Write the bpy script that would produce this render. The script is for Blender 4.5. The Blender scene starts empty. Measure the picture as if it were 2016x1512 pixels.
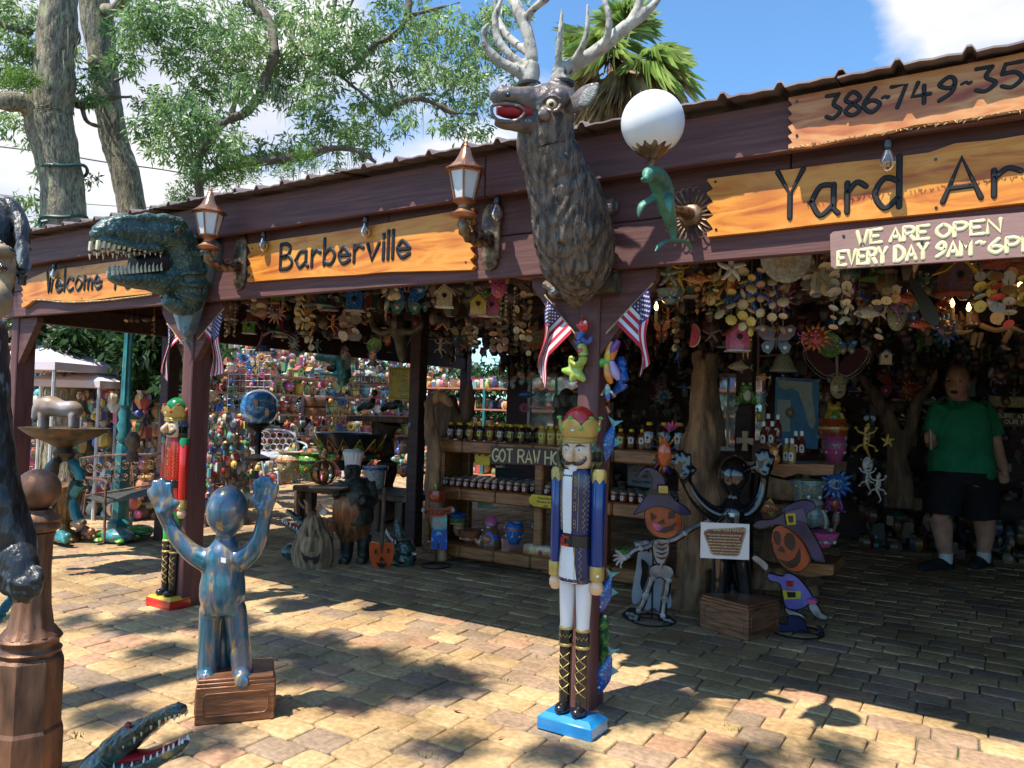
import bpy, math, random
import numpy as np
from mathutils import Vector, Matrix, noise
rnd = random.Random(7)
sc = bpy.context.scene
# ------------------------------------------------------------ camera
FP = 1500.0; CAMH = 1.3
YAW, PITCH, ROLL = math.radians(31.7), math.radians(2.1), math.radians(1.65)
FW = Vector((-math.sin(YAW)*math.cos(PITCH), math.cos(YAW)*math.cos(PITCH), math.sin(PITCH)))
_r = Vector((math.cos(YAW), math.sin(YAW),0)); _u = _r.cross(FW)
RT = math.cos(ROLL)*_r + math.sin(ROLL)*_u
UP = math.cos(ROLL)*_u - math.sin(ROLL)*_r
CP = Vector((0,0, CAMH))
cam = bpy.data.cameras.new('camera'); camo = bpy.data.objects.new('camera', cam)
sc.collection.objects.link(camo); sc.camera = camo
camo.matrix_world = Matrix(((RT.x, UP.x, -FW.x, CP.x),(RT.y, UP.y, -FW.y, CP.y),(RT.z, UP.z, -FW.z, CP.z),(0,0,0,1)))
cam.sensor_width = 36; cam.lens = FP/2016*36; cam.clip_end = 600; cam.clip_start = 0.05
# ------------------------------------------------------------ light
SUN = Vector((-0.20,-0.46,1.0)).normalized()      # towards the sun
elev = math.asin(SUN.z); azim = math.atan2(SUN.x, SUN.y)
sl = bpy.data.lights.new('sun', 'SUN'); sl.energy = 4.9; sl.angle = math.radians(0.53); sl.color = (1,0.95,0.86)
so = bpy.data.objects.new('sun', sl); sc.collection.objects.link(so)
so.rotation_euler = (-SUN).to_track_quat('-Z', 'Y').to_euler()
w = bpy.data.worlds.new('World'); sc.world = w; w.use_nodes = True
nt = w.node_tree; nt.nodes.clear()
def N(t, **k):
    n = nt.nodes.new(t)
    for a, b in k.items(): setattr(n, a, b)
    return n
sky = N('ShaderNodeTexSky', sky_type='NISHITA', sun_disc=False, sun_elevation=elev, sun_rotation=azim, air_density=1.0, dust_density=0.4, ozone_density=3.0)
geo = N('ShaderNodeTexCoord'); mp = N('ShaderNodeMapping'); mp.inputs['Scale'].default_value = (1,1,2.2); mp.inputs['Location'].default_value = (0.35,0.1,0.0)
nz = N('ShaderNodeTexNoise'); nz.inputs['Scale'].default_value = 2.1; nz.inputs['Detail'].default_value = 9; nz.inputs['Roughness'].default_value = .52
nt.links.new(geo.outputs['Generated'], mp.inputs[0]); nt.links.new(mp.outputs[0], nz.inputs[0])
# cumulus bank fills the sky over the trees; clear blue over the palm
sepn = N('ShaderNodeSeparateXYZ'); nt.links.new(geo.outputs['Generated'], sepn.inputs[0])
def mth(op, a, b=None, c=None):
    n = N('ShaderNodeMath', operation=op)
    for i, v in enumerate((a, b, c)):
        if v is None: continue
        if isinstance(v, (int, float)): n.inputs[i].default_value = v
        else: nt.links.new(v, n.inputs[i])
    return n.outputs[0]
CL = Vector((-0.86,0.40,0.30)).normalized()
CR = Vector((0.045,0.845,0.533)).normalized()
def dot(v):
    return mth('ADD', mth('ADD', mth('MULTIPLY', sepn.outputs[0], v.x), mth('MULTIPLY', sepn.outputs[1], v.y)), mth('MULTIPLY', sepn.outputs[2], v.z))
bl = mth('MULTIPLY', mth('SUBTRACT', dot(CL),0.80),1.3)
br = mth('MULTIPLY', mth('SUBTRACT', dot(CR),0.983),14.0)
bias = mth('MAXIMUM', mth('MINIMUM', bl, .13), mth('MINIMUM', br, .22)); bias = mth('MAXIMUM', bias, -.16)
fac = mth('ADD', nz.outputs[0], bias)
ramp = N('ShaderNodeValToRGB'); ramp.color_ramp.elements[0].position = .54; ramp.color_ramp.elements[1].position = .63
nt.links.new(fac, ramp.inputs[0])
nz2 = N('ShaderNodeTexNoise'); nz2.inputs['Scale'].default_value = 4.0; nz2.inputs['Detail'].default_value = 5
nt.links.new(mp.outputs[0], nz2.inputs[0])
r2 = N('ShaderNodeValToRGB'); r2.color_ramp.elements[0].position = .3; r2.color_ramp.elements[1].position = .68
r2.color_ramp.elements[0].color = (2.9,3.2,4.0,1); r2.color_ramp.elements[1].color = (5.2,5.1,5.0,1)
nt.links.new(nz2.outputs[0], r2.inputs[0])
mix = N('ShaderNodeMix', data_type='RGBA')
nt.links.new(ramp.outputs[0], mix.inputs[0])
skm = N('ShaderNodeMix', data_type='RGBA', blend_type='MULTIPLY'); skm.inputs[0].default_value = 1; skm.inputs[7].default_value = (.74,1.0,1.13,1)
nt.links.new(sky.outputs[0], skm.inputs[6]); nt.links.new(skm.outputs[2], mix.inputs[6]); nt.links.new(r2.outputs[0], mix.inputs[7])
bg = N('ShaderNodeBackground'); bg.inputs['Strength'].default_value = 0.14
out = N('ShaderNodeOutputWorld'); nt.links.new(mix.outputs[2], bg.inputs[0]); nt.links.new(bg.outputs[0], out.inputs[0])
vs = sc.view_settings; vs.view_transform = 'Standard'; vs.look = 'None'; vs.exposure = 0.75; vs.gamma = 1; vs.use_curve_mapping = False
sc.cycles.use_denoising = True; sc.cycles.max_bounces = 6; sc.cycles.diffuse_bounces = 4; sc.cycles.transparent_max_bounces = 8
sc.cycles.caustics_reflective = False; sc.cycles.caustics_refractive = False; sc.cycles.sample_clamp_indirect = 6
# ------------------------------------------------------------ pixel -> place helpers (each with its own real distance)
def ray(px, py): return FW*FP + RT*(px-1008) + UP*(756-py)
def W(px, py, Y): d = ray(px, py); return CP + d*(Y/d.y)
def G(px, py, Z=0.0): d = ray(px, py); return CP + d*((Z-CAMH)/d.z)
def D(px, py, w_): return CP + ray(px, py)*(w_/FP)
def dep(P): return (Vector(P)-CP).dot(FW)
def S(p, P): return p*dep(P)/FP
# ------------------------------------------------------------ materials
MATS = {}
def M(name, col, rough=.5, metal=0, col2=None, sc_=8, bump=0, bs=None, stretch=(1,1,1), coat=0, lo=.35, hi=.65, rand=0, trans=0, emis=0, col3=None, sc3=30, lo3=.6, hi3=.66, dist=0, spec=.5, ior=1.45):
    if name in MATS: return MATS[name]
    m = bpy.data.materials.new(name); m.use_nodes = True; t = m.node_tree; b = t.nodes['Principled BSDF']
    L = t.links.new
    b.inputs['Roughness'].default_value = rough; b.inputs['Metallic'].default_value = metal; b.inputs['Coat Weight'].default_value = coat
    b.inputs['Specular IOR Level'].default_value = spec; b.inputs['Coat Roughness'].default_value = .08; b.inputs['IOR'].default_value = ior
    b.inputs['Transmission Weight'].default_value = trans
    col = tuple(col)+(1,); col2 = tuple(col2)+(1,) if col2 else tuple(c*.72 for c in col[:3])+(1,)
    tc = t.nodes.new('ShaderNodeTexCoord'); mpn = t.nodes.new('ShaderNodeMapping'); mpn.inputs['Scale'].default_value = stretch
    L(tc.outputs['Object'], mpn.inputs[0])
    no = t.nodes.new('ShaderNodeTexNoise'); no.inputs['Scale'].default_value = sc_; no.inputs['Detail'].default_value = 5; no.inputs['Distortion'].default_value = dist
    L(mpn.outputs[0], no.inputs[0])
    rp = t.nodes.new('ShaderNodeValToRGB'); e = rp.color_ramp.elements; e[0].position = lo; e[1].position = hi; e[0].color = col2; e[1].color = col
    L(no.outputs[0], rp.inputs[0]); cur = rp.outputs[0]
    if col3:
        n3 = t.nodes.new('ShaderNodeTexNoise'); n3.inputs['Scale'].default_value = sc3; n3.inputs['Detail'].default_value = 3; L(mpn.outputs[0], n3.inputs[0])
        r3 = t.nodes.new('ShaderNodeValToRGB'); r3.color_ramp.elements[0].position = lo3; r3.color_ramp.elements[1].position = hi3; L(n3.outputs[0], r3.inputs[0])
        mx = t.nodes.new('ShaderNodeMix'); mx.data_type = 'RGBA'; L(r3.outputs[0], mx.inputs[0]); L(cur, mx.inputs[6]); mx.inputs[7].default_value = tuple(col3)+(1,); cur = mx.outputs[2]
    if rand:
        oi = t.nodes.new('ShaderNodeObjectInfo'); gi = t.nodes.new('ShaderNodeNewGeometry')
        ad = t.nodes.new('ShaderNodeMath'); ad.operation = 'ADD'; L(oi.outputs['Random'], ad.inputs[0]); L(gi.outputs['Random Per Island'], ad.inputs[1])
        fr = t.nodes.new('ShaderNodeMath'); fr.operation = 'FRACT'; L(ad.outputs[0], fr.inputs[0])
        hs = t.nodes.new('ShaderNodeHueSaturation'); ma = t.nodes.new('ShaderNodeMapRange'); L(fr.outputs[0], ma.inputs[0]); ma.inputs[3].default_value = 1-rand; ma.inputs[4].default_value = 1+rand
        L(cur, hs.inputs['Color']); L(ma.outputs[0], hs.inputs['Value']); cur = hs.outputs[0]
    L(cur, b.inputs['Base Color'])
    if emis: b.inputs['Emission Strength'].default_value = emis; b.inputs['Emission Color'].default_value = col
    if bump:
        nb = t.nodes.new('ShaderNodeTexNoise'); nb.inputs['Scale'].default_value = bs or sc_*3; nb.inputs['Detail'].default_value = 6; L(mpn.outputs[0], nb.inputs[0])
        bu = t.nodes.new('ShaderNodeBump'); bu.inputs['Strength'].default_value = bump; bu.inputs['Distance'].default_value = .01; L(nb.outputs[0], bu.inputs['Height']); L(bu.outputs[0], b.inputs['Normal'])
    MATS[name] = m; return m
def noise_ramp(m, inp, cols, scale, stretch=(1,1,1), dist=0, detail=5, kind='ShaderNodeTexNoise', coord='Object'):
    """multi-stop colour ramp into the base colour"""
    t = m.node_tree; b = t.nodes['Principled BSDF']; tc = t.nodes.new('ShaderNodeTexCoord'); mpn = t.nodes.new('ShaderNodeMapping'); mpn.inputs['Scale'].default_value = stretch
    t.links.new(tc.outputs[coord], mpn.inputs[0]); no = t.nodes.new(kind)
    if kind == 'ShaderNodeTexNoise': no.inputs['Detail'].default_value = detail; no.inputs['Distortion'].default_value = dist
    no.inputs['Scale'].default_value = scale; t.links.new(mpn.outputs[0], no.inputs[0])
    rp = t.nodes.new('ShaderNodeValToRGB'); cr = rp.color_ramp
    while len(cr.elements) < len(cols): cr.elements.new(.5)
    for e, (p, c) in zip(cr.elements, cols): e.position = p; e.color = tuple(c)+(1,)
    o = no.outputs['Color'] if kind == 'ShaderNodeTexVoronoi' else no.outputs[0]
    t.links.new(o, rp.inputs[0]); t.links.new(rp.outputs[0], b.inputs[inp]); return rp
# ------------------------------------------------------------ mesh builder
def catmull(pts, k=6, closed=False):
    pts = [tuple(p) for p in pts]; n = len(pts)
    if n < 3: return [Vector(p) for p in pts]
    out_ = []; rng = range(n if closed else n-1)
    for i in rng:
        if closed: a, b, c, d = pts[(i-1) % n], pts[i], pts[(i+1) % n], pts[(i+2) % n]
        else: a, b, c, d = pts[max(i-1,0)], pts[i], pts[i+1], pts[min(i+2, n-1)]
        for j in range(k):
            t = j/k; t2 = t*t; t3 = t2*t
            out_.append(Vector([.5*((2*q)+(-p+r)*t+(2*p-5*q+4*r-s)*t2+(-p+3*q-3*r+s)*t3) for p, q, r, s in zip(a, b, c, d)]))
    if not closed: out_.append(Vector(pts[-1]))
    return out_
WM = {}
def mat_of(o):
    return WM.get(o.name, Matrix.Identity(4)) if o else Matrix.Identity(4)
class MB:
    def __init__(s): s.v = []; s.f = []; s.mi = []; s.cur = 0
    def add(s, vs, fs, T=None):
        n = len(s.v)
        s.v += [tuple(T @ Vector(v)) for v in vs] if T else [tuple(v) for v in vs]
        s.f += [tuple(i+n for i in f) for f in fs]; s.mi += [s.cur]*len(fs); return s
    def box(s, c, d, T=None, b=0, taper=1):
        x, y, z = d[0]/2, d[1]/2, d[2]/2; cx, cy, cz = c
        if not b:
            vs = [(cx+i*x*(taper if k > 0 else 1), cy+j*y*(taper if k > 0 else 1), cz+k*z) for k in (-1,1) for j in (-1,1) for i in (-1,1)]
            return s.add(vs, [(0,2,3,1),(4,5,7,6),(0,1,5,4),(2,6,7,3),(0,4,6,2),(1,3,7,5)], T)
        b = min(b, x*.9, y*.9, z*.9)
        rings = []
        for zz, ins in ((-z, b),(-z+b, 0),(z-b, 0),(z, b)):
            X, Y_ = x-ins, y-ins; bb = b if ins == 0 else b*.4
            rings.append([(cx+a, cy+c_, cz+zz) for a, c_ in ((-X+bb, -Y_),(X-bb, -Y_),(X, -Y_+bb),(X, Y_-bb),(X-bb, Y_),(-X+bb, Y_),(-X, Y_-bb),(-X, -Y_+bb))])
        return s.rings(rings, True, T)
    def rings(s, R, caps=True, T=None, closed=True, loop=False):
        n = len(R[0]); vs = [p for r in R for p in r]; fs = []
        for i in range(len(R)-(0 if loop else 1)):
            i2 = (i+1) % len(R)
            for j in range(n if closed else n-1):
                k = (j+1) % n; fs.append((i*n+j, i*n+k, i2*n+k, i2*n+j))
        if caps and not loop: fs.append(tuple(range(n-1,-1,-1))); m = (len(R)-1)*n; fs.append(tuple(range(m, m+n)))
        return s.add(vs, fs, T)
    def lathe(s, prof, c=(0,0,0), n=20, T=None, flute=0, nf=0, axis='z', sq=1):
        R = []
        for r, z in prof:
            ring = []
            for j in range(n):
                a = 2*math.pi*j/n; rr = max(r, 1e-4)*(1+flute*math.cos(a*nf)) if nf else max(r, 1e-4)
                x, y = rr*math.cos(a), rr*math.sin(a)*sq
                ring.append((c[0]+x, c[1]+y, c[2]+z) if axis == 'z' else ((c[0]+x, c[1]-z, c[2]+y) if axis == 'y' else (c[0]+z, c[1]+x, c[2]+y)))
            R.append(ring)
        return s.rings(R, True, T)
    def tube(s, pts, r, n=8, k=0, T=None, flat=1, up=(0,0,1), caps=True, disp=None, closed=False):
        pts = [Vector(p) for p in pts]
        rs = list(r) if isinstance(r, (list, tuple)) else [r]*len(pts)
        rs = [q if isinstance(q, (list, tuple)) else (q, q*flat) for q in rs]
        if k: 
            comb = catmull([tuple(p)+tuple(q) for p, q in zip(pts, rs)], k, closed); pts = [Vector(c[:3]) for c in comb]; rs = [(max(c[3],1e-4), max(c[4],1e-4)) for c in comb]
        u = Vector(up); R = []; m = len(pts)
        for i, p in enumerate(pts):
            if closed: t = pts[(i+1) % m]-pts[i-1]
            else: t = pts[min(i+1, m-1)]-pts[max(i-1,0)]
            if t.length < 1e-9: t = Vector((0,0,1))
            t.normalize(); a = u - t*u.dot(t)
            if a.length < 1e-3: a = Vector((1,0,0)) - t*t.x
            a.normalize(); b_ = t.cross(a)
            if not isinstance(up, tuple): u = a
            ra, rb = rs[i]; ring = []
            for j in range(n):
                an = 2*math.pi*j/n; q = p + b_*(ra*math.cos(an)) + a*(rb*math.sin(an))
                if disp: dd = (q-p).normalized() if (q-p).length > 1e-6 else a; q = q + dd*disp(q, i/(m-1), an)
                ring.append(tuple(q))
            R.append(ring)
        return s.rings(R, caps, T, loop=closed)
    def ell(s, c, r, n=12, m=8, T=None, disp=None):
        if not isinstance(r, (tuple, list)): r = (r, r, r)
        R = []
        for i in range(m+1):
            th = math.pi*(i/m); th = min(max(th, .02), math.pi-.02)
            ring = []
            for j in range(n):
                a = 2*math.pi*j/n; d = Vector((math.sin(th)*math.cos(a), math.sin(th)*math.sin(a),-math.cos(th)))
                f = 1+(disp(d) if disp else 0); ring.append((c[0]+r[0]*d.x*f, c[1]+r[1]*d.y*f, c[2]+r[2]*d.z*f))
            R.append(ring)
        return s.rings(R, True, T)
    def prism(s, pts, y0, y1, T=None, inset=0, fan=False):
        """outline (x,z) extruded along y; optional inset bevel toward the -y face"""
        n = len(pts); cx = sum(p[0] for p in pts)/n; cz = sum(p[1] for p in pts)/n
        def ring(y, k): return [(p[0]+(cx-p[0])*k, y, p[1]+(cz-p[1])*k) for p in pts]
        R = [ring(y1,0), ring(y0,0)] if not inset else [ring(y1,0), ring(y0+(y1-y0)*.35,0), ring(y0, inset)]
        area = sum(pts[i][0]*pts[(i+1) % n][1]-pts[(i+1) % n][0]*pts[i][1] for i in range(n))
        if area < 0: R = [r[::-1] for r in R]
        return s.rings(R, True, T)
    def done(s, name, mats, parent=None, w=0, smooth=35, loc=None):
        me = bpy.data.meshes.new(name)
        Mw = mat_of(parent).inverted() if w and parent else None
        vs = s.v
        base = None
        if Mw: vs = [tuple(Mw @ Vector(v)) for v in vs]
        elif w or parent is None:
            base = loc or Vector((sum(v[0] for v in vs)/len(vs), sum(v[1] for v in vs)/len(vs), min(v[2] for v in vs)))
            vs = [(v[0]-base[0], v[1]-base[1], v[2]-base[2]) for v in vs]
        me.from_pydata(vs, [], s.f)
        mats = mats if isinstance(mats, (list, tuple)) else [mats]
        for m in mats: me.materials.append(m)
        if len(mats) > 1: me.polygons.foreach_set('material_index', s.mi)
        if smooth: me.shade_smooth(); me.set_sharp_from_angle(angle=math.radians(smooth))
        o = bpy.data.objects.new(name, me); sc.collection.objects.link(o)
        if parent: o.parent = parent; WM[o.name] = mat_of(parent)
        elif base is not None: o.location = base; WM[o.name] = Matrix.Translation(base)
        return o
def fix_normals(o):
    import bmesh
    b = bmesh.new(); b.from_mesh(o.data); bmesh.ops.recalc_face_normals(b, faces=b.faces); b.to_mesh(o.data); b.free()
def Trs(loc=(0,0,0), rz=0, rx=0, ry=0, s=1):
    return Matrix.Translation(loc) @ Matrix.Rotation(rz, 4, 'Z') @ Matrix.Rotation(ry, 4, 'Y') @ Matrix.Rotation(rx, 4, 'X') @ (Matrix.Diagonal((s, s, s, 1)) if not isinstance(s, tuple) else Matrix.Diagonal(s+(1,)))
def tag(o, label, cat, group=None, kind=None):
    o['label'] = label; o['category'] = cat
    if group: o['group'] = group
    if kind: o['kind'] = kind
    return o
def T(name, label, cat, loc=(0,0,0), rz=0, group=None, s=1, rx=0, ry=0):
    o = bpy.data.objects.new(name, None); sc.collection.objects.link(o); o.empty_display_size = .05
    m = Trs(loc, rz, rx, ry, s); o.matrix_world = m; WM[o.name] = m
    return tag(o, label, cat, group)
def dup(o, loc=None, rz=0, label=None, s=None, group=None, parent=None, scale=None):
    c = o.copy(); sc.collection.objects.link(c)
    if parent is not None: c.parent = parent
    if loc is not None: c.location = loc; c.rotation_euler = (o.rotation_euler[0], o.rotation_euler[1], rz); WM[c.name] = Trs(loc, rz)
    if s: c.scale = (s, s, s) if not isinstance(s, tuple) else s
    if label: c['label'] = label
    if group: c['group'] = group
    for ch in o.children: dup(ch, parent=c)
    return c
# ------------------------------------------------------------ stroke lettering
GL = {'A': ['00 3A 60', '13 53'], 'B': ['00 0A', '~0A 3A 58 35 05', '~05 45 62 40 00'], 'C': ['~69 3A 07 03 30 61'], 'D': ['00 0A', '~0A 3A 67 63 30 00'],
 'E': ['6A 0A 00 60', '05 45'], 'F': ['6A 0A 00', '05 45'], 'G': ['~69 3A 07 03 30 62 64', '64 44'], 'H': ['00 0A', '60 6A', '05 65'], 'I': ['00 0A'],
 'K': ['00 0A', '6A 05 60'], 'L': ['0A 00 50'], 'M': ['00 0A 35 6A 60'], 'N': ['00 0A 60 6A'], 'O': ['~3A 07 03 30 63 67 3A'], 'P': ['00 0A', '~0A 4A 68 45 05'],
 'Q': ['~3A 07 03 30 63 67 3A', '43 70'], 'R': ['00 0A', '~0A 4A 68 45 05', '35 60'], 'S': ['~69 3A 08 35 62 30 01'], 'T': ['0A 6A', '3A 30'], 'U': ['~0A 03 30 63 6A'],
 'V': ['0A 30 6A'], 'W': ['0A 20 37 40 6A'], 'Y': ['0A 35 6A', '35 30'], 'a': ['~56 26 03 03 20 52', '56 51 60'], 'b': ['0A 00', '~04 36 53 30 01'], 'c': ['~55 26 03 20 51'],
 'd': ['~55 26 03 20 52', '5A 50'], 'e': ['03 53', '~53 26 03 20 51'], 'i': ['06 00', '08 09'], 'l': ['0A 00'], 'm': ['06 00', '~04 25 33', '33 30', '~34 55 63', '63 60'],
 'o': ['~26 03 20 53 26'], 'r': ['06 00', '~04 26 45'], 't': ['2A 20', '07 47'], 'v': ['06 20 56'], 'x': ['00 55', '05 50'], 'k': ['0A 00', '56 03 50'], 's': ['~55 26 14 42 20 01'],
 '3': ['0A 5A', '~5A 36 63 30 01'], '8': ['~35 07 3A 67 35 02 30 62 35'], '6': ['~4A 05 02 30 63 35 04'], '7': ['0A 5A 20'], '4': ['2A 04 64', '48 40'], '9': ['~10 53 68 4A 17 45 66'],
 '5': ['6A 1A 06', '~06 46 63 30 01'], '0': ['~3A 07 03 30 63 67 3A'], '1': ['08 2A 20'], '-': ['~05 26 34 45'], '!': ['2A 23', '21 20'], '?': ['~08 2A 58 35 23', '21 20'], '*': [], ' ': []}
HX = '0123456789A'
def glyph(ch):
    out_ = []
    for st in GL.get(ch, []):
        sm = st[0] == '~'; st = st.strip('~')
        pts = [(HX.index(q[0])/10, HX.index(q[1])/10) for q in st.split()]
        out_.append([tuple(p) for p in catmull(pts, 5)] if sm else pts)
    return out_
def lettering(parent, s, p0, p1, h, y, r, m, name='letter', flat=.5, w=1):
    """p0,p1 world (x,z) of baseline start and end, at depth y; each letter an object"""
    adv = [(.45 if c in ' ' else (max([q[0] for st in glyph(c) for q in st] or [.4])+.2)) for c in s]
    tot = sum(adv)-.2; dx = (p1[0]-p0[0])/tot; dz = (p1[1]-p0[1])/tot; x = 0
    for c, a in zip(s, adv):
        if glyph(c):
            mb = MB()
            for st in glyph(c):
                jit = rnd.uniform(-.01,.01)
                pts = [(p0[0]+(x+gx)*dx, y, p0[1]+(x+gx)*dz+(gz+jit)*h) for gx, gz in st]
                mb.tube(pts, r, n=6, flat=flat, up=(0,1,0))
                for e in (pts[0], pts[-1]): mb.ell(e, (r, r*flat, r),8,4)
            mb.done(name, m, parent, w=w)
        x += a
# ============================================================ SETTING
def struct(o): o['kind'] = 'structure'; return o
dirt = M('dirt', (.16,.13,.09),.95, col2=(.09,.08,.055), sc_=3, bump=.4)
mb = MB(); mb.add([(-220,-220,-.012),(220,-220,-.012),(220,220,-.012),(-220,220,-.012)], [(0,1,2,3)])
struct(mb.done('ground', dirt, smooth=0))
sand = M('joint_sand', (.23,.18,.12),.95, col2=(.10,.085,.055), sc_=14, bump=.5, col3=(.06,.10,.02), sc3=9, lo3=.66, hi3=.72)
mb = MB(); mb.add([(-17,-3,.019),(5,-3,.019),(5,13,.019),(-17,13,.019)], [(0,1,2,3)])
pave = struct(mb.done('pavement', sand, smooth=0, loc=Vector((0,0,0))))
# paver material: five clay tones, tumbled grain, damp grime that lies across neighbouring stones
pm = bpy.data.materials.new('paver_clay'); pm.use_nodes = True; nt = pm.node_tree; bs = nt.nodes['Principled BSDF']; L = nt.links.new
def N(t, **k):
    n = nt.nodes.new(t)
    for a, b in k.items(): setattr(n, a, b)
    return n
oi = N('ShaderNodeObjectInfo'); gi = N('ShaderNodeNewGeometry')
fr = mth('FRACT', mth('ADD', oi.outputs['Random'], gi.outputs['Random Per Island']))
rp = N('ShaderNodeValToRGB'); cr = rp.color_ramp; cr.interpolation = 'CONSTANT'
cols = [(.54,.355,.18),(.60,.42,.22),(.48,.28,.17),(.50,.35,.185),(.40,.27,.18),(.57,.375,.19),(.45,.31,.18),(.53,.36,.19),(.35,.25,.175)]
while len(cr.elements) < len(cols): cr.elements.new(.5)
for i, c in enumerate(cols): cr.elements[i].position = i/len(cols); cr.elements[i].color = c+(1,)
L(fr, rp.inputs[0])
gn = N('ShaderNodeTexNoise'); gn.inputs['Scale'].default_value = 42; gn.inputs['Detail'].default_value = 6; L(gi.outputs['Position'], gn.inputs[0])
gr = N('ShaderNodeValToRGB'); gr.color_ramp.elements[0].position = .3; gr.color_ramp.elements[1].position = .7; gr.color_ramp.elements[0].color = (.68,.66,.62,1); gr.color_ramp.elements[1].color = (1.12,1.1,1.05,1); L(gn.outputs[0], gr.inputs[0])
m1 = N('ShaderNodeMix', data_type='RGBA', blend_type='MULTIPLY'); m1.inputs[0].default_value = 1; L(rp.outputs[0], m1.inputs[6]); L(gr.outputs[0], m1.inputs[7])
wn = N('ShaderNodeTexNoise'); wn.inputs['Scale'].default_value = 1.1; wn.inputs['Detail'].default_value = 8; wn.inputs['Roughness'].default_value = .66; L(gi.outputs['Position'], wn.inputs[0])
wr = N('ShaderNodeValToRGB'); wr.color_ramp.elements[0].position = .38; wr.color_ramp.elements[1].position = .56; wr.color_ramp.elements[0].color = (.50,.47,.40,1); wr.color_ramp.elements[1].color = (1,1,1,1); L(wn.outputs[0], wr.inputs[0])
m2 = N('ShaderNodeMix', data_type='RGBA', blend_type='MULTIPLY'); m2.inputs[0].default_value = .85; L(m1.outputs[2], m2.inputs[6]); L(wr.outputs[0], m2.inputs[7])
sn = N('ShaderNodeTexNoise'); sn.inputs['Scale'].default_value = 230; L(gi.outputs['Position'], sn.inputs[0])
sr = N('ShaderNodeValToRGB'); sr.color_ramp.elements[0].position = .68; sr.color_ramp.elements[1].position = .74; L(sn.outputs[0], sr.inputs[0])
m3 = N('ShaderNodeMix', data_type='RGBA'); L(mth('MULTIPLY', sr.outputs[0],.45), m3.inputs[0]); L(m2.outputs[2], m3.inputs[6]); m3.inputs[7].default_value = (.75,.66,.5,1)
L(m3.outputs[2], bs.inputs['Base Color']); bs.inputs['Roughness'].default_value = .82; bs.inputs['Specular IOR Level'].default_value = .3
bu = N('ShaderNodeBump'); bu.inputs['Strength'].default_value = .55; bu.inputs['Distance'].default_value = .006; L(gn.outputs[0], bu.inputs['Height']); L(bu.outputs[0], bs.inputs['Normal'])
def paver(mb, lx, ly, T_, r=rnd):
    """a tumbled stone: chamfered corners, worn rounded top"""
    x, y = lx/2-.003, ly/2-.003; R = []
    j = [(r.uniform(-.003,.003), r.uniform(-.003,.003)) for _ in range(8)]
    for z, ins, c in ((-.03,0,.011),(.029,0,.011),(.033,.003,.012),(.034,.008,.013)):
        X, Y_ = x-ins, y-ins
        base = [(-X+c, -Y_),(X-c, -Y_),(X, -Y_+c),(X, Y_-c),(X-c, Y_),(-X+c, Y_),(-X, Y_-c),(-X, -Y_+c)]
        R.append([(a+d[0], b+d[1], z-.034) for (a, b), d in zip(base, j)])
    return mb.rings(R, True, T_)
# place rows parallel to the front of the shed
spots = []; yy = 0.9; row = 0
rp_ = random.Random(3)
while yy < 11.5:
    rh = .150 if row % 3 else .145
    xx = -13.5 + rp_.uniform(0,.2)
    while xx < 2.6:
        lx = rp_.choice((.145,.20,.20,.17,.24))
        c = Vector((xx+lx/2, yy+rh/2,0)); d_ = dep(c)
        if d_ > .5:
            v = c-CP; sx = 1008+FP*v.dot(RT)/d_; sy = 756-FP*v.dot(UP)/d_
            if -160 < sx < 2180 and sy < 1680: spots.append((sx, sy, c.x, c.y, lx, rh, d_))
        xx += lx
    yy += rh; row += 1
near = sorted([s for s in spots if 0 <= s[0] <= 2016 and s[1] <= 1512], key=lambda s: s[6])[:298]
nset = set(id(s) for s in near)
var = {}
def tilt(): return Matrix.Rotation(rp_.gauss(0,.012),4, 'X') @ Matrix.Rotation(rp_.gauss(0,.012),4, 'Y')
for s in near:
    key = (s[4], s[5], rp_.randrange(3))
    if key not in var:
        q = MB(); paver(q, s[4], s[5], None); me_o = q.done('brick', pm, pave, smooth=50); var[key] = me_o.data; o = me_o
    else:
        o = bpy.data.objects.new('brick', var[key]); sc.collection.objects.link(o); o.parent = pave
    o.location = (s[2], s[3],.030+rp_.gauss(0,.0018)); o.rotation_euler = (rp_.gauss(0,.012), rp_.gauss(0,.012), rp_.gauss(0,.012))
q = MB()
for s in spots:
    if id(s) in nset: continue
    paver(q, s[4], s[5], Matrix.Translation((s[2], s[3],.030+rp_.gauss(0,.0018))) @ tilt() @ Matrix.Rotation(rp_.gauss(0,.01),4, 'Z'))
far = q.done('bricks', pm, pave, smooth=50); far['kind'] = 'stuff'
ZG = .030
# weeds between the stones
weed = M('weed_green', (.16,.30,.05),.6); mb = MB()
for px, py in ((1000,1345),(930,1352),(835,1330),(900,1338),(840,1495),(1190,1228),(975,1268),(1058,1300),(1620,1476),(1530,1490),(1440,1440),(405,1430),(150,1455)):
    c = G(px, py, .02)
    for k in range(16):
        a = rnd.uniform(0,6.28); r_ = rnd.uniform(0,.03); b = Vector((c.x+r_*math.cos(a)*1.6, c.y+r_*math.sin(a),.02)); h = rnd.uniform(.008,.03); d2 = Vector((math.cos(a*3), math.sin(a*3),0))*.004
        t = b+Vector((rnd.uniform(-.01,.01), rnd.uniform(-.01,.01), h)); mb.add([b-d2, b+d2, t], [(0,1,2)])
tag(mb.done('weeds', weed, w=1, smooth=0), 'tiny green weeds sprouting in the joints between the sunlit paving stones', 'weeds', kind='stuff')
leafm = M('dead_leaf', (.33,.10,.04),.7)
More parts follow.
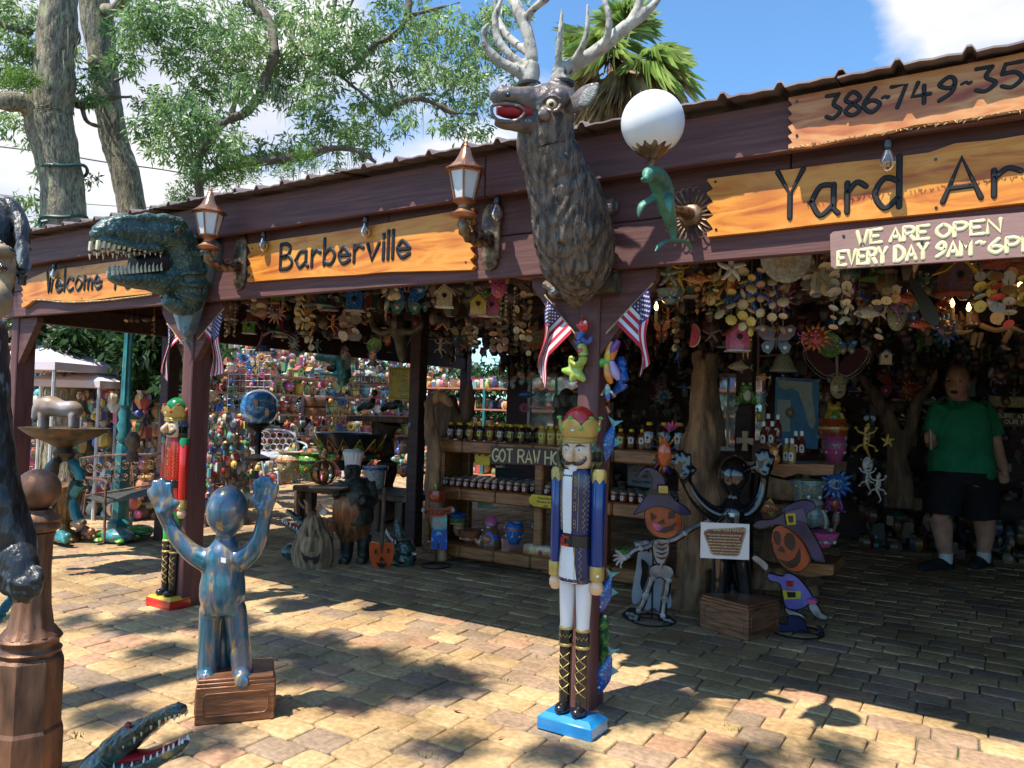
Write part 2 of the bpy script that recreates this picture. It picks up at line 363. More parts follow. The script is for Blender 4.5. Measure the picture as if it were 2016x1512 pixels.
for i, (px, py, lb) in enumerate(((903,1402, 'red brown fallen leaf on the sunlit paving left of the blue base'),(985,1453, 'small curled fallen leaf close to the blue nutcracker base'),(1035,1252, 'tiny fallen leaf on the lit bricks near the shadow edge'))):
    mb = MB(); c = G(px, py, ZG+.006); mb.add([(-.03,0,.004),(-.01,.012,.0),(.03,.002,.012),(-.008,-.012,.006)], [(0,1,2),(0,2,3)]); o = mb.done('fallen_leaf', leafm, smooth=0, loc=Vector((0,0,0))); o.location = c; o.rotation_euler.z = i*1.3; o.scale = (1 if i == 0 else .5,)*3; tag(o, lb, 'leaf')

# ============================================================ THE SHED
wood = M('maroon_wood', (.16,.066,.058),.66, col2=(.095,.038,.036), sc_=5, stretch=(.6,6,14), bump=.15, bs=12, col3=(.26,.13,.12), sc3=22, lo3=.66, hi3=.8)
woodz = M('maroon_wood_upright', (.16,.064,.054),.62, col2=(.10,.038,.04), sc_=5, stretch=(6,6,.6), bump=.2, bs=30)
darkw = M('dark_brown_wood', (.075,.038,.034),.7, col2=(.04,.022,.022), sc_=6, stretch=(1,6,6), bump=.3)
tin = M('weathered_tin', (.30,.24,.23),.55, metal=.35, col2=(.19,.13,.12), sc_=4, bump=.2, col3=(.16,.085,.06), sc3=6, lo3=.55, hi3=.7)
shed = T('market_shed', 'long open-fronted maroon timber shed with a corrugated metal roof', 'shed', (-1.465,3.05,0))
def part(mb, name, m, p=shed, smooth=35, label=None, w=1):
    o = mb.done(name, m, p, w=w, smooth=smooth)
    if label: o['label'] = label
    return o
XL, XR = -6.5,4.6
def pbox(name, x0, x1, y0, y1, z0, z1, m=wood, b=.004, p=shed, **k):
    mb = MB(); mb.box(((x0+x1)/2,(y0+y1)/2,(z0+z1)/2),(x1-x0, y1-y0, z1-z0), b=b); return part(mb, name, m, p, **k)
for x0, x1 in ((XL, -4.262),(-4.258,-1.462),(-1.458,1.3),(1.304, XR)):
    pbox('lower_board', x0, x1,2.952,2.992,1.92,2.113)
for x0, x1 in ((XL, -5.2),(-5.196,-2.6),(-2.596,-.62),(-.616,2.1),(2.104, XR)):
    pbox('upper_board', x0, x1,2.955,2.992,2.117,2.36)
for x0, x1 in ((XL-.03,-4.9),(-4.896,-1.95),(-1.946,1.0),(1.004, XR)):
    pbox('fascia_board', x0, x1,2.868,2.905,2.285,2.475)
for x in (-6.42,-4.256,-1.465,1.33,4.5):
    pbox('post', x-.049, x+.049,2.998,3.138,0,2.0, woodz, .006)
    for sgn in (-1,1):
        if (x < -6 and sgn < 0) or x > 4: continue
        mb = MB(); mb.prism([(x+sgn*.051,1.56),(x+sgn*.051,1.66),(x+sgn*.051,1.917),(x+sgn*.30,1.917),(x+sgn*.30,1.88)],3.01,3.06); part(mb, 'brace', wood, smooth=0)
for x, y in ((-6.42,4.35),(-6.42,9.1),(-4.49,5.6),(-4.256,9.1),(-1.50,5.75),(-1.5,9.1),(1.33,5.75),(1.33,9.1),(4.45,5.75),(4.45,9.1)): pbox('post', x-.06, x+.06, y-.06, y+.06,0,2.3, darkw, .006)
# roof sheets with ribs every 205 mm; raised ribs show as little humps along the eave
def sheet(x0, n, ya, za, yb, zb):
    prof = []
    for k in range(n):
        x = x0+k*.205; prof += [(x, 0),(x+.045,.004),(x+.082,.0),(x+.125,.004),(x+.165,0),(x+.178,.022),(x+.192,.022)]
    prof.append((x0+n*.205,0)); mb = MB()
    vs = []; J = 6
    for j in range(J+1):
        t = j/J; y = ya+(yb-ya)*t; z = za+(zb-za)*t
        vs += [(x, y+(0.006*math.sin(x*7) if j == 0 else 0), z+h) for x, h in prof]
    m_ = len(prof); fs = [(j*m_+i, j*m_+i+1,(j+1)*m_+i+1,(j+1)*m_+i) for j in range(J) for i in range(m_-1)]
    nn = len(vs); vs += [(v[0], v[1], v[2]-.007) for v in vs]
    fs2 = [tuple(i+nn for i in f[::-1]) for f in fs] + [(i+1, i, i+nn, i+1+nn) for i in range(m_-1)]
    mb.add(vs, fs+fs2); return mb
x = -6.75; k = 0
while x < 4.5:
    part(sheet(x, 4,2.772,2.487+(k % 2)*.006,6.05,3.068), 'roof_sheet', tin, smooth=60)
    part(sheet(x, 4,9.6,2.487,5.98,3.085), 'roof_sheet', tin, smooth=60)
    x += .82-.03; k += 1
for x in np.arange(-6.4,4.6,.93): 
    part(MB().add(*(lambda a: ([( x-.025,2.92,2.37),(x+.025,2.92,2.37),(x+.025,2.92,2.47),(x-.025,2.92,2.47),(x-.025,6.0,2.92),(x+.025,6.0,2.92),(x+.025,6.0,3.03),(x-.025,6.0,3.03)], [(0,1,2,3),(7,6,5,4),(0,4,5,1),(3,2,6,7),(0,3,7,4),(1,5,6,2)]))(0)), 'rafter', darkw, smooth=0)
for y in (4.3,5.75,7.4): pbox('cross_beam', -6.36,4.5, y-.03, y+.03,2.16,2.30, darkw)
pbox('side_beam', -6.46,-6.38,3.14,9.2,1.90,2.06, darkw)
# gable boards above the side beam
for j in range(26):
    y0 = 3.1+j*.235; y1 = y0+.231; ztop = lambda y: 2.47+.57*(1-abs(y-6.0)/3.2)
    mb = MB(); mb.add([(-6.43, y0,2.062),(-6.41, y0,2.062),(-6.41, y1,2.062),(-6.43, y1,2.062),(-6.43, y0, ztop(y0)-.02),(-6.41, y0, ztop(y0)-.02),(-6.41, y1, ztop(y1)-.02),(-6.43, y1, ztop(y1)-.02)], [(0,3,2,1),(4,5,6,7),(0,1,5,4),(2,3,7,6),(0,4,7,3),(1,2,6,5)])
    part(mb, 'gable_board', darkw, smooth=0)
# back wall of horizontal boards with two white-framed windows
wins = [(-5.35,-4.55,.95,1.80),(-3.0,-2.2,.95,1.8)]
wf = M('white_frame', (.62,.62,.60),.5)
glass = M('pane_glass', (.55,.62,.66),.08, trans=.75, col2=(.5,.58,.6))
z = 0
while z < 2.62:
    segs = [(-5.75,4.5)]
    if .85 < z < 1.79: segs = [(-5.75,-5.35),(-4.55,-3.0),(-2.2,4.5)]
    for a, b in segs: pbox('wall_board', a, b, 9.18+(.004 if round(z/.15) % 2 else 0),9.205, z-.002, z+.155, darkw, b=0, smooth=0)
    z += .15
for (a, b, c, d) in wins:
    mb = MB()
    for bx in (((a+b)/2, c-.02, b-a+.08,.04),((a+b)/2, d+.02, b-a+.08,.04),((a+b)/2,(c+d)/2, b-a, .025)): mb.box((bx[0],9.165, bx[1]),(bx[2],.03, bx[3]))
    for xx in (a-.02, b+.02,(a+b)/2): mb.box((xx, 9.166,(c+d)/2),(.04 if xx != (a+b)/2 else .025,.028, d-c))
    wo = part(mb, 'window', wf, smooth=0)
    mb = MB(); mb.box(((a+b)/2,9.185,(c+d)/2),(b-a, .006, d-c)); mb.done('pane', glass, wo, w=1, smooth=0)
z = 0
while z < 2.45:
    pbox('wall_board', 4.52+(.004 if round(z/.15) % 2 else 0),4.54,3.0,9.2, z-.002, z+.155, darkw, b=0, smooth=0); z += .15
# ============================================================ TREES
bark = M('oak_bark', (.34,.29,.20),.95, col2=(.09,.075,.055), sc_=15, stretch=(2.2,2.2,.6), bump=1.0, bs=40, col3=(.36,.38,.20), sc3=9, lo3=.56, hi3=.7, dist=1.2)
limbm = M('oak_limb', (.20,.16,.12),.95, col2=(.09,.075,.06), sc_=14, bump=.8)
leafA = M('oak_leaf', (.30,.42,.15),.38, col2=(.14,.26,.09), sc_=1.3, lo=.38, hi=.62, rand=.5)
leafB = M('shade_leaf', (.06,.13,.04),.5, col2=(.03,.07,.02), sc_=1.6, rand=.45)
fernm = M('resurrection_fern', (.20,.34,.05),.6, col2=(.10,.20,.04), sc_=4, rand=.4)
mossm = M('spanish_moss', (.42,.45,.36),.9, rand=.2)
pg = M('palm_green', (.50,.58,.20),.4, col2=(.30,.44,.10), sc_=3, rand=.4)
for m_ in (leafA, leafB, fernm, pg):
    b_ = m_.node_tree.nodes['Principled BSDF']; b_.inputs['Transmission Weight'].default_value = 0
    b_.inputs['Subsurface Weight'].default_value = 0
    t_ = m_.node_tree; tr = t_.nodes.new('ShaderNodeBsdfTranslucent'); mx_ = t_.nodes.new('ShaderNodeMixShader'); mx_.inputs[0].default_value = .45
    src = b_.inputs['Base Color'].links[0].from_socket; t_.links.new(src, tr.inputs[0]); ou = [n for n in t_.nodes if n.type == 'OUTPUT_MATERIAL'][0]
    t_.links.new(b_.outputs[0], mx_.inputs[1]); t_.links.new(tr.outputs[0], mx_.inputs[2]); t_.links.new(mx_.outputs[0], ou.inputs[0])
def leaves(name, clusters, m, parent, ll=.10, lw=.026, per=9, seed=1, droop=.5, tipd=.5):
    """clusters: (centre, radius, tips). Each twig tip carries a rosette of long leaves."""
    g = np.random.RandomState(seed); P_ = []; Dr = []
    for c, r, n in clusters:
        n = int(n); d = g.normal(size=(n, 3)); d /= np.linalg.norm(d, axis=1)[:, None]; rr = r*g.uniform(.15,1, n)**.55
        tips = np.array(c)[None]+d*rr[:, None]*np.array([1,1,.72])
        for t, dd in zip(tips, d):
            P_.append(np.repeat(t[None]+g.normal(size=3)*.02, per, 0)+g.normal(size=(per, 3))*ll*.35); q = dd*.5+g.normal(size=(per, 3))*.75+np.array([0,0,-droop]); Dr.append(q)
    P_ = np.concatenate(P_); Dr = np.concatenate(Dr); Dr /= np.linalg.norm(Dr, axis=1)[:, None]; n = len(P_)
    u = np.cross(Dr, g.normal(size=(n, 3))); u /= np.linalg.norm(u, axis=1)[:, None]; s = g.uniform(.6,1.25, n)[:, None]
    a = P_; b = P_+Dr*ll*s*.45+u*lw*.5*s; c = P_+Dr*ll*s+np.array([0,0,-.008]); d = P_+Dr*ll*s*.45-u*lw*.5*s
    V = np.stack([a, b, c, d],1).reshape(-1,3)
    if parent is not None: V = V-np.array(mat_of(parent).translation)[None]
    me = bpy.data.meshes.new(name); me.vertices.add(len(V)); me.vertices.foreach_set('co', V.ravel().astype(np.float32))
    me.loops.add(4*n); me.loops.foreach_set('vertex_index', np.arange(4*n, dtype=np.int32)); me.polygons.add(n)
    me.polygons.foreach_set('loop_start', np.arange(0,4*n, 4, dtype=np.int32)); me.polygons.foreach_set('loop_total', np.full(n, 4, dtype=np.int32)); me.update(calc_edges=True); me.materials.append(m)
    o = bpy.data.objects.new(name, me); sc.collection.objects.link(o)
    if parent is not None: o.parent = parent
    return o
def limb(mb, pts, n=8, k=5):
    """pts: (px, py, w, width_px)"""
    P_ = [D(a, b, w_) for a, b, w_, c in pts]; mb.tube(P_, [c/2*w_/FP for a, b, w_, c in pts], n=n, k=k, disp=lambda q, t, an: .12*noise.noise(q*6)*.2)
def clus(l, w0=9, dens=1.0):
    r_ = []
    for c in l:
        px, py, rad = c[:3]; w_ = (c[3] if len(c) > 3 else w0)+rnd.uniform(-.6,.6); rr = rad*w_/FP
        r_.append((D(px, py, w_), rr, max(6,62*dens*(rad/50)**1.8)))
    return r_
# oak 1: thick lichened trunk
o1 = T('oak_tree', 'thick lichen-covered oak trunk behind the far left of the shed, wrapped with green string-light cable', 'tree', D(150,1040,9))
o1.location.z = 0; WM[o1.name] = Trs(o1.location)
mb = MB()
mb.tube([D(118,-330,9), D(118,-60,9), D(112,40,9), D(108,120,9), D(100,200,9), D(100,250,9), D(115,320,9), D(125,380,9), D(128,460,9), D(132,560,9), D(136,700,9), D(140,850,9), D(142,1010,9)], [x*9/FP/2 for x in (50,60,66,70,78,84,78,76,78,84,90,100,130)], n=56, k=12, disp=lambda q, t, an: .022*noise.noise(q*3)+.016*noise.noise(Vector((q.x*26, q.y*26, q.z*7))))
mb.tube([D(85,245,9), D(50,205,8.8), D(0,200,8.6), D(-60,190,8.5)], [.17,.12,.10,.08], n=12, k=4, disp=lambda q, t, an: .02*noise.noise(q*8))
mb.done('trunk', bark, o1, w=1, smooth=60)
mb = MB(); limb(mb, [(60,60,9,14),(20,55,8.8,12),(-40,20,8.6,10)]); limb(mb, [(135,40,9,16),(150,60,9.2,13),(148,85,9.3,9),(120,110,9.4,5)]); limb(mb, [(150,205,9.3,12),(180,210,9.3,13),(200,195,9.4,12),(260,190,9.5,8)]); limb(mb, [(164,215,9.3,9),(172,240,9.3,8),(198,250,9.5,7)])
mb.done('limb', limbm, o1, w=1, smooth=60)
leaves('crown', clus([(25,25,50),(60,45,40),(10,90,40),(50,95,40),(20,130,35),(75,120,30),(130,100,30),(150,160,25),(35,230,22),(10,245,25),(60,270,22),(85,345,22),(60,395,26),(85,430,22),(175,350,14),(240,120,40),(250,60,45),(190,150,20),(160,190,22),(195,200,18)],9.4,.95), leafA, o1, seed=3)
leaves('fern', clus([(45,165,26,8.7),(20,170,30,8.6),(62,155,18,8.7),(5,160,25,8.6),(30,150,22,8.7)],9,2.4), fernm, o1, ll=.06, lw=.012, seed=5, droop=-.5)
cable = M('green_cable', (.02,.09,.08),.5)
for py, r_ in ((337,.24),(436,.245)):
    mb = MB(); c = D(126, py, 9); mb.tube([(c.x+r_*math.cos(a), c.y+r_*math.sin(a), c.z+.05*math.sin(a+1)+.02*math.sin(3*a)) for a in np.linspace(0,6.28,28)]+([D(82,437,8.75), D(78,450,8.75), D(76,480,8.7)] if py > 400 else []),.02, n=6)
    tag(mb.done('string_light_cable', cable, w=1), 'green cable looped round the thick oak trunk, '+('higher loop' if py < 400 else 'lower loop just above the roof'), 'cable', 'cables round the oak')
# oak 2: thinner trunk and the wide canopy over the shed
o2 = T('oak_tree', 'slimmer leaning oak behind the shed whose leafy canopy fills the sky', 'tree', D(318,1000,10.2)); o2.location.z = 0; WM[o2.name] = Trs(o2.location)
mb = MB()
mb.tube([D(170,-300,10), D(182,-60,10), D(188,20,10), D(200,100,10), D(212,200,10), D(225,270,10), D(245,340,10), D(262,420,10), D(285,520,10), D(305,640,10), D(315,780,10), D(320,1000,10.2)], [x*10/FP/2 for x in (46,52,56,52,50,50,50,52,62,76,88,110)], n=48, k=12, disp=lambda q, t, an: .02*noise.noise(q*3)+.014*noise.noise(Vector((q.x*28, q.y*28, q.z*7))))
mb.tube([D(200,20,10), D(225,20,9.8), D(240,5,9.6), D(262,-30,9.4)], [.09,.08,.07,.06], n=10, k=4)
mb.ell(D(183,122,9.82),(.09,.06,.09),12,8)
mb.done('trunk', bark, o2, w=1, smooth=60)
mb = MB()
limb(mb, [(190,-60,10,30),(300,-90,9.6,26),(420,-60,9.4,24),(520,30,9.2,22),(540,100,9,20),(525,150,9,19),(505,195,9,18),(480,225,8.9,16),(452,235,8.9,14),(410,270,8.9,12),(390,330,8.9,13),(395,400,9,15)])
limb(mb, [(452,238,8.9,12),(462,205,9,10),(470,180,9,7),(478,165,9,5)])
limb(mb, [(395,360,9,14),(440,330,9,16),(540,315,9,17),(610,305,9,18),(650,292,9,14),(700,296,9,10),(740,320,9,5)])
limb(mb, [(420,-60,9.4,22),(700,-120,9.4,24),(800,-60,9.2,18),(803,10,9,14),(795,50,9,13),(765,75,9,12),(738,88,9,10),(700,130,9,9),(672,150,9,7)])
limb(mb, [(803,30,9,8),(850,20,9,6),(905,5,9,4)])
limb(mb, [(672,150,9,6),(720,190,9,7),(755,222,9,11),(782,205,9,12),(820,194,9,13),(860,205,9,10),(893,222,9,8),(940,225,9,4)])
limb(mb, [(775,205,9,7),(770,165,9,6),(762,148,9,4)]); limb(mb, [(660,0,9.1,9),(668,-60,9.1,11)]); limb(mb, [(660,0,9.1,8),(655,40,9.1,6),(640,60,9.1,4)]); limb(mb, [(700,-10,9,5),(660,60,9.1,5),(610,110,9.1,6),(560,60,9.1,7)])
limb(mb, [(228,160,9.9,7),(245,148,9.8,6),(258,120,9.8,4)]); limb(mb, [(193,190,10,16),(150,205,9.8,12)])
mb.done('limb', limbm, o2, w=1, smooth=60)
cl = [(300,30,60),(350,60,60),(270,60,40),(410,40,70),(470,80,70),(400,110,60),(340,120,40),(520,20,60),(560,90,60),(500,130,60),(440,160,55),(480,180,45),(540,160,45),(400,190,50),(350,215,55),(310,200,40),(290,250,40),(340,260,50),(390,240,45),(430,260,50),(400,300,45),(350,300,40),(460,290,40),(300,290,25),(610,40,60),(650,90,55),(600,130,50),(620,190,45),(570,190,40),(650,150,45),(700,40,50),(740,80,45),(690,110,40),(620,240,45),(660,270,45),(700,250,45),(700,300,32),(740,270,30),(730,200,40),(745,150,40),(790,120,45),(810,170,40),(760,200,35),(840,90,45),(800,60,30),(860,140,40),(830,30,45),(880,50,45),(920,90,45),(900,140,40),(950,60,40),(960,120,40),(940,170,38),(980,90,30),(980,30,40),(890,200,38),(930,215,36),(900,250,30),(945,255,25),(870,250,22),(800,230,22),(790,250,18),(400,345,30),(520,300,35),(580,290,30),(770,15,35),(1020,20,30),(660,330,14),(1010,150,16),(370,345,22)]
leaves('crown', clus(cl, 9,.95), leafA, o2, seed=11, ll=.088, lw=.024)
leaves('fern', clus([(440,335,26),(480,325,28),(520,318,26),(560,312,28),(600,302,24),(360,380,24),(385,360,26),(380,400,22),(350,395,20),(610,320,20),(560,340,20),(480,350,24),(430,365,22),(330,415,16),(790,200,12),(850,200,12),(630,290,14),(212,190,14,9.8),(222,215,12,9.8),(205,120,10,9.8)],9,1.9), fernm, o2, ll=.075, lw=.012, seed=9, droop=-.4)
mb = MB(); g_ = random.Random(4)
for px, py, n in ((150,60,12),(140,100,10),(520,160,16),(560,180,12),(480,270,8),(790,160,10),(160,20,8),(820,215,8),(640,300,14),(700,300,10),(600,320,10)):
    for k in range(n):
        a = D(px+g_.uniform(-25,25), py+g_.uniform(-10,10),9+g_.uniform(-.2,.2)); h = g_.uniform(.12,.4); mb.tube([a, a+Vector((g_.uniform(-.03,.03),0,-h*.5)), a+Vector((g_.uniform(-.04,.04),0,-h))], [.004,.003,.0008], n=3)
mb.done('moss', mossm, o2, w=1)['kind'] = 'stuff'
# power lines
cab = M('black_wire', (.02,.02,.02),.6)
for lb, a in (('upper thick power line crossing behind the oak trunks', ((-40,284),(60,296),(110,302),(200,318),(320,334),(420,352))),('lower thin power line just above the shed roof', ((-40,378),(90,394),(200,404),(330,410),(430,414)))):
    mb = MB(); mb.tube([D(x, y, 16) for x, y in a],.016 if lb[0] == 'u' else .008, n=5, k=4); tag(mb.done('power_line', cab, w=1), lb, 'cable')
# cabbage palm
palm = T('cabbage_palm', 'fan palm with a brown skirt of dead fronds rising behind the roof', 'palm tree', D(1215,700,13)); palm.location.z = 0; WM[palm.name] = Trs(palm.location)
mb = MB(); mb.tube([D(1205,620,13), D(1208,400,13), D(1212,230,13), D(1216,190,13), D(1225,110,13)], [.17,.17,.2,.27,.16], n=18, k=6, disp=lambda q, t, an: .02*math.sin(q.z*18+an*3))
mb.done('trunk', M('palm_bark', (.30,.17,.11),.9, col2=(.14,.08,.06), sc_=10, bump=.8, stretch=(2,2,.8)), palm, w=1, smooth=60)
pd = M('palm_straw', (.55,.43,.22),.8, col2=(.24,.17,.08), sc_=4, rand=.4)
C0 = D(1225,120,13)
def frond(mb, az, el, R_, n=36, droopv=.3, fan=1.35):
    d = Vector((math.cos(az)*math.cos(el), math.sin(az)*math.cos(el), math.sin(el))); side = d.cross(Vector((0,0,1))).normalized(); upv = side.cross(d)
    b = C0+d*R_*.42; mb.tube([C0, C0+d*R_*.22+Vector((0,0,.02)), b], [.012,.01,.008], n=4)
    for i in range(n):
        a = (i/(n-1)-.5)*2*fan; q = d*math.cos(a)+side*math.sin(a); l = R_*.58*(.72+.28*math.cos(a))*g_.uniform(.9,1.08)
        wv = d.cross(q) if abs(a) > .05 else upv; wv = (side*math.cos(a)-d*math.sin(a))*l*.016
        m_ = b+q*l*.5+upv*(-.05*l*abs(a)); t = b+q*l+Vector((0,0,-droopv*l*g_.uniform(.4,1.3)))+upv*(-.1*l*abs(a))
        mb.add([b, m_-wv, t, m_+wv], [(0,1,2),(0,2,3)])
mb = MB()
for i in range(28): frond(mb, i*2.399, g_.uniform(-.15,1.35) if i > 8 else g_.uniform(-.45,.1), g_.uniform(1.15,1.5), droopv=.5)
mb.done('fronds', pg, palm, w=1, smooth=0)
mb = MB()
for i in range(40): frond(mb, i*2.399+.4, g_.uniform(-1.15,-.2), g_.uniform(1.0,1.3), droopv=.6, fan=1.0)
mb.done('dead_fronds', pd, palm, w=1, smooth=0)
# oak behind the photographer: its crown dapples the paving (shade patches seen on the ground)
o3 = T('oak_tree', 'tall oak standing behind the photographer that casts the dappled shade', 'tree', (-3.6,-4.2,0))
mb = MB(); H0 = 6.2
mb.tube([(-3.6,-4.2,0),(-3.7,-4.1,2),(-3.9,-3.6,4.2),(-4.3,-2.6,5.6),(-4.5,-1.2,6.0),(-4.2,.2,6.3)], [.4,.3,.26,.2,.12,.05], n=16, k=5, disp=lambda q, t, an: .04*noise.noise(q*2))
mb.tube([(-3.9,-3.6,4.2),(-3.0,-2.4,5.2),(-2.2,-1.4,6.0),(-1.4,-.2,6.3)], [.16,.12,.09,.04], n=10, k=4)
mb.tube([(-4.3,-2.6,5.6),(-5.4,-1.6,6.1),(-6.2,-.4,6.4)], [.14,.1,.05], n=10, k=4)
mb.done('trunk', bark, o3, w=1, smooth=60)
cls = []
for px, py, r_ in ((300,1235,.22),(370,1215,.16),(440,1235,.18),(520,1265,.14),(330,1290,.12),(600,1285,.24),(690,1320,.26),(770,1350,.22),(860,1350,.22),(700,1390,.12),(590,1340,.12),(230,1420,.10),(1260,1400,.12),(1320,1385,.12),(1225,1425,.09),(1300,1420,.07),(470,1180,.08),(560,1195,.09),(300,1090,.10),(430,1085,.08),(1480,1500,.1),(1660,1495,.1),(900,1480,.09),(1100,1500,.1),(420,1470,.10),(160,1230,.08),(1380,1395,.05)):
    g0 = G(px, py, 0); t = (H0+rnd.uniform(-.5,.5))/SUN.z; r_ *= .88; cls.append((g0+SUN*t, r_, 170*(r_/.2)**2))
leaves('crown', cls, leafB, o3, seed=21, per=8)
# dark shrub tree seen under the beam at left, and a hedge beyond the yard
sh = T('shade_tree', 'dark green leafy tree behind the teal lamp post', 'tree', D(320,900,11.5)); sh.location.z = 0; WM[sh.name] = Trs(sh.location)
mb = MB(); mb.tube([D(330,1000,11.3), D(340,860,11.3), D(345,720,11.3), D(330,640,11.3)], [.32,.3,.3,.26], n=14, k=4, disp=lambda q, t, an: .05*noise.noise(q*4)); mb.done('trunk', M('dark_bark', (.09,.06,.045),.9, bump=.9), sh, w=1)  # trunk in plain dark brown bark
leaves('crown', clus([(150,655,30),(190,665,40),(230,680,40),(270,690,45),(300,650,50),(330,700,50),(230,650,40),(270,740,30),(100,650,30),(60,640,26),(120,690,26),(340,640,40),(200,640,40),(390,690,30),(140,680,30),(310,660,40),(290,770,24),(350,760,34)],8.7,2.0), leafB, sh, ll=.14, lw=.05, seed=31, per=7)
hd = T('hedge', 'long tall green hedge closing the yard behind the pottery racks', 'hedge', (-16.5,8,0))
hc = []
for y in np.arange(1,17,.55):
    for z in (.5,1.2,1.9,2.7): hc.append((Vector((-16.5+rnd.uniform(-.3,.3), y, z)),.6,70))
for x in np.arange(-16,0,.6):
    for z in (.5,1.3,2.1): hc.append((Vector((x, 15.6+rnd.uniform(-.3,.3), z)),.65,70))
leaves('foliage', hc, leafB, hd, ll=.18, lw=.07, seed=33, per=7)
# ============================================================ HERO PIECES ON THE FRONT
def WX(px, py, X): d = ray(px, py); return CP + d*(X/d.x)
def fused(mb, name, m, parent=None, vox=.006, sm=6, w=1, disp=None, dec=None, loc=None):
    """weld overlapping shapes into one continuous skin"""
    me = bpy.data.meshes.new('tmp'); me.from_pydata(mb.v, [], mb.f); o = bpy.data.objects.new('tmp', me); sc.collection.objects.link(o)
    fix_normals(o)
    r = o.modifiers.new('r', 'REMESH'); r.mode = 'VOXEL'; r.voxel_size = vox
    if sm: s_ = o.modifiers.new('s', 'SMOOTH'); s_.factor = .5; s_.iterations = sm
    if dec: d_ = o.modifiers.new('d', 'DECIMATE'); d_.ratio = dec
    dg = bpy.context.evaluated_depsgraph_get(); m2_ = bpy.data.meshes.new_from_object(o.evaluated_get(dg)); bpy.data.objects.remove(o)
    q = MB(); n_ = len(m2_.vertices); co = np.empty(n_*3); m2_.vertices.foreach_get('co', co); co = co.reshape(-1,3)
    if disp:
        nr = np.array([tuple(v.normal) for v in m2_.vertices]); co = co + nr*np.array([disp(Vector(c)) for c in co])[:, None]
    q.v = [tuple(c) for c in co]; q.f = [tuple(p.vertices) for p in m2_.polygons]; q.mi = [0]*len(q.f)
    return q.done(name, m, parent, w=w, smooth=80, loc=loc)
# --- carved cedar signs
def cedar(name, c1, c2, c3):
    m = M(name, c1,.5, sc_=3, coat=.08)
    noise_ramp(m, 'Base Color', [(.30, c3),(.45, c1),(.58, c2),(.72, c1)],2.6,(1,1,5.5), dist=1.6, detail=7)
    t = m.node_tree; b = t.nodes['Principled BSDF']; src = b.inputs['Base Color'].links[0].from_socket
    vo = t.nodes.new('ShaderNodeTexVoronoi'); vo.inputs['Scale'].default_value = 1.0; tc = t.nodes.new('ShaderNodeTexCoord'); mp_ = t.nodes.new('ShaderNodeMapping'); mp_.inputs['Scale'].default_value = (2.7,.1,5.5)
    t.links.new(tc.outputs['Object'], mp_.inputs[0]); t.links.new(mp_.outputs[0], vo.inputs[0])
    r_ = t.nodes.new('ShaderNodeValToRGB'); e = r_.color_ramp.elements; e[0].position = .06; e[1].position = .34; e[0].color = (1,1,1,1); e[1].color = (0,0,0,1); t.links.new(vo.outputs['Distance'], r_.inputs[0])
    mx = t.nodes.new('ShaderNodeMix'); mx.data_type = 'RGBA'; mf = t.nodes.new('ShaderNodeMath'); mf.operation = 'MULTIPLY'; mf.inputs[1].default_value = .75; t.links.new(r_.outputs[0], mf.inputs[0]); t.links.new(mf.outputs[0], mx.inputs[0]); t.links.new(src, mx.inputs[6]); mx.inputs[7].default_value = c3+(1,); t.links.new(mx.outputs[2], b.inputs['Base Color'])
    return m
cedO = cedar('cedar_orange', (.66,.22,.02),(.74,.31,.045),(.40,.08,.01))
cedR = cedar('cedar_red', (.52,.17,.05),(.64,.30,.11),(.30,.06,.025))
barkedge = M('sapwood_edge', (.62,.46,.24),.8, col2=(.25,.17,.09), sc_=25, bump=.6)
blackp = M('black_gloss_paint', (.012,.012,.014),.25, coat=.5)
letb = M('carved_letter_black', (.012,.011,.011),.55)
cream = M('cream_paint', (.80,.74,.42),.5)
def board(label, pts, Y, th, m, r_=0, edge=None):
    P_ = [(W(a, b, Y).x, W(a, b, Y).z) if a < 5000 else (a-6000, b) for a, b in pts]
    x0 = min(p[0] for p in P_); z0 = min(p[1] for p in P_)
    t = T('carved_sign', label, 'sign', (x0, Y, z0)); mb = MB(); mb.prism(P_, Y, Y+th, inset=.0); mb.done('board', m, t, w=1, smooth=0)
    return t, P_
def jag(x, y0, y1, n, d, sgn=1, lean=.4):
    out_ = []; h = (y1-y0)/n
    for i in range(n):
        out_ += [(x, y0+h*i+h*.15),(x+sgn*d, y0+h*(i+lean)),(x+sgn*d*.5, y0+h*(i+.75)),(x, y0+h*(i+1))]
    return out_
def screw(t, pts, Y, m=None):
    for px, py in pts:
        p = W(px, py, Y); mb = MB(); mb.lathe([(.0001,-.001),(.005,-.001),(.005,.003),(.0001,.003)],(p.x, Y, p.z),8, axis='y'); mb.done('screw', m or blackp, t, w=1)
def wr(t, s, a, b, hpx, rpx, Y, m=letb, flat=.6):
    A = W(a[0], a[1], Y); B = W(b[0], b[1], Y); h = (W(a[0], a[1]-hpx, Y).z-A.z); lettering(t, s, (A.x, A.z),(B.x, B.z), h, Y-.001, S(rpx, A), m, flat=flat)
Ys = 2.925
t, _ = board('long orange cedar sign carved Yard Art with a jagged left end', [(1394,352),(1480,341),(1560,333),(1640,322),(1740,312),(1830,300),(1880,282),(1960,275),(6000+.9,2.27),(6000+1.15,2.25),(6000+1.12,2.02),(6000+.8,2.0),(2000,400),(1850,418),(1640,438),(1500,455),(1392,466)]+jag(1392,462,356,4,12), Ys, .025, cedO)
wr(t, 'Yard', (1530,432),(1770,408),92,5.5, Ys); wr(t, 'Art', (1856,398),(2092,368),82,5.5, Ys); screw(t, [(1409,358),(1410,452),(1842,314),(1843,409)], Ys)
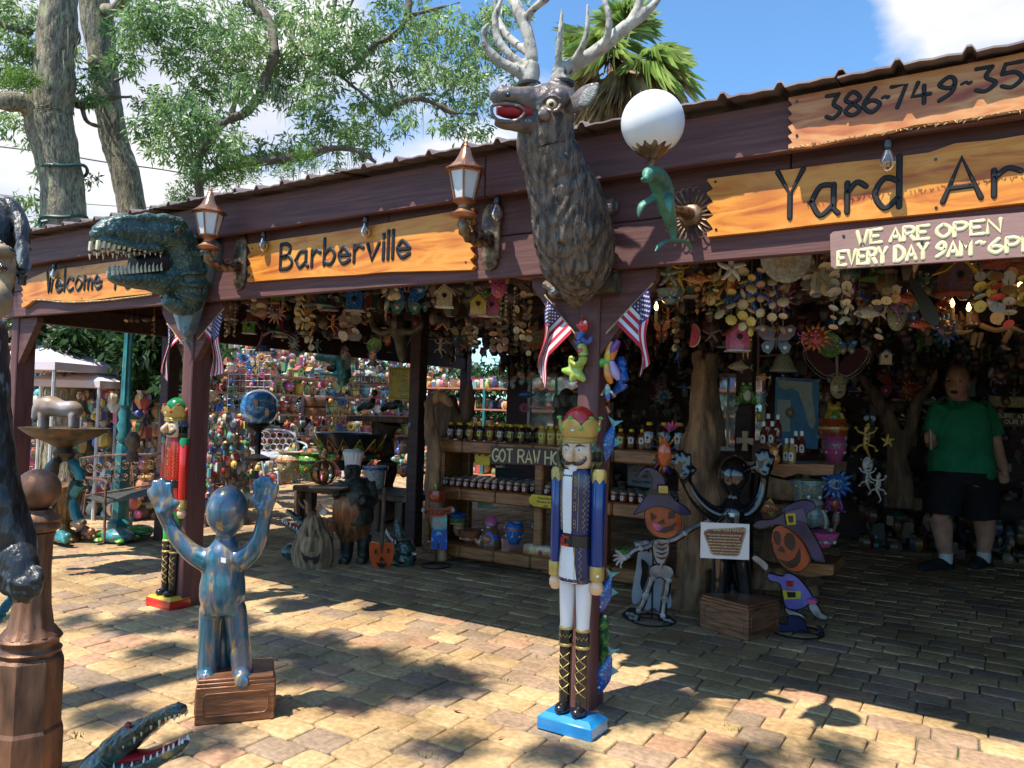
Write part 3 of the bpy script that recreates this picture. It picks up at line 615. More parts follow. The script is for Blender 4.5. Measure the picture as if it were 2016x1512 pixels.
t, _ = board('reddish cedar sign with a carved phone number, on the upper fascia board', [(1553,192),(1700,164),(1850,136),(2000,106),(6000+.62,2.505),(6000+.60,2.33),(2016,214),(1900,234),(1800,246),(1740,262),(1660,274),(1600,288),(1552,292)]+jag(1552,288,196,5,8),2.84,.026, cedR)
wr(t, '386', (1627,235),(1732,219),45,4.2,2.84); wr(t, '-', (1737,203),(1750,200),20,3,2.84); wr(t, '749', (1755,214),(1880,193),42,4.2,2.84); wr(t, '-', (1893,176),(1912,172),20,3,2.84); wr(t, '35', (1922,183),(2012,168),46,4.2,2.84); screw(t, [(1569,200),(1569,267)],2.84)
fr_ = MB()
for k in range(60):
    a = W(1560+k*7.6,290-k*1.22+rnd.uniform(-3,1),2.838); q = Vector((rnd.uniform(-.02,.02), rnd.uniform(-.008,0), rnd.uniform(-.014,.004))); fr_.tube([a, a+q*.6, a+q], [.0022,.0016,.0004], n=3)
o = fr_.done('bark_fringe', barkedge, t, w=1); o['kind'] = 'stuff'
mb = MB(); mb.tube([W(x, y, 2.85) for x, y in ((1553,291),(1600,287),(1660,273),(1740,262),(1800,246),(1900,234),(2010,215))],.007, n=6, k=4, disp=lambda q, t_, a: .004*noise.noise(q*40)); mb.done('bark_edge', barkedge, t, w=1)
t, _ = board('long orange cedar sign carved Barberville between the two copper lanterns', [(487,481),(560,470),(640,459),(720,446),(800,432),(933,409)]+jag(933,412,524,5,-8)+[(928,531),(860,533),(760,535),(700,541),(600,546),(487,555)]+jag(487,552,484,3,7), Ys, .025, cedO)
wr(t, 'Barberville', (552,530),(806,505),48,4.2, Ys); screw(t, [(918,424),(917,516),(497,489),(498,546)], Ys)
t, _ = board('cedar sign carved Welcome To, behind the dinosaur head at the left end', [(42,558),(60,548),(90,535),(130,528),(180,521),(240,513),(300,507),(322,505),(322,575),(270,580),(230,584),(180,591),(130,593),(100,590),(70,588),(50,603),(43,606)]+jag(42,600,564,3,4), Ys, .025, cedO)
wr(t, 'Welcome', (92,576),(200,567),40,3.6, Ys); wr(t, 'To', (217,569),(262,566),40,3.6, Ys); screw(t, [(162,527),(161,588)], Ys)
mb = MB(); mb.tube([W(x, y, 2.93) for x, y in ((44,604),(62,592),(90,591),(130,595),(200,592),(300,580))],.006, n=6, k=4, disp=lambda q, t_, a: .004*noise.noise(q*40)); mb.done('bark_edge', barkedge, t, w=1)
pink = M('dusty_pink_board', (.32,.185,.16),.6, sc_=20, col2=(.27,.15,.13), bump=.1, stretch=(1,1,8))
t, _ = board('dusty pink routed sign giving the opening hours, hung below Yard Art', [(1634,462),(1640,456),(1700,449),(1850,431),(2000,419),(6000+.55,1.985),(6000+.56,1.86),(2016,505),(1850,516),(1644,529),(1636,524)],2.915,.02, pink)
wr(t, 'WE', (1688,482),(1735,477),25,3.8,2.915, cream, .35); wr(t, 'ARE', (1753,475),(1828,470),25,3.8,2.915, cream, .35); wr(t, 'OPEN', (1846,468),(1970,457),25,3.8,2.915, cream, .35)
wr(t, 'EVERY', (1650,523),(1745,516),27,4,2.915, cream, .35); wr(t, 'DAY', (1762,514),(1826,508),27,4,2.915, cream, .35); wr(t, '9AM', (1842,506),(1911,501),27,4,2.915, cream, .35); wr(t, '-', (1923,491),(1938,490),24,3.5,2.915, cream, .35); wr(t, '6PM', (1950,499),(2040,492),27,4,2.915, cream, .35); screw(t, [(1661,465),(1815,478)],2.915)
# --- copper wall lanterns
copper = M('antique_copper', (.42,.20,.11),.42, metal=.75, col2=(.16,.07,.04), sc_=12, bump=.15, lo=.3, hi=.6)
copperL = M('polished_copper', (.72,.36,.20),.25, metal=.9, col2=(.40,.18,.10), sc_=9)
bronze = M('dark_bronze', (.34,.21,.12),.42, metal=.6, col2=(.09,.055,.035), sc_=18, bump=.3, lo=.4, hi=.6)
milk = M('milk_glass', (.86,.87,.88),.35, col2=(.78,.79,.81), trans=.1)
lan = T('wall_lantern', 'copper wall lantern on a scrolled arm, near the dinosaur head', 'lantern', (-3.72,2.95,2.135), group='copper wall lanterns')
def lp(mb, name, m, p=lan, sm=35): o = mb.done(name, m, p, smooth=sm); WM[o.name] = WM[p.name]; return o
mb = MB()
pl = [(.0,.165),(.025,.158),(.042,.135),(.042,.118),(.05,.112),(.05,-.112),(.042,-.118),(.042,-.135),(.025,-.158),(0,-.165)]
pl = pl+[(-x, z) for x, z in pl[::-1][1:-1]]
mb.prism(pl, -.022,-.0, inset=.14); bp = lp(mb, 'back_plate', bronze, sm=50)
for z in (.115,-.12):
    mb = MB()
    for k in range(6): a = k*math.pi/3; mb.ell((.012*math.cos(a),-.024, z+.012*math.sin(a)),(.007,.005,.007),8,5)
    mb.ell((0,-.026, z),.006,8,5); lp(mb, 'rosette', bronze)
mb = MB()
mb.tube([(0,-.02,-.01),(0,-.05,-.035),(0,-.085,-.05),(0,-.13,-.052),(0,-.175,-.05),(0,-.215,-.03),(0,-.235,.0),(0,-.225,.03)], [.03,.026,.022,.02,.022,.026,.024,.015], n=12, k=6, disp=lambda q, t, a: .004*math.sin(t*42+a*2), up=(1,0,0))
def spiral(c, r, n, w_, axis=0):
    pts = []
    for i in range(22):
        a = i/21*n*6.28; rr = r*(1-.85*i/21); pts.append((c[0]+(i*.0003), c[1]+rr*math.cos(a), c[2]+rr*math.sin(a)))
    return pts
for sx in (-1,1):
    mb.tube([(p[0]+sx*.024, p[1], p[2]) for p in spiral((0,-.045,-.03),.026,1.7,0)],.0055, n=6, up=(1,0,0)); mb.tube([(p[0]+sx*.02, p[1], p[2]) for p in spiral((0,-.118,-.02),.02,1.5,0)],.005, n=6, up=(1,0,0)); mb.tube([(p[0]+sx*.018, p[1], p[2]) for p in spiral((0,-.205,.012),.02,1.4,0)],.005, n=6, up=(1,0,0))
lp(mb, 'scroll_arm', bronze, sm=60)
LY = -.23
mb = MB(); mb.lathe([(.02,.025),(.058,.035),(.062,.045),(.045,.055),(.03,.068),(.026,.085),(.04,.098),(.052,.105)],(0, LY, 0),20); lp(mb, 'saucer', copper, sm=60)
zb, zt = .108,.235
mb = MB(); mb.lathe([(.05, zb-.003),(.052, zb+.004),(.049, zb+.006)],(0, LY, 0),6)
for k in range(6):
    a = k*math.pi/3; mb.tube([(.047*math.cos(a), LY+.047*math.sin(a), zb),(.075*math.cos(a), LY+.075*math.sin(a), zt)],.0055, n=5)
mb.lathe([(.076, zt-.006),(.082, zt),(.082, zt+.006),(.07, zt+.008)],(0, LY, 0),6); lp(mb, 'lantern_frame', copper)
for k in range(6):
    a = k*math.pi/3+.0; b = a+math.pi/3; q = []
    for aa, r1, z1 in ((a, .045, zb+.006),(b, .045, zb+.006),(b, .073, zt-.004),(a, .073, zt-.004)): q.append((r1*math.cos(aa), LY+r1*math.sin(aa), z1))
    mb = MB(); mb.add(q, [(0,1,2,3)]); lp(mb, 'pane', milk, sm=0)
mb = MB(); mb.lathe([(.092, zt+.002),(.094, zt+.006),(.07, zt+.022),(.048, zt+.045),(.033, zt+.072),(.022, zt+.10),(.015, zt+.112)],(0, LY, 0),24, flute=.05, nf=6); lp(mb, 'roof', copperL, sm=50)
mb = MB(); mb.lathe([(.014, zt+.11),(.017, zt+.116),(.010, zt+.122),(.012, zt+.132),(.006, zt+.142),(.001, zt+.165)],(0, LY, 0),12); lp(mb, 'finial', copperL, sm=60)
dup(lan, (-1.955,2.95,2.12), label='copper wall lantern on a scrolled arm, beside the stag and the Barberville sign', s=1.0)
# --- globe lamp held by a dolphin
verd = M('verdigris', (.07,.22,.15),.5, metal=.1, col2=(.05,.12,.08), sc_=14, bump=.25, lo=.35, hi=.55, stretch=(1,1,.5))
gl = T('globe_lamp', 'round white glass globe lamp carried by a green dolphin on a shell-shaped wall plate', 'lamp', (-1.0,2.95,2.11))
gc = WX(1285,242,-1.0); mb = MB(); mb.ell(gc, S(62, gc),40,24); mb.done('glass_globe', milk, gl, w=1, smooth=80)
mb = MB(); zc = gc.z-S(62, gc); k_ = S(1, gc)
mb.lathe([(4*k_, zc-14*k_),(9*k_, zc-10*k_),(26*k_, zc+2*k_),(38*k_, zc+14*k_),(37*k_, zc+17*k_),(20*k_, zc+6*k_)],(gc.x, gc.y, 0),40, flute=.06, nf=12)
mb.lathe([(12*k_, zc-40*k_),(8*k_, zc-30*k_),(7*k_, zc-22*k_),(11*k_, zc-16*k_),(6*k_, zc-8*k_)],(gc.x, gc.y, 0),16); mb.done('bronze_cup', bronze, gl, w=1, smooth=60)
mb = MB(); X0 = -1.0
def wx(px, py, dx=0): p = WX(px, py, X0); p.x += dx; return p
Pd = [wx(1272,352), wx(1278,342), wx(1292,348), wx(1302,366), wx(1308,390), wx(1314,415), wx(1322,440), wx(1326,462), wx(1327,474)]
mb.tube(Pd, [.012,.026,.036,.040,.036,.030,.022,.013,.009], n=16, k=6, up=(1,0,0)); mb.tube([wx(1290,352), wx(1268,354), wx(1263,352)], [.014,.011,.005], n=10, k=4, up=(1,0,0))
for sx in (-1,1): mb.tube([wx(1305,385, sx*.02), wx(1290,400, sx*.05), wx(1288,425, sx*.06)], [(.014,.02),(.008,.018),(.003,.006)], n=10, k=4, up=(1,0,0)); mb.tube([wx(1327,472), wx(1327+sx*14,478, sx*.02), wx(1327+sx*22,495, sx*.03)], [(.01,.008),(.006,.016),(.002,.005)], n=8, k=3, up=(1,0,0))
mb.tube([wx(1310,368), wx(1322,372), wx(1326,388)], [(.01,.02),(.005,.014),(.002,.004)], n=8, k=3, up=(1,0,0))
fused(mb, 'dolphin', verd, gl, .005,3)
mb = MB(); mb.tube([wx(1318,412), wx(1342,416),(X0,2.94,2.11)], [.012,.02,.03], n=12, k=4, up=(1,0,0)); mb.done('bracket', bronze, gl, w=1)
mb = MB(); mb.lathe([(.001,.035),(.03,.03),(.045,.022),(.05,.004)],(X0,2.95,2.11),24, axis='y'); mb.done('boss', bronze, gl, w=1, smooth=60)
for k in range(24):
    a = k/24*6.283; mb = MB(); c_, s_ = math.cos(a), math.sin(a)
    lp_ = [(X0+r_*c_-w_*s_, 2.942-(.01 if 0 < i < 6 else 0),2.11+r_*s_+w_*c_) for i, (r_, w_) in enumerate(((.045,.003),(.085,.010),(.103,.0115),(.111,0),(.103,-.0115),(.085,-.010),(.045,-.003)))]
    mb.tube(lp_, .0026, n=5, k=3); mb.done('shell_loop', bronze, gl, w=1)
# --- string-light bulbs along the eave
clear = M('clear_glass', (.95,.95,.95),.02, trans=.96, col2=(.93,.93,.93)); fila = M('filament', (.5,.3,.1),.4)
for i, (px, py, Y, lb) in enumerate(((1748,297,2.86, 'clear light bulb hanging over the Yard Art sign'),(979,404,2.88, 'clear light bulb hanging beside the second copper lantern'),(720,441,2.90, 'clear light bulb above the middle of the Barberville sign'),(519,470,2.90, 'clear light bulb at the left end of the Barberville sign'),(107,530,2.90, 'clear light bulb over the Welcome sign'))):
    p = W(px, py, Y); t = T('light_bulb', lb, 'light bulb', tuple(p), group='string-light bulbs')
    mb = MB(); mb.lathe([(.001,.036),(.014,.034),(.016,.02),(.014,.004),(.012,.0)], n=14); mb.tube([(0,0,.03),(0,.03,.06),(0,.06,.065)],.004, n=6); mb.done('socket', blackp, t)
    mb = MB(); mb.lathe([(.012,0),(.017,-.014),(.025,-.034),(.026,-.046),(.02,-.06),(.008,-.07),(.001,-.073)], n=18); mb.done('bulb_glass', clear, t, smooth=70)
    mb = MB(); mb.tube([(-.004,0,-.01),(-.006,0,-.05),(.006,0,-.05),(.004,0,-.01)],.0012, n=4); mb.done('filament', fila, t)
# --- stag
fur = M('bronze_fur', (.20,.145,.105),.5, metal=.25, col2=(.045,.036,.032), sc_=22, bump=1.0, bs=60, lo=.38, hi=.62, stretch=(2,2,.6), col3=(.26,.24,.21), sc3=30, lo3=.62, hi3=.75)
face = M('stag_grey', (.20,.165,.15),.4, metal=.15, col2=(.10,.08,.075), sc_=10, bump=.4, bs=60, col3=(.42,.46,.38), sc3=24, lo3=.64, hi3=.68)
antl = M('white_antler', (.50,.47,.41),.75, col2=(.27,.255,.22), sc_=12, bump=.8, bs=30, col3=(.08,.07,.06), sc3=30, lo3=.58, hi3=.70, stretch=(1.4,1.4,.7))
sg = T('stag_head', 'bronze stag head with open red mouth and white antlers, mounted above the centre post', 'sculpture', (-1.465,2.93,1.8))
NK = [(1140,598,2.93,8),(1138,576,2.88,33),(1137,542,2.84,64),(1133,500,2.80,77),(1128,455,2.76,80),(1118,402,2.72,75),(1102,360,2.68,64),(1090,325,2.64,58),(1075,288,2.61,57),(1078,250,2.59,54),(1090,215,2.58,44)]
Pn = [W(a, b, y) for a, b, y, r_ in NK]; Rn = [(S(r_, p), S(r_, p)*1.0) for (a, b, y, r_), p in zip(NK, Pn)]
for r_ in range(0,6): Rn[r_] = (Rn[r_][0]-.011, Rn[r_][0]*.95)
def furd(q, t, an):
    d = max(0, math.sin(min(1,(1-t)*1.35)*math.pi*.5))
    v = noise.noise(Vector((q.x*26+1.5*noise.noise(q*6), q.y*26, q.z*8))); v2 = noise.noise(Vector((q.x*60, q.y*60, q.z*16+3*noise.noise(q*9))))
    return (.011*(1-abs(v)*2.6)+.007*v2)*d*(1 if t < .86 else max(0,(1-t)/.14))
mb = MB(); mb.tube(Pn, Rn, n=110, k=15, disp=furd); mb.done('neck', fur, sg, w=1, smooth=80)
mb = MB(); Hd = [(1128,208,2.63,26,26),(1118,208,2.62,42,36),(1095,210,2.58,50,40),(1070,207,2.54,43,36),(1045,201,2.50,32,28),(1020,193,2.45,21,24),(996,190,2.41,18,24),(978,192,2.385,16,19),(969,194,2.37,8,9)]
mb.tube([W(a, b, y) for a, b, y, h, w_ in Hd], [(S(w_, W(a, b, y)), S(h, W(a, b, y))) for a, b, y, h, w_ in Hd], n=26, k=6)
LJ = [(1085,240,2.56,30,26),(1055,244,2.52,24,24),(1025,246,2.465,13,20),(1000,246,2.425,9,17),(982,243,2.40,8,13),(974,240,2.39,5,7)]
mb.tube([W(a, b, y) for a, b, y, h, w_ in LJ], [(S(w_, W(a, b, y)), S(h, W(a, b, y))) for a, b, y, h, w_ in LJ], n=20, k=5)
for px, py, Y, r_ in ((1102,192,2.505,20),(1072,224,2.48,14),(988,176,2.385,9),(1100,172,2.57,22),(1050,172,2.58,16)): c_ = W(px, py, Y); mb.ell(c_, S(r_, c_),14,10)
fused(mb, 'head', face, sg, .005,3, disp=lambda q: .0025*noise.noise(q*45))
red = M('mouth_red', (.42,.015,.025),.35); mb = MB(); P_ = [(1040,222,2.49),(1015,220,2.445),(992,218,2.405),(978,217,2.385)]
mb.tube([W(*p) for p in P_], [(.034,.030),(.034,.029),(.028,.025),(.016,.016)], n=16, k=3); mb.done('mouth', red, sg, w=1)
mb = MB(); mb.tube([W(a, b, Y_-.042) for a, b, Y_ in ((970,209,2.39),(985,205,2.40),(1005,205,2.44),(1022,209,2.46),(1032,220,2.48),(1024,233,2.46),(1003,239,2.44),(984,237,2.41),(973,230,2.39),(968,219,2.385))],.006, n=10, k=4, closed=True); mb.done('lips', face, sg, w=1)
eyem = M('amber_eye', (.75,.62,.35),.15, coat=.8); ec = W(1086,205,2.475); mb = MB(); mb.ell(ec, S(11, ec),16,12); e_o = mb.done('eye', eyem, sg, w=1)
pc = W(1085.5,205,2.458); mb = MB(); mb.ell(pc, S(5, pc),12,8); mb.done('pupil', blackp, e_o, w=1)
mb = MB(); mb.tube([W(1070,200,2.475), W(1078,192,2.462),(W(1090,189,2.462)), W(1103,196,2.475)],.006, n=6, k=4); mb.tube([W(1072,210,2.475), W(1082,217,2.465), W(1096,217,2.467), W(1103,205,2.475)],.006, n=6, k=4); mb.done('eyelid', face, e_o, w=1)
mb = MB(); mb.ell(W(1000,187,2.375),(.011,.008,.008),10,8); mb.ell(W(974,183,2.365),(.006,.006,.006),8,6); mb.done('nostril', blackp, sg, w=1)
mb = MB(); ear = [(1112,212,2.55,10,7),(1130,205,2.54,19,9),(1150,192,2.53,24,8),(1166,178,2.52,18,6),(1178,164,2.51,3,2)]
mb.tube([W(a, b, y) for a, b, y, h, d_ in ear], [(S(d_, W(a, b, y)), S(h, W(a, b, y))) for a, b, y, h, d_ in ear], n=16, k=5); e2 = mb.done('ear', face, sg, w=1, smooth=80)
mb = MB(); ear = [(1140,203,2.522,6,2),(1152,194,2.512,17,4),(1165,181,2.502,14,4),(1175,169,2.499,3,2)]; mb.tube([W(a, b, y) for a, b, y, h, d_ in ear], [(S(d_, W(a, b, y)), S(h, W(a, b, y))) for a, b, y, h, d_ in ear], n=14, k=5); mb.done('inner_ear', M('pale_ear', (.34,.35,.33),.8, col2=(.2,.2,.19), sc_=60, bump=1), e2, w=1, smooth=80)
def ant(tines, base, name='antler'):
    mb = MB()
    for tn in tines:
        P_ = [W(a, b, y) for a, b, y, w_ in tn]; mb.tube(P_, [S(w_/2, p) for (a, b, y, w_), p in zip(tn, P_)], n=14, k=6, disp=lambda q, t_, a: .0035*noise.noise(q*30))
    o = fused(mb, name, antl, sg, .006,2); mb = MB(); c_ = W(*base); mb.lathe([(S(17, c_),-.012),(S(23, c_),-.006),(S(24, c_),.004),(S(18, c_),.012)], c_, 20, flute=.05, nf=9); mb.done('antler_burr', M('dark_burr', (.05,.045,.045),.6), o, w=1)
ant([[(1042,166,2.58,36),(1045,145,2.58,36),(1046,105,2.58,25),(1037,60,2.58,25),(1020,20,2.58,25),(1008,-25,2.59,21),(1004,-90,2.62,10)], [(1034,40,2.58,20),(1050,18,2.56,15),(1076,-4,2.54,14),(1100,-25,2.52,6)],
     [(1040,155,2.58,26),(1015,138,2.54,23),(985,122,2.5,20),(962,98,2.47,18),(952,72,2.45,14),(958,52,2.44,10),(968,44,2.44,4)], [(1040,135,2.58,22),(1005,110,2.55,18),(982,80,2.53,16),(975,40,2.52,14),(983,10,2.52,11),(995,-20,2.52,4)],
     [(1044,105,2.58,20),(1015,85,2.62,16),(990,58,2.64,14),(978,25,2.65,12),(974,-15,2.65,9)]],(1042,168,2.58))
ant([[(1108,168,2.58,32),(1100,148,2.58,34),(1125,130,2.6,30),(1160,112,2.62,28),(1195,84,2.64,28),(1228,56,2.66,26),(1262,32,2.68,22),(1290,5,2.7,16),(1320,-45,2.72,6)], [(1240,48,2.67,24),(1254,20,2.67,20),(1264,-30,2.67,14),(1266,-70,2.67,5)],
     [(1100,150,2.58,20),(1100,110,2.55,15),(1104,65,2.53,13),(1107,15,2.52,5)], [(1118,136,2.6,18),(1140,105,2.57,15),(1155,65,2.55,13),(1157,5,2.54,4)], [(1170,108,2.62,18),(1192,80,2.6,16),(1199,40,2.58,14),(1190,0,2.57,10),(1182,-40,2.56,4)]],(1108,165,2.58))
steel = M('zinc_bolt', (.6,.6,.58),.35, metal=.9)
for px, py in ((1204,406),(1190,556),(1091,571)):
    c_ = W(px, py, 2.93); mb = MB(); mb.ell(c_, (S(15, c_),.014, S(17, c_)),14,8); mb.tube([c_, c_+Vector((-.05,-.0,.03))],.018, n=8); lg = mb.done('mounting_lug', fur, sg, w=1); mb = MB(); mb.lathe([(.001,.016),(.011,.015),(.013,.0)], c_, 10, axis='y'); mb.done('bolt', steel, lg, w=1)
lg = T('log_bracket', 'half log block screwed to the post under the stag', 'bracket', (-1.44,2.95,1.82)); mb = MB(); a = W(1082,571,2.97); b = W(1216,557,2.97); mb.tube([a, b],.045, n=14, disp=lambda q, t, an: .004*noise.noise(q*30)); mb.done('log', M('dark_log', (.10,.08,.045),.9, col2=(.03,.025,.02), sc_=12, bump=.8, stretch=(.5,3,3)), lg, w=1)
# --- dinosaur head
dino = M('dino_green', (.05,.105,.08),.3, col2=(.018,.05,.045), sc_=16, bump=.7, bs=55, coat=.35, col3=(.14,.20,.14), sc3=70, lo3=.58, hi3=.64)
toothm = M('ivory_tooth', (.74,.66,.44),.35, col2=(.55,.46,.28), sc_=20)
def trex(t, f, dino=dino, k=1, teeth=True, fl=.75, vox=.006):
    """f(px,py,dx) gives the point on the head's mid plane, dx metres sideways"""
    q0 = f(280,470,0); s = lambda p: S(p, q0)*k
    sk = [(183,470,5,6),(190,463,13,15),(208,455,22,22),(238,453,30,27),(275,458,33,32),(312,462,35,40),(340,472,38,42),(362,490,38,40)]
    mb = MB(); mb.tube([f(a, b, 0) for a, b, h, w_ in sk], [(s(w_), s(h)) for a, b, h, w_ in sk], n=28, k=6)
    for sx in (-1,1):
        mb.tube([f(212,436, sx*s(14)), f(250,432, sx*s(20)), f(300,432, sx*s(26)), f(335,440, sx*s(30)), f(352,460, sx*s(30))], [s(6), s(8), s(9), s(10), s(7)], n=8, k=4, disp=lambda q, t_, a: s(1.6)*math.sin(t_*70)); mb.tube([f(188,473, sx*s(10)), f(212,476, sx*s(17)), f(255,488, sx*s(22)), f(302,493, sx*s(28))], [s(5), s(6), s(6), s(7)], n=8, k=4)
        mb.ell(f(208,458, sx*s(19)), s(7),8,6)
    lj = [(340,545,30,34),(318,556,24,32),(290,553,19,29),(255,552,14,24),(228,548,11,17),(214,542,5,7)]
    mb.tube([f(a, b, 0) for a, b, h, w_ in lj], [(s(w_), s(h)) for a, b, h, w_ in lj], n=20, k=5)
    nk = [(345,480,38,38),(362,512,46,42),(372,548,46,44),(374,585,38,40),(392,608,10,12)]
    mb.tube([f(a, b, 0) for a, b, h, w_ in nk], [(s(w_), s(h)) for a, b, h, w_ in nk], n=28, k=6, up=(0,1,0)); mb.tube([f(325,590,0), f(350,600,0), f(380,600,0)], [s(12), s(22), s(20)], n=14, k=3)
    for j, (a0, b0, a1, b1) in enumerate(((340,540,395,530),(335,560,392,560),(335,582,385,590),(350,500,392,495))): 
        for sx in (-1,1): mb.tube([f(a0, b0, sx*s(34)), f((a0+a1)/2,(b0+b1)/2+4, sx*s(44)), f(a1, b1, sx*s(38))], [s(3), s(6), s(3)], n=8, k=4)
    fused(mb, 'head', dino, t, vox, 2, disp=lambda q: .003*noise.noise(q*60)+.004*noise.noise(Vector((q.x*14, q.y*20, q.z*50))))
    mb = MB(); mi = [(318,518,24,30),(290,520,20,24),(262,522,16,20)]; mb.tube([f(a, b, 0) for a, b, h, w_ in mi], [(s(w_)*.9, s(h)) for a, b, h, w_ in mi], n=14, k=3); mb.done('mouth', M('mouth_dark', (.02,.012,.012),.5), t, w=1)
    if teeth:
        for sx in (-1,1):
            for row in (0,1):
                n = 13
                for i in range(n):
                    u = i/(n-1)
                    if row == 0: p = f(187+u*115,475+17*u, sx*s(12+15*u)); q = p+Vector((0,-.004,-s((26 if i % 3 else 34)*(1-.45*u)))); r_ = s(5-1.5*u)
                    else: p = f(218+u*84,543-8*u, sx*s(8+18*u)); q = p+Vector((0,0, s((20 if i % 2 else 26)*(1-.35*u)))); r_ = s(4.2-1*u)
                    m_ = (p+q)/2+Vector((0,-.003,0)); tb = MB(); tb.tube([p, m_, q], [r_, r_*.8, r_*.12], n=8, k=3, flat=.8); tb.done('tooth', toothm, t, w=1)
    for sx in (-1,1):
        ec = f(327,458, sx*s(42)); mb = MB(); mb.ell(ec, (s(5), s(8), s(7)),12,8); e = mb.done('eye', M('dino_eye', (.10,.05,.02),.1, coat=1), t, w=1); 
        rim = MB(); rim.tube([ec+Vector((sx*.002, s(10)*math.cos(a), s(8)*math.sin(a))) for a in np.linspace(0,6.28,14)], s(2.4), n=6); rim.done('eyelid', dino, e, w=1)
XD = -4.10
tr = T('dinosaur_head', 'dark green dinosaur head with open toothy jaws on a grey plaque, over the left post', 'sculpture', (XD, 2.93,1.62))
def fd(px, py, dx=0): p = WX(px, py, XD); p.x += dx; return p
trex(tr, fd)
pq = M('grey_plaque', (.13,.17,.175),.5, col2=(.06,.085,.09), sc_=10, bump=.3)
ol = [(412,470),(425,471),(431,480),(429,498),(400,580),(377,655),(366,665),(355,656),(338,604),(334,540),(340,475)]
mb = MB(); mb.prism([(W(a, b, 2.92).x, W(a, b, 2.92).z) for a, b in ol],2.90,2.95, inset=.06); mb.done('plaque', pq, tr, w=1, smooth=30)
mb = MB(); c_ = W(365,645,2.90); mb.ell(c_, (.006,.004,.008),10,6); mb.done('keyhole', blackp, tr, w=1)
# --- flags
rw, ww, bw_ = M('flag_red', (.55,.015,.035),.7), M('flag_white', (.74,.74,.76),.7), M('flag_blue', (.05,.03,.16),.7)
def flag(label, top, low, fold, L1, L2, end_in, Y, drift=0):
    """hoist runs top -> low (px) along the brace; cloth falls to the pavement; fold = px x of the turn"""
    t = T('american_flag', label, 'flag', tuple(W(*top, Y)), group='small American flags under the beam')
    stick = MB(); a, b = W(*top, Y), W(*low, Y); stick.tube([a+(a-b)*.12, b+(b-a)*.3],.004, n=6); stick.done('flag_stick', M('flag_stick_wood', (.5,.35,.18),.6), t, w=1)
    sg_ = 1 if fold > low[0] else -1
    def P(u, v):
        hx, hy = top[0]+(low[0]-top[0])*u, top[1]+(low[1]-top[1])*u; d_ = v*(L1+(L2-L1)*u)
        slope = 1.02; dr = 1 if top[0] > low[0] else -1; go = max(0,(fold-hx)*dr)*math.hypot(1, slope)
        fx = min(d_, go)/math.hypot(1, slope); x = hx+fx*dr; y = hy+fx*slope
        r_ = max(0, d_-go); y += r_; x += (end_in*r_*(u-.5)/L1*.4 + sg_*5*math.sin(y*.045+u*2)*min(1, r_/40))
        x += drift*r_; yy_ = Y-.012-.016*math.sin(u*7.5+v*1.2)-.012*(1-u); return W(x, y, yy_)
    nu, nv = 26,30; vs = [P(i/nu, j/nv) for j in range(nv+1) for i in range(nu+1)]; mb = MB(); fs = []
    for j in range(nv):
        for i in range(nu):
            st = int(i/2); mb.cur = 2 if (i < 14 and j < 12) else (0 if st % 2 == 0 else 1); mb.mi.append(mb.cur); a_ = j*(nu+1)+i; fs.append((a_, a_+1, a_+nu+2, a_+nu+1))
    mb.v = [tuple(v) for v in vs]; mb.f = fs; cl_ = mb.done('flag_cloth', [rw, ww, bw_], t, w=1, smooth=80)
    mb = MB()
    for r_ in range(9):
        for c_ in range(6 if r_ % 2 == 0 else 5):
            u = (r_+1)/10*.53; v = ((c_+.6) if r_ % 2 == 0 else c_+1.1)/6.2*.39; p = P(u, v); e1 = (P(u, v+.02)-p).normalized(); e2 = (P(u+.02, v)-p); e2 = (e2-e1*e2.dot(e1)).normalized(); nn = e1.cross(e2).normalized()
            if nn.dot(CP-p) < 0: nn = -nn
            o_ = p+nn*.0016; R_ = .0062; mb.add([o_]+[o_+(e1*math.cos(a)+e2*math.sin(a))*(R_ if kk % 2 == 0 else R_*.42) for kk, a in enumerate(np.linspace(0,6.283,11)[:-1])], [(0, kk+1,(kk+1) % 10+1) for kk in range(10)])
    s_o = mb.done('stars', ww, cl_, w=1, smooth=0); s_o['kind'] = 'stuff'
flag('small American flag hanging at the right of the centre post, above the globe-lamp side', (1278,566),(1212,636),1262,150,128,8,2.99)
flag('small American flag hanging at the left of the centre post below the stag', (1078,588),(1128,652),1080,118,138,-8,2.99,-.16)
flag('small American flag hanging at the right of the left post under the dinosaur head', (437,612),(400,655),416,122,92,6,2.99)
flag('small American flag hanging at the left of the left post, half behind the dinosaur plaque', (331,640),(352,668),334,92,92,-6,2.99,-.12)
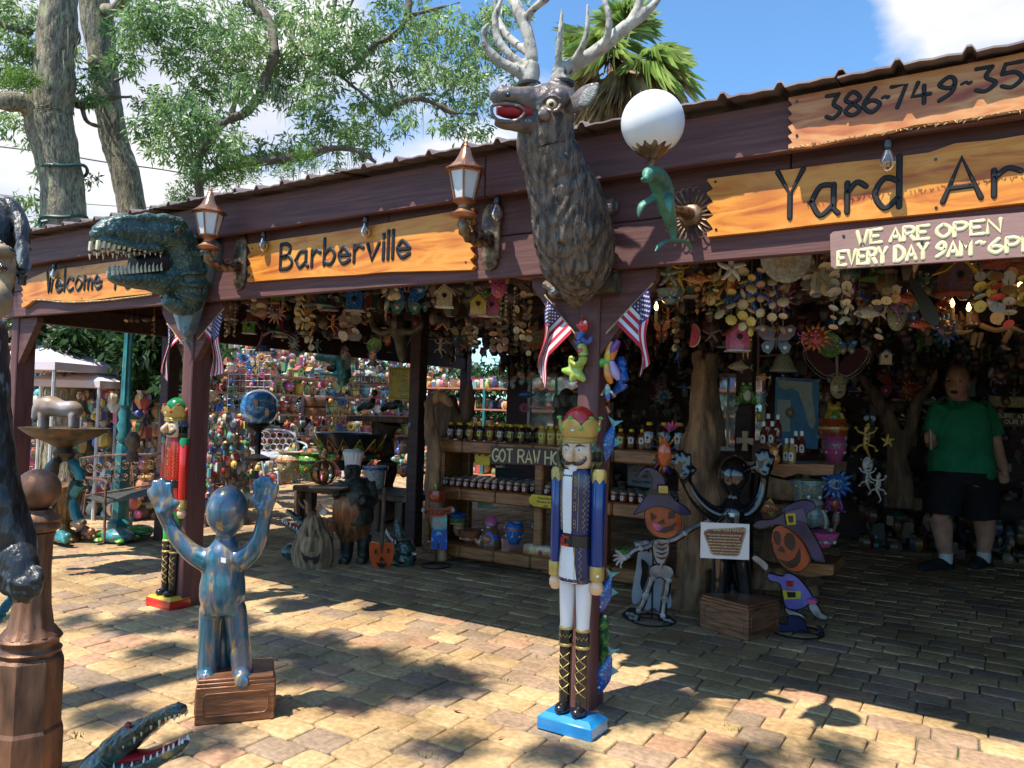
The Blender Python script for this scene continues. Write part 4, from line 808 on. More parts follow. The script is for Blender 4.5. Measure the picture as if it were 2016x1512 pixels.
# ============================================================ FIGURES IN FRONT
skinp = M('peach_paint', (.74,.50,.30),.3, col2=(.70,.46,.27), coat=.3); goldp = M('gold_paint', (.60,.42,.12),.38, metal=.35, col2=(.46,.31,.08), sc_=20, coat=.2)
whitep = M('white_gloss', (.78,.77,.76),.25, col2=(.74,.73,.72), coat=.4)
def paint(n, c, r=.22, coat=.6): return M(n, c, r, col2=tuple(x*.85 for x in c), sc_=5, coat=coat)
sticker = M('price_sticker', (.8,.8,.8),.6)
def nutcracker(label, loc, rz, c):
    t = T('nutcracker', label, 'nutcracker figure', loc, rz, group='tall nutcracker figures at the posts')
    def dn(mb, n, m, p=t, sm=40): o = mb.done(n, m, p, smooth=sm); WM[o.name] = WM[t.name]; return o
    mb = MB(); mb.box((0,0,.026),(.245,.15,.052), b=.004); bs_ = dn(mb, 'base', c['base']); mb = MB(); mb.rings([[(-.118,-.071,.052),(.118,-.071,.052),(.118,.071,.052),(-.118,.071,.052)], [(-.098,-.052,.068),(.098,-.052,.068),(.098,.052,.068),(-.098,.052,.068)]], True); dn(mb, 'base_top', c['base_top'], bs_, 0)
    for sx in (-1,1):
        X = sx*.037
        mb = MB(); mb.lathe([(.027,.40),(.027,.43),(.031,.50),(.035,.60),(.034,.62)],(X, 0,0),20); dn(mb, 'leg', c['leg'])
        mb = MB(); mb.lathe([(.024,.075),(.024,.14),(.026,.30),(.028,.40),(.027,.405)],(X, 0,0),20); mb.ell((X, -.022,.085),(.028,.042,.024),16,10); bt = dn(mb, 'boot', blackp, sm=60)
        for z in (.335,.402):
            mb = MB(); mb.lathe([(.026, z-.007),(.031, z-.004),(.031, z+.004),(.026, z+.007)],(X, 0,0),20); dn(mb, 'boot_band', goldp, bt, 60)
        mb = MB(); rr = .0262
        for k in range(4):
            z0 = .14+k*.042
            for s_ in (-1,1): mb.tube([(X+rr*math.sin(a)*s_, -rr*math.cos(a), z0+(a/1.1+1)*.021) for a in np.linspace(-1.1,1.1,7)],.0016, n=4)
        mb.tube([(X+.0285*math.sin(a),-.0285*math.cos(a),.372+.006*(-1)**k) for k, a in enumerate(np.linspace(-1.2,1.2,9))],.0014, n=4); o = dn(mb, 'boot_lacing', goldp, bt); o['kind'] = 'stuff'
    # tunic
    prof = [(.068,.592),(.073,.60),(.070,.66),(.064,.735),(.062,.782),(.066,.84),(.070,.93),(.070,1.02),(.064,1.045),(.045,1.06),(.03,1.07)]
    def pr(z):
        for (r1, z1),(r2, z2) in zip(prof, prof[1:]):
            if z1 <= z <= z2: return r1+(r2-r1)*(z-z1)/(z2-z1)
        return .06
    mb = MB(); mb.lathe(prof, n=36, sq=.85); bd = dn(mb, 'tunic', c['coat'], sm=50)
    mb = MB(); R = []
    for z in np.linspace(.594,.776,7): w_ = .45+.35*(.776-z)/.18; R.append([((pr(z)+.002)*math.sin(a-.35),-(pr(z)+.002)*.85*math.cos(a-.35), z) for a in np.linspace(-w_, w_, 7)])
    vs = [p for r_ in R for p in r_]; mb.add(vs, [(j*7+i, j*7+i+1, j*7+i+8, j*7+i+7) for j in range(6) for i in range(6)]); dn(mb, 'front_panel', c['panel'], bd, 60)
    mb = MB(); R = []
    for z in np.linspace(.79,1.045,7): R.append([((pr(z)+.002)*math.sin(a-.35),-(pr(z)+.002)*.85*math.cos(a-.35), z) for a in np.linspace(-.36-.1*(z-.79),.36+.1*(z-.79),7)])
    vs = [p for r_ in R for p in r_]; mb.add(vs, [(j*7+i, j*7+i+1, j*7+i+8, j*7+i+7) for j in range(6) for i in range(6)]); dn(mb, 'front_panel', c['panel2'], bd, 60)
    def on(a, z, off=.0035): return ((pr(z)+off)*math.sin(a),-(pr(z)+off)*.85*math.cos(a), z)
    mb = MB()
    for a0 in (-.8,.05,.42): mb.tube([on(a0, z) for z in np.linspace(.80,1.035,8)],.0012, n=4)
    for a0, z0, z1, n in ((.78,.80,1.03,20),(.62,.60,.77,14),(-1.0,.80,1.03,20)):
        mb.tube([on(a0+.09*(-1)**k, z) for k, z in enumerate(np.linspace(z0, z1, n))],.0013, n=4)
    for z in (.83,.90,.95,1.0):
        for s_ in (-1,1): mb.tube([on(.22+.07*math.cos(q), z+s_*.008+.009*math.sin(q)) for q in np.linspace(0,6.28,10)],.0012, n=4)
    for a0 in (-.95,.3): mb.tube([on(a0+.25*(z-.6)*-1, z) for z in np.linspace(.598,.77,6)],.0013, n=4)
    for k in range(12): mb.ell(on(1.05,.81+k*.019),.0022,6,4)
    o = dn(mb, 'gold_trim', goldp, bd); o['kind'] = 'stuff'
    mb = MB(); mb.lathe([(.062,.735),(.0675,.738),(.0675,.782),(.062,.786)], n=36, sq=.87); bl_ = dn(mb, 'belt', blackp)
    mb = MB(); q = []
    bx = -.022; by = -.0605
    for (x, z, w_, h) in ((-.016,.76,.008,.034),(0,.775,.032,.007),(0,.745,.032,.007)): mb.box((bx+x*.9, by, z),(w_, .006, h))
    dn(mb, 'buckle', c['buckle'], bl_)
    # arms
    for sx in (-1,1):
        X = sx*.092
        mb = MB(); mb.lathe([(.024,.662),(.026,.67),(.028,.85),(.029,1.03),(.02,1.045)],(X, 0,0),20); ar = dn(mb, 'arm', c['arm'], sm=60)
        mb = MB(); mb.lathe([(.024,.606),(.030,.608),(.031,.655),(.029,.664)],(X, 0,0),20); dn(mb, 'cuff', c['cuff'], ar, 60)
        mb = MB(); mb.lathe([(.001,.548),(.018,.552),(.027,.570),(.028,.585),(.02,.606)],(X, 0,0),18); dn(mb, 'hand', c['hand'], ar, 60)
        n = 30; mb = MB(); ring0 = [(X+.0305*math.cos(a),.0305*math.sin(a),1.03-.016-.022*abs(((k/5) % 1)-.5)*2) for k, a in enumerate(np.linspace(0,6.2832, n+1)[:-1])]; ring1 = [(X+.031*math.cos(a),.031*math.sin(a),1.035) for a in np.linspace(0,6.2832, n+1)[:-1]]; ring2 = [(X+.024*math.cos(a),.024*math.sin(a),1.05) for a in np.linspace(0,6.2832, n+1)[:-1]]
        mb.rings([ring0, ring1, ring2], False); mb.f.append(tuple(range(2*n, 3*n))); mb.mi.append(0); dn(mb, 'epaulette', c['epau'], ar, 50)
    # head
    mb = MB(); mb.lathe([(.02,1.035),(.052,1.045),(.068,1.07),(.071,1.11),(.070,1.15),(.06,1.156)], n=32, sq=.92)
    mb.tube([(0,-.058,1.135),(0,-.078,1.115),(0,-.090,1.098),(0,-.064,1.088)], [.010,.015,.017,.012], n=12, k=4, up=(1,0,0)); mb.ell((-.03,-.048,1.097),(.017,.014,.016),12,8); mb.ell((.03,-.048,1.097),(.017,.014,.016),12,8); hd_ = dn(mb, 'head', skinp, sm=70)
    for sx in (-1,1):
        mb = MB(); mb.ell((sx*.030,-.0545,1.125),(.010,.005,.008),12,8); e = dn(mb, 'eye', whitep, hd_, 60); mb = MB(); mb.ell((sx*.030,-.0595,1.125),(.0048,.002,.0048),10,6); dn(mb, 'iris', c['iris'], e, 60)
        mb = MB(); mb.tube([(sx*.010,-.061,1.135),(sx*.028,-.0585,1.145),(sx*.052,-.043,1.139)], [(.003,.003),(.003,.005),(.002,.001)], n=8, k=4); dn(mb, 'eyebrow', blackp, hd_, 60)
        mb = MB(); mb.tube([(sx*.002,-.064,1.073),(sx*.02,-.064,1.070),(sx*.04,-.056,1.075),(sx*.054,-.044,1.092),(sx*.050,-.047,1.100)], [.005,.008,.0075,.0045,.002], n=10, k=5); dn(mb, 'moustache', blackp, hd_, 60)
    if c['beard']:
        mb = MB(); mb.tube([(0,-.05,1.065),(0,-.052,1.05),(0,-.045,1.03)], [.022,.02,.006], n=12, k=4, flat=.5, up=(0,1,0)); dn(mb, 'beard', whitep, hd_, 60)
    mb = MB(); r0 = random.Random(2)
    for k in range(130):
        a = r0.uniform(.95,5.33)-math.pi/2; rr = .066; x, y = rr*math.cos(a), rr*.95*math.sin(a)+.008; o_ = r0.uniform(1.0,1.16)
        zt = 1.158; mb.tube([(x, y, zt),(x*1.22*o_, y*1.2*o_+.003,1.12),(x*1.25*o_+r0.uniform(-.006,.006), y*1.2*o_+.004,1.08),(x*1.12*o_, y*1.1*o_, r0.uniform(1.02,1.06))], [.003,.0055,.005,.001], n=4)
    o = dn(mb, 'hair', c['hair'], hd_); o['kind'] = 'stuff'
    mb = MB(); mb.lathe([(.066,1.152),(.072,1.156),(.069,1.162),(.073,1.168),(.068,1.175),(.072,1.18)], n=32); n = 48
    def pk(k): return abs(math.sin(k/n*math.pi*6))**.8
    A = [(.071*math.cos(a),.071*math.sin(a),1.178) for a in np.linspace(0,6.2832, n+1)[:-1]]; B = [(.088*math.cos(a),.088*math.sin(a),1.212+.012*pk(k)) for k, a in enumerate(np.linspace(0,6.2832, n+1)[:-1])]; Cc = [(.087*math.cos(a),.087*math.sin(a),1.222+.030*pk(k)) for k, a in enumerate(np.linspace(0,6.2832, n+1)[:-1])]; Dd = [(p[0]*.9, p[1]*.9, p[2]) for p in Cc]; E_ = [(p[0]*.85, p[1]*.85,1.20) for p in A]
    mb.rings([A, B, Cc, Dd, E_], False); cw = dn(mb, 'crown', goldp, sm=50)
    mb = MB(); mb.ell((0,0,1.232),(.066,.066,.070),28,18); dn(mb, 'crown_ball', c['ball'], cw, 80)
    for k in range(6):
        a = (k+.5)*math.pi/3; mb = MB(); mb.ell((.084*math.cos(a),.084*math.sin(a),1.254),(.012,.012,.008),10,6); dn(mb, 'gem', c['gem'], cw, 80)
        a = k*math.pi/3; mb = MB(); mb.ell((.084*math.cos(a),.084*math.sin(a),1.212),(.010,.010,.011),10,6); dn(mb, 'gem', c['gem2'], cw, 80)
    for (x, y, z) in ((.012,-.086,1.205),(.107,-.026,.63)):
        mb = MB(); mb.box((x, y-.0015, z),(.014,.001,.009), T=None); dn(mb, 'price_sticker', sticker)
    return t
blue = paint('royal_blue_gloss', (.008,.04,.20)); navy = paint('navy_gloss', (.012,.018,.085)); skyb = paint('sky_blue_gloss', (.02,.24,.55)); redg = paint('red_gloss', (.62,.02,.012)); drk = paint('dark_red_gloss', (.30,.012,.02)); grn = paint('green_gloss', (.02,.40,.06)); grnd = paint('emerald_gloss', (.01,.20,.05)); hairg = M('tinsel_hair', (.22,.19,.10),.35, metal=.4, col2=(.06,.05,.03), sc_=60); hairb = paint('black_hair', (.012,.012,.012)); limeg = paint('lime_gem', (.12,.42,.08))
nutcracker('tall nutcracker in a blue coat with a red-topped gold crown on a sky-blue base', (-1.398,2.80, ZG),0, dict(base=skyb, base_top=skyb, leg=whitep, coat=navy, panel=whitep, panel2=whitep, arm=blue, cuff=goldp, hand=skinp, epau=goldp, iris=skyb, beard=True, hair=hairg, ball=redg, gem=limeg, gem2=limeg, buckle=redg))
nutcracker('nutcracker in a red and green coat with a green-topped gold crown on a red base', (-4.32,2.985, ZG),0, dict(base=redg, base_top=M('yellow_trim', (.75,.45,.05),.3), leg=grn, coat=redg, panel=grn, panel2=drk, arm=redg, cuff=goldp, hand=skinp, epau=grnd, iris=grnd, beard=False, hair=hairb, ball=grnd, gem=redg, gem2=redg, buckle=goldp))
# --- plinths and plain raised-arm figures
oldw = M('coppered_brown_wood', (.30,.13,.06),.42, metal=.3, col2=(.09,.04,.025), sc_=7, stretch=(1,1,6), bump=.35, lo=.3, hi=.62)
def plinth(label, loc, rz, w_, d_, h):
    t = T('plinth', label, 'plinth', loc, rz)
    mb = MB(); mb.box((0,0, h*.42),(w_, d_, h*.84), b=.004); dn_ = mb.done('plinth_body', oldw, t); WM[dn_.name] = WM[t.name]
    mb = MB(); mb.box((0,0, h*.88),(w_*.985, d_*.985, h*.08), b=.002); mb.box((0,0, h*.96),(w_*.95, d_*.95, h*.08), b=.003); mb.done('plinth_top', oldw, t)
    for fx, fy, a, ww_ in ((0,-d_/2,0, w_),(w_/2,0, math.pi/2, d_),(-w_/2,0,-math.pi/2, d_)):
        W2, H2 = ww_*.41, h*.25; pts = []
        for cx, cz, a0 in ((W2-.02, H2-.02,0),(-W2+.02, H2-.02,90),(-W2+.02,-H2+.02,180),(W2-.02,-H2+.02,270)):
            for q in (0,30,60,90): pts.append((cx+.02*math.cos(math.radians(a0+q)),-.001, cz+.02*math.sin(math.radians(a0+q))))
        mb = MB(); mb.tube(pts, .0035, n=6, closed=True, up=(0,1,0), T=Matrix.Translation((fx, fy, h*.43)) @ Matrix.Rotation(a, 4, 'Z')); mb.done('panel_moulding', oldw, t)
    return t
pat = M('iridescent_patina', (.10,.24,.34),.28, metal=.35, sc_=6, coat=.7, bump=.15)
noise_ramp(pat, 'Base Color', [(.25,(.02,.05,.09)),(.38,(.03,.14,.18)),(.48,(.07,.16,.24)),(.56,(.16,.15,.19)),(.63,(.34,.27,.13)),(.74,(.46,.42,.27))],9,(1.6,1.6,.5), dist=2.0, detail=9)
blkg = M('black_gloss_resin', (.008,.010,.012),.2, col2=(.004,.005,.006), coat=1)
def figure(label, w_, k, ox, oy, mat, pedz):
    """plain faceless figure with both arms raised and open hands; drawn about the first one's pixels"""
    f = lambda px, py, dw=0: D(ox+(px-440)*k, oy+(py-1335)*k, w_+dw)
    t = T('raised_arm_figure', label, 'statue', tuple(f(440,1340)))
    s = lambda p: p*k*w_/FP; mb = MB()
    mb.tube([f(440,1205), f(438,1165), f(440,1120), f(442,1085), f(444,1062), f(446,1040)], [s(36), s(44), s(38), s(34), s(20), s(17)], n=20, k=5)
    mb.tube([f(462,1108), f(418,1108)], [s(30), s(30)], n=14)
    mb.ell(f(447,1005),(s(40), s(40), s(50)),20,14)
    for pts, hand in (([(410,1105),(380,1090),(352,1062),(330,1025)],(-1,322,1000, [(291,962),(302,945),(318,940),(335,948)],(352,985))),([(470,1105),(495,1085),(512,1055),(520,1015)],(1,522,995, [(502,945),(515,935),(530,937),(545,952)],(492,978)))):
        mb.tube([f(a, b, -.02) for a, b in pts]+[f(hand[1], hand[2],-.03)], [s(23), s(19), s(16), s(14), s(17)], n=14, k=5)
        c_ = f(hand[1], hand[2]-6,-.03); mb.ell(c_, (s(18), s(11), s(20)),14,10)
        for i, (fx, fy) in enumerate(hand[3]):
            bx = hand[1]+(i-1.5)*9; mb.tube([f(bx, hand[2]-4,-.03), f((bx+fx)/2,(hand[2]-4+fy)/2,-.035), f(fx, fy, -.03)], [s(7.5), s(7), s(5.5)], n=10, k=4)
        mb.tube([f(hand[1]-hand[0]*6, hand[2]+6,-.03), f(hand[1]-hand[0]*20, hand[2]-4,-.035), f(*hand[4],-.035)], [s(8), s(8), s(6)], n=10, k=4)
    for x0, x1, x2 in ((415,412,408),(462,470,478)):
        mb.tube([f(x0,1195), f(x1,1260), f(x2,1325)], [s(22), s(21), s(20)], n=16, k=5); mb.tube([f(x2,1328,.03), f(x2-1,1336,-.02), f(x2-3,1342,-.07)], [s(18), s(20), s(14)], n=14, k=4)
    mb.tube([f(440,1200,.05), f(440,1260,.07), f(440,1330,.08)], [s(14), s(14), s(18)], n=10, k=3)
    fused(mb, 'body', mat, t, .007*k*w_/3.07*1.2,5)
    c_ = f(440,1103,-.085); mb = MB(); mb.box(c_, (s(14),.002, s(9))); mb.done('price_sticker', sticker, t, w=1)
    return t
plinth('copper-brown panelled plinth under the patina figure in the sunlight', tuple(G(448,1440,0)+Vector((-.08,.10, ZG))), math.radians(50),.30,.24,.175)
figure('faceless statue with raised arms in blue iridescent patina, standing on a copper-brown plinth', 3.12,1.0,440,1335, pat, 0)
plinth('dark brown panelled plinth in the shade between the skeleton and the witch', (-1.235,4.68, ZG), math.radians(-20),.34,.32,.20)
figure('faceless glossy black statue with raised arms and a white notice hung on it', 4.70,.79,1440,1197, blkg, 0)
# notice board hung on the black figure
nb = T('notice_board', 'white notice with a brown shield headed DID YOU KNOW, hung on the black statue', 'sign', tuple(D(1427,1065,4.38)), math.radians(26), ry=math.radians(0))
q_ = nb.matrix_world; sx_ = S(47, D(1427,1065,4.38)); sz_ = S(35, D(1427,1065,4.38))
mb = MB(); mb.box((0,0,0),(sx_*2,.006, sz_*2), b=.001); o = mb.done('panel', whitep, nb)
shd = [(-.86,.50),(-.7,.62),(.74,.82),(.86,.72),(.84,.5),(.60,-.72),(.48,-.82),(-.42,-.82),(-.56,-.72),(-.88,.36)]
brn = M('notice_brown', (.22,.07,.035),.5); mb = MB(); mb.prism([(a*sx_, b*sz_) for a, b in shd],-.0045,-.003); mb.done('shield', brn, nb, smooth=0)
mb = MB(); mb.tube([(a*sx_*.95,-.005, b*sz_*.95) for a, b in shd],.0012, n=4, closed=True); mb.done('shield_outline', cream, nb)
def text(s, parent, loc, size, m, rx=math.pi/2, rz=0, align='CENTER', ext=.0006, name='lettering', off=0):
    c_ = bpy.data.curves.new(name, 'FONT'); c_.body = s; c_.size = size; c_.align_x = align; c_.extrude = ext; c_.offset = off; c_.materials.append(m); o = bpy.data.objects.new(name, c_); sc.collection.objects.link(o); o.parent = parent; o.location = loc; o.rotation_euler = (rx, 0, rz)
    bpy.context.view_layer.update(); me_ = bpy.data.meshes.new_from_object(o.evaluated_get(bpy.context.evaluated_depsgraph_get())); n_ = o.name; bpy.data.objects.remove(o)
    o = bpy.data.objects.new(name, me_); sc.collection.objects.link(o); o.parent = parent; o.location = loc; o.rotation_euler = (rx, 0, rz); return o
text('DID YOU KNOW?', nb, (.03,-.0055,.55*sz_),.024, cream)
for i, l in enumerate(('We purposely avoid carrying identical', 'mass-produced items and instead', 'seek out handcrafted, one-of-a-kind', 'pieces for our unique store. Our goal', 'and passion is to offer you a variety', 'of whimsical colorful creations to', 'enrich your spirits and your home.')):
    text(l, nb, (-.005,-.0055,(.30-.165*i)*sz_),.0125, cream, off=.0002)
mb = MB(); mb.tube([(-.05,0, sz_),(.0,.02, sz_+.04),(.03,0, sz_)],.0015, n=4); mb.done('hanging_wire', steel, nb)
agedc = M('aged_brown_copper', (.30,.15,.085),.5, metal=.5, col2=(.08,.042,.028), sc_=9, stretch=(2,2,.6), bump=.25, lo=.3, hi=.66)
# --- bollard with ball
bo = T('bollard', 'antique copper bollard topped by a ball, with an octagonal foot, at the left edge', 'bollard', tuple(G(44,1560,0)))
bp_ = Vector(bo.location); wb = dep(D(60,1100,2.62)); z_ = lambda py: W(60, py, bp_.y).z; kk = S(1, W(60,1100, bp_.y))
mb = MB(); mb.ell((bp_.x, bp_.y, z_(962)), kk*41,32,20); mb.done('ball', agedc, bo, w=1, smooth=80)
c0 = (bp_.x, bp_.y, 0)
mb = MB(); mb.lathe([(kk*28, z_(1000)),(kk*30, z_(1006)),(kk*40, z_(1012)),(kk*43, z_(1020)),(kk*38, z_(1026)),(kk*42, z_(1032)),(kk*40, z_(1040)),(kk*30, z_(1046))], c0,32); mb.done('collar', agedc, bo, w=1, smooth=60)
mb = MB(); mb.lathe([(kk*34, z_(1046)),(kk*30, z_(1060)),(kk*29, z_(1120)),(kk*32, z_(1190)),(kk*38, z_(1230)),(kk*52, z_(1248))], c0,60, flute=.035, nf=12); mb.done('shaft', agedc, bo, w=1, smooth=60)
mb = MB(); mb.lathe([(kk*52, z_(1248)),(kk*56, z_(1254)),(kk*50, z_(1262)),(kk*50, z_(1272)),(kk*56, z_(1278)),(kk*52, z_(1288))], c0,40); mb.done('ring', agedc, bo, w=1, smooth=60)
mb = MB(); mb.lathe([(kk*56, z_(1288)),(kk*61, z_(1294)),(kk*62, z_(1300)),(kk*62, z_(1428)),(kk*66, z_(1436)),(kk*67, z_(1450)),(kk*67, z_(1545)),(kk*69,0)], c0,8); mb.done('octagonal_foot', agedc, bo, w=1, smooth=20)
ropem = M('teal_rope', (.05,.22,.24),.7, col2=(.03,.12,.13), sc_=30); rp_o = T('teal_rope', 'twisted teal rope hanging by the gorilla hand at the left edge', 'rope', tuple(D(0,1195,2.2)))
for ph in (0,2.09,4.19):
    mb = MB(); base = [D(28,1172,2.3), D(15,1188,2.28), D(0,1212,2.25), D(-25,1250,2.2), D(-60,1300,2.1)]; cc = catmull(base, 16); mb.tube([p+Vector((.008*math.cos(i*.42+ph),.008*math.sin(i*.42+ph),.004*math.sin(i*.42+ph))) for i, p in enumerate(cc)],.009, n=6); mb.done('strand', ropem, rp_o, w=1)
# --- gorilla statue
gorm = M('gorilla_black', (.03,.032,.035),.35, col2=(.008,.008,.008), sc_=14, bump=.8, bs=50, stretch=(1,1,.4), coat=.3, col3=(.30,.36,.42), sc3=22, lo3=.62, hi3=.75); gorf = M('gorilla_face', (.42,.30,.16),.4, col2=(.14,.10,.07), sc_=18, bump=.3)
go = T('gorilla_statue', 'large painted gorilla statue cut by the left edge of the photo', 'statue', tuple(G(-160,1700,0)))
f = lambda a, b, w_=1.9: D(a-11, b, w_); s = lambda p: p*1.9/FP; mb = MB()
mb.ell(f(-28,468,1.92),(s(82), s(86), s(88)),24,16); mb.ell(f(-60,560,1.98),(s(80), s(90), s(90)),20,14); mb.tube([f(-70,620,2.0), f(-110,760,2.05), f(-140,950,2.05)], [s(85), s(130), s(120)], n=20, k=4)
mb.tube([f(-50,640), f(-30,780), f(-10,900), f(14,1000), f(42,1080), f(55,1115)], [s(62), s(52), s(46), s(44), s(38), s(32)], n=20, k=5, disp=lambda q, t, a: .008*noise.noise(q*20))
mb.tube([f(-140,900,2.05), f(-130,1150,2.05), f(-100,1400,2.0), f(-110,1600,2.0)], [s(100), s(85), s(70), s(60)], n=18, k=4); mb.tube([f(-110,1620,2.0), f(-50,1640,1.9)], [s(60), s(40)], n=14)
fused(mb, 'body', gorm, go, .009,3, disp=lambda q: .006*noise.noise(Vector((q.x*40, q.y*40, q.z*14))))
mb = MB(); P = [f(45,1108,1.88), f(58,1128,1.86)]; mb.tube([f(35,1085,1.88), f(52,1115,1.87), f(58,1145,1.86)], [s(34), s(34), s(28)], n=14, k=4)
for x, y, x2, y2 in ((30,1130,22,1165),(48,1140,42,1182),(66,1140,62,1184),(82,1130,80,1170)): mb.tube([f(x, y-8,1.86), f(x+2, y+15,1.83), f(x2, y2,1.85)], [s(12), s(13), s(10)], n=12, k=4)
mb.tube([f(20,1110,1.86), f(5,1135,1.84), f(8,1160,1.85)], [s(12), s(12), s(9)], n=12, k=4); fused(mb, 'hand', gorm, go, .006,2)
mb = MB(); mb.ell(f(8,535,1.83),(s(34), s(28), s(56)),20,14); mb.tube([f(-20,500,1.80), f(14,492,1.795), f(38,505,1.82)], [s(11), s(13), s(8)], n=10, k=4); mb.ell(f(-10,590,1.80),(s(48), s(36), s(40)),18,12)
fused(mb, 'face', gorf, go, .006,2); mb = MB(); mb.ell(f(15,527,1.79), s(9),14,10); e = mb.done('eye', M('brown_eye', (.12,.05,.02),.1, coat=1), go, w=1); mb = MB(); mb.ell(f(15,527,1.784), s(4.5),10,8); mb.done('pupil', blackp, e, w=1); mb = MB()
for k in range(3): mb = MB(); mb.tube([f(6+k*8,470+k*6,1.80), f(18+k*8,480+k*5,1.80), f(30+k*6,487+k*5,1.81)], [.001,.003,.001], n=6, k=3); mb.done('brow_wrinkle', gorm, go, w=1)
mb = MB(); mb.tube([f(-60,455,1.93), f(20,400,1.93), f(52,450,1.9), f(56,520,1.86), f(50,560,1.86)], [s(12), s(16), s(14), s(12), s(6)], n=12, k=5, disp=lambda q, t, a: .01*noise.noise(q*50)); mb.done('fur_ruff', gorm, go, w=1)
# --- alligator head sculptures
crm = M('gator_green', (.03,.10,.085),.22, sc_=20, col2=(.008,.02,.02), bump=.9, bs=40, coat=.7, col3=(.42,.24,.06), sc3=12, lo3=.62, hi3=.72); belly = M('gator_belly', (.30,.26,.17),.5, col2=(.12,.10,.07), sc_=30, bump=.6)
def gator(t, U, Lw, body, mouthpts, k, n_t=12, eye=None):
    """U, Lw: lists of (point, half height, half width) for upper and lower jaw"""
    mb = MB(); mb.tube([p for p, h, w_ in U], [(w_, h) for p, h, w_ in U], n=16, k=6, disp=lambda q, t_, a: k*.25*(noise.noise(q*(1.2/k))+.6*noise.noise(q*(3/k))))
    for p, h, w_ in U[1:-1]:
        for sx in (-1,1): mb.ell(p+Vector((0,0, h*.9)), k*.45,8,6)
    mb.tube([p for p, h, w_ in body], [(w_, h) for p, h, w_ in body], n=18, k=5, disp=lambda q, t_, a: k*.3*noise.noise(q*(1.0/k))); 
    if eye: mb.ell(eye, k*.9,10,8)
    fused(mb, 'head', crm, t, k*.16,1); mb = MB(); mb.tube([p for p, h, w_ in Lw], [(w_, h) for p, h, w_ in Lw], n=16, k=6, disp=lambda q, t_, a: k*.2*noise.noise(q*(1.5/k))); fused(mb, 'lower_jaw', crm, t, k*.16,1)
    mb = MB(); mb.tube([p+Vector((0,0, h*1.0)) for p, h, w_ in Lw[:-1]], [(w_*.72, h*.5) for p, h, w_ in Lw[:-1]], n=12, k=4); mb.done('tongue', red, t, w=1)
    mb = MB(); mb.tube([p-Vector((0,0, h*.75)) for p, h, w_ in U[:-1]], [(w_*.7, h*.35) for p, h, w_ in U[:-1]], n=12, k=4); mb.done('palate', M('palate_red', (.22,.02,.02),.35), t, w=1)
    for row, J, sg_ in ((0, U, -1),(1, Lw, 1)):
        cc = catmull([tuple(p)+(h, w_) for p, h, w_ in J],6)
        ax = (Vector(cc[-1][:3])-Vector(cc[0][:3])); side = ax.cross(Vector((0,0,1))).normalized()
        for i in range(n_t):
            c_ = cc[int((i+.7)/n_t*(len(cc)-1))]; p = Vector(c_[:3]); h, w_ = c_[3], c_[4]
            for sx in (-1,1):
                b = p+side*w_*.86*sx+Vector((0,0, sg_*h*.45)); l = k*(1.1 if i % 3 else 1.6); tb = MB(); tb.tube([b, b+Vector((0,0, sg_*l*.5)), b+Vector((0,0, sg_*l))], [k*.33, k*.26, k*.04], n=6); tb.done('tooth', whitep if row else toothm, t, w=1)
gt = T('alligator_sculpture', 'glossy green and gold alligator head with gaping jaws at the bottom left corner', 'sculpture', tuple(G(265,1600,0)))
F2 = lambda a, b, w_=2.3: D(a, b, w_); ss = lambda p: p*2.4/FP
gator(gt, [(F2(225,1478), ss(28), ss(36)),(F2(262,1447,2.28), ss(24), ss(32)),(F2(298,1424,2.25), ss(17), ss(24)),(F2(328,1405,2.22), ss(12), ss(18)),(F2(350,1397,2.2), ss(12), ss(16)),(F2(362,1398,2.19), ss(6), ss(9))],
 [(F2(245,1515), ss(24), ss(34)),(F2(290,1504,2.27), ss(17), ss(28)),(F2(325,1487,2.24), ss(12), ss(20)),(F2(352,1472,2.22), ss(10), ss(14)),(F2(366,1462,2.2), ss(5), ss(7))],
 [(F2(232,1490), ss(38), ss(42)),(F2(200,1530,2.3), ss(48), ss(46)),(F2(180,1600,2.3), ss(55), ss(50)),(F2(200,1680,2.3), ss(50), ss(50))], None, ss(8),11, F2(252,1428,2.27))
mb = MB(); mb.ell(F2(252,1427,2.235), ss(6),10,8); mb.done('eye', paint('eye_red', (.35,.02,.02)), gt, w=1)
# --- man in a green polo shirt
wm = 6.75; pp = lambda a, b, dw=0: D(a, b, wm+dw); s = lambda p: p*wm/FP
hs_ = M('skin', (.58,.32,.23),.55, col2=(.44,.22,.15), sc_=12); pol = M('green_polo', (.02,.235,.115),.9, col2=(.014,.17,.08), sc_=9, bump=.3); sht = M('black_shorts', (.012,.012,.016),.85, bump=.3); hairm = M('thin_ginger_hair', (.30,.16,.09),.8, sc_=60); sockm = M('white_sock', (.7,.7,.7),.9); solem = M('shoe_sole', (.5,.5,.48),.7); shoem = M('dark_sneaker', (.02,.02,.025),.7)
man = T('person', 'man in a green polo shirt and black shorts looking up inside the dark shed', 'person', tuple(G(1862,1126, ZG)))
mb = MB()
mb.ell(pp(1884,752),(s(20), s(23), s(30)),20,16); mb.ell(pp(1882,770,-.02),(s(17), s(18), s(19)),16,12); mb.tube([pp(1887,775), pp(1890,800)], [s(15), s(17)], n=14)
mb.tube([pp(1888,795), pp(1890,830), pp(1890,880), pp(1892,930), pp(1888,950)], [(s(24), s(18)),(s(40), s(24)),(s(40), s(26)),(s(42), s(28)),(s(44), s(32))], n=24, k=4, up=(0,1,0))
mb.tube([pp(1852,808), pp(1838,838,.02), pp(1834,872,.02), pp(1832,868,-.10), pp(1831,862,-.16)], [s(17), s(14), s(11), s(10), s(8)], n=14, k=4)
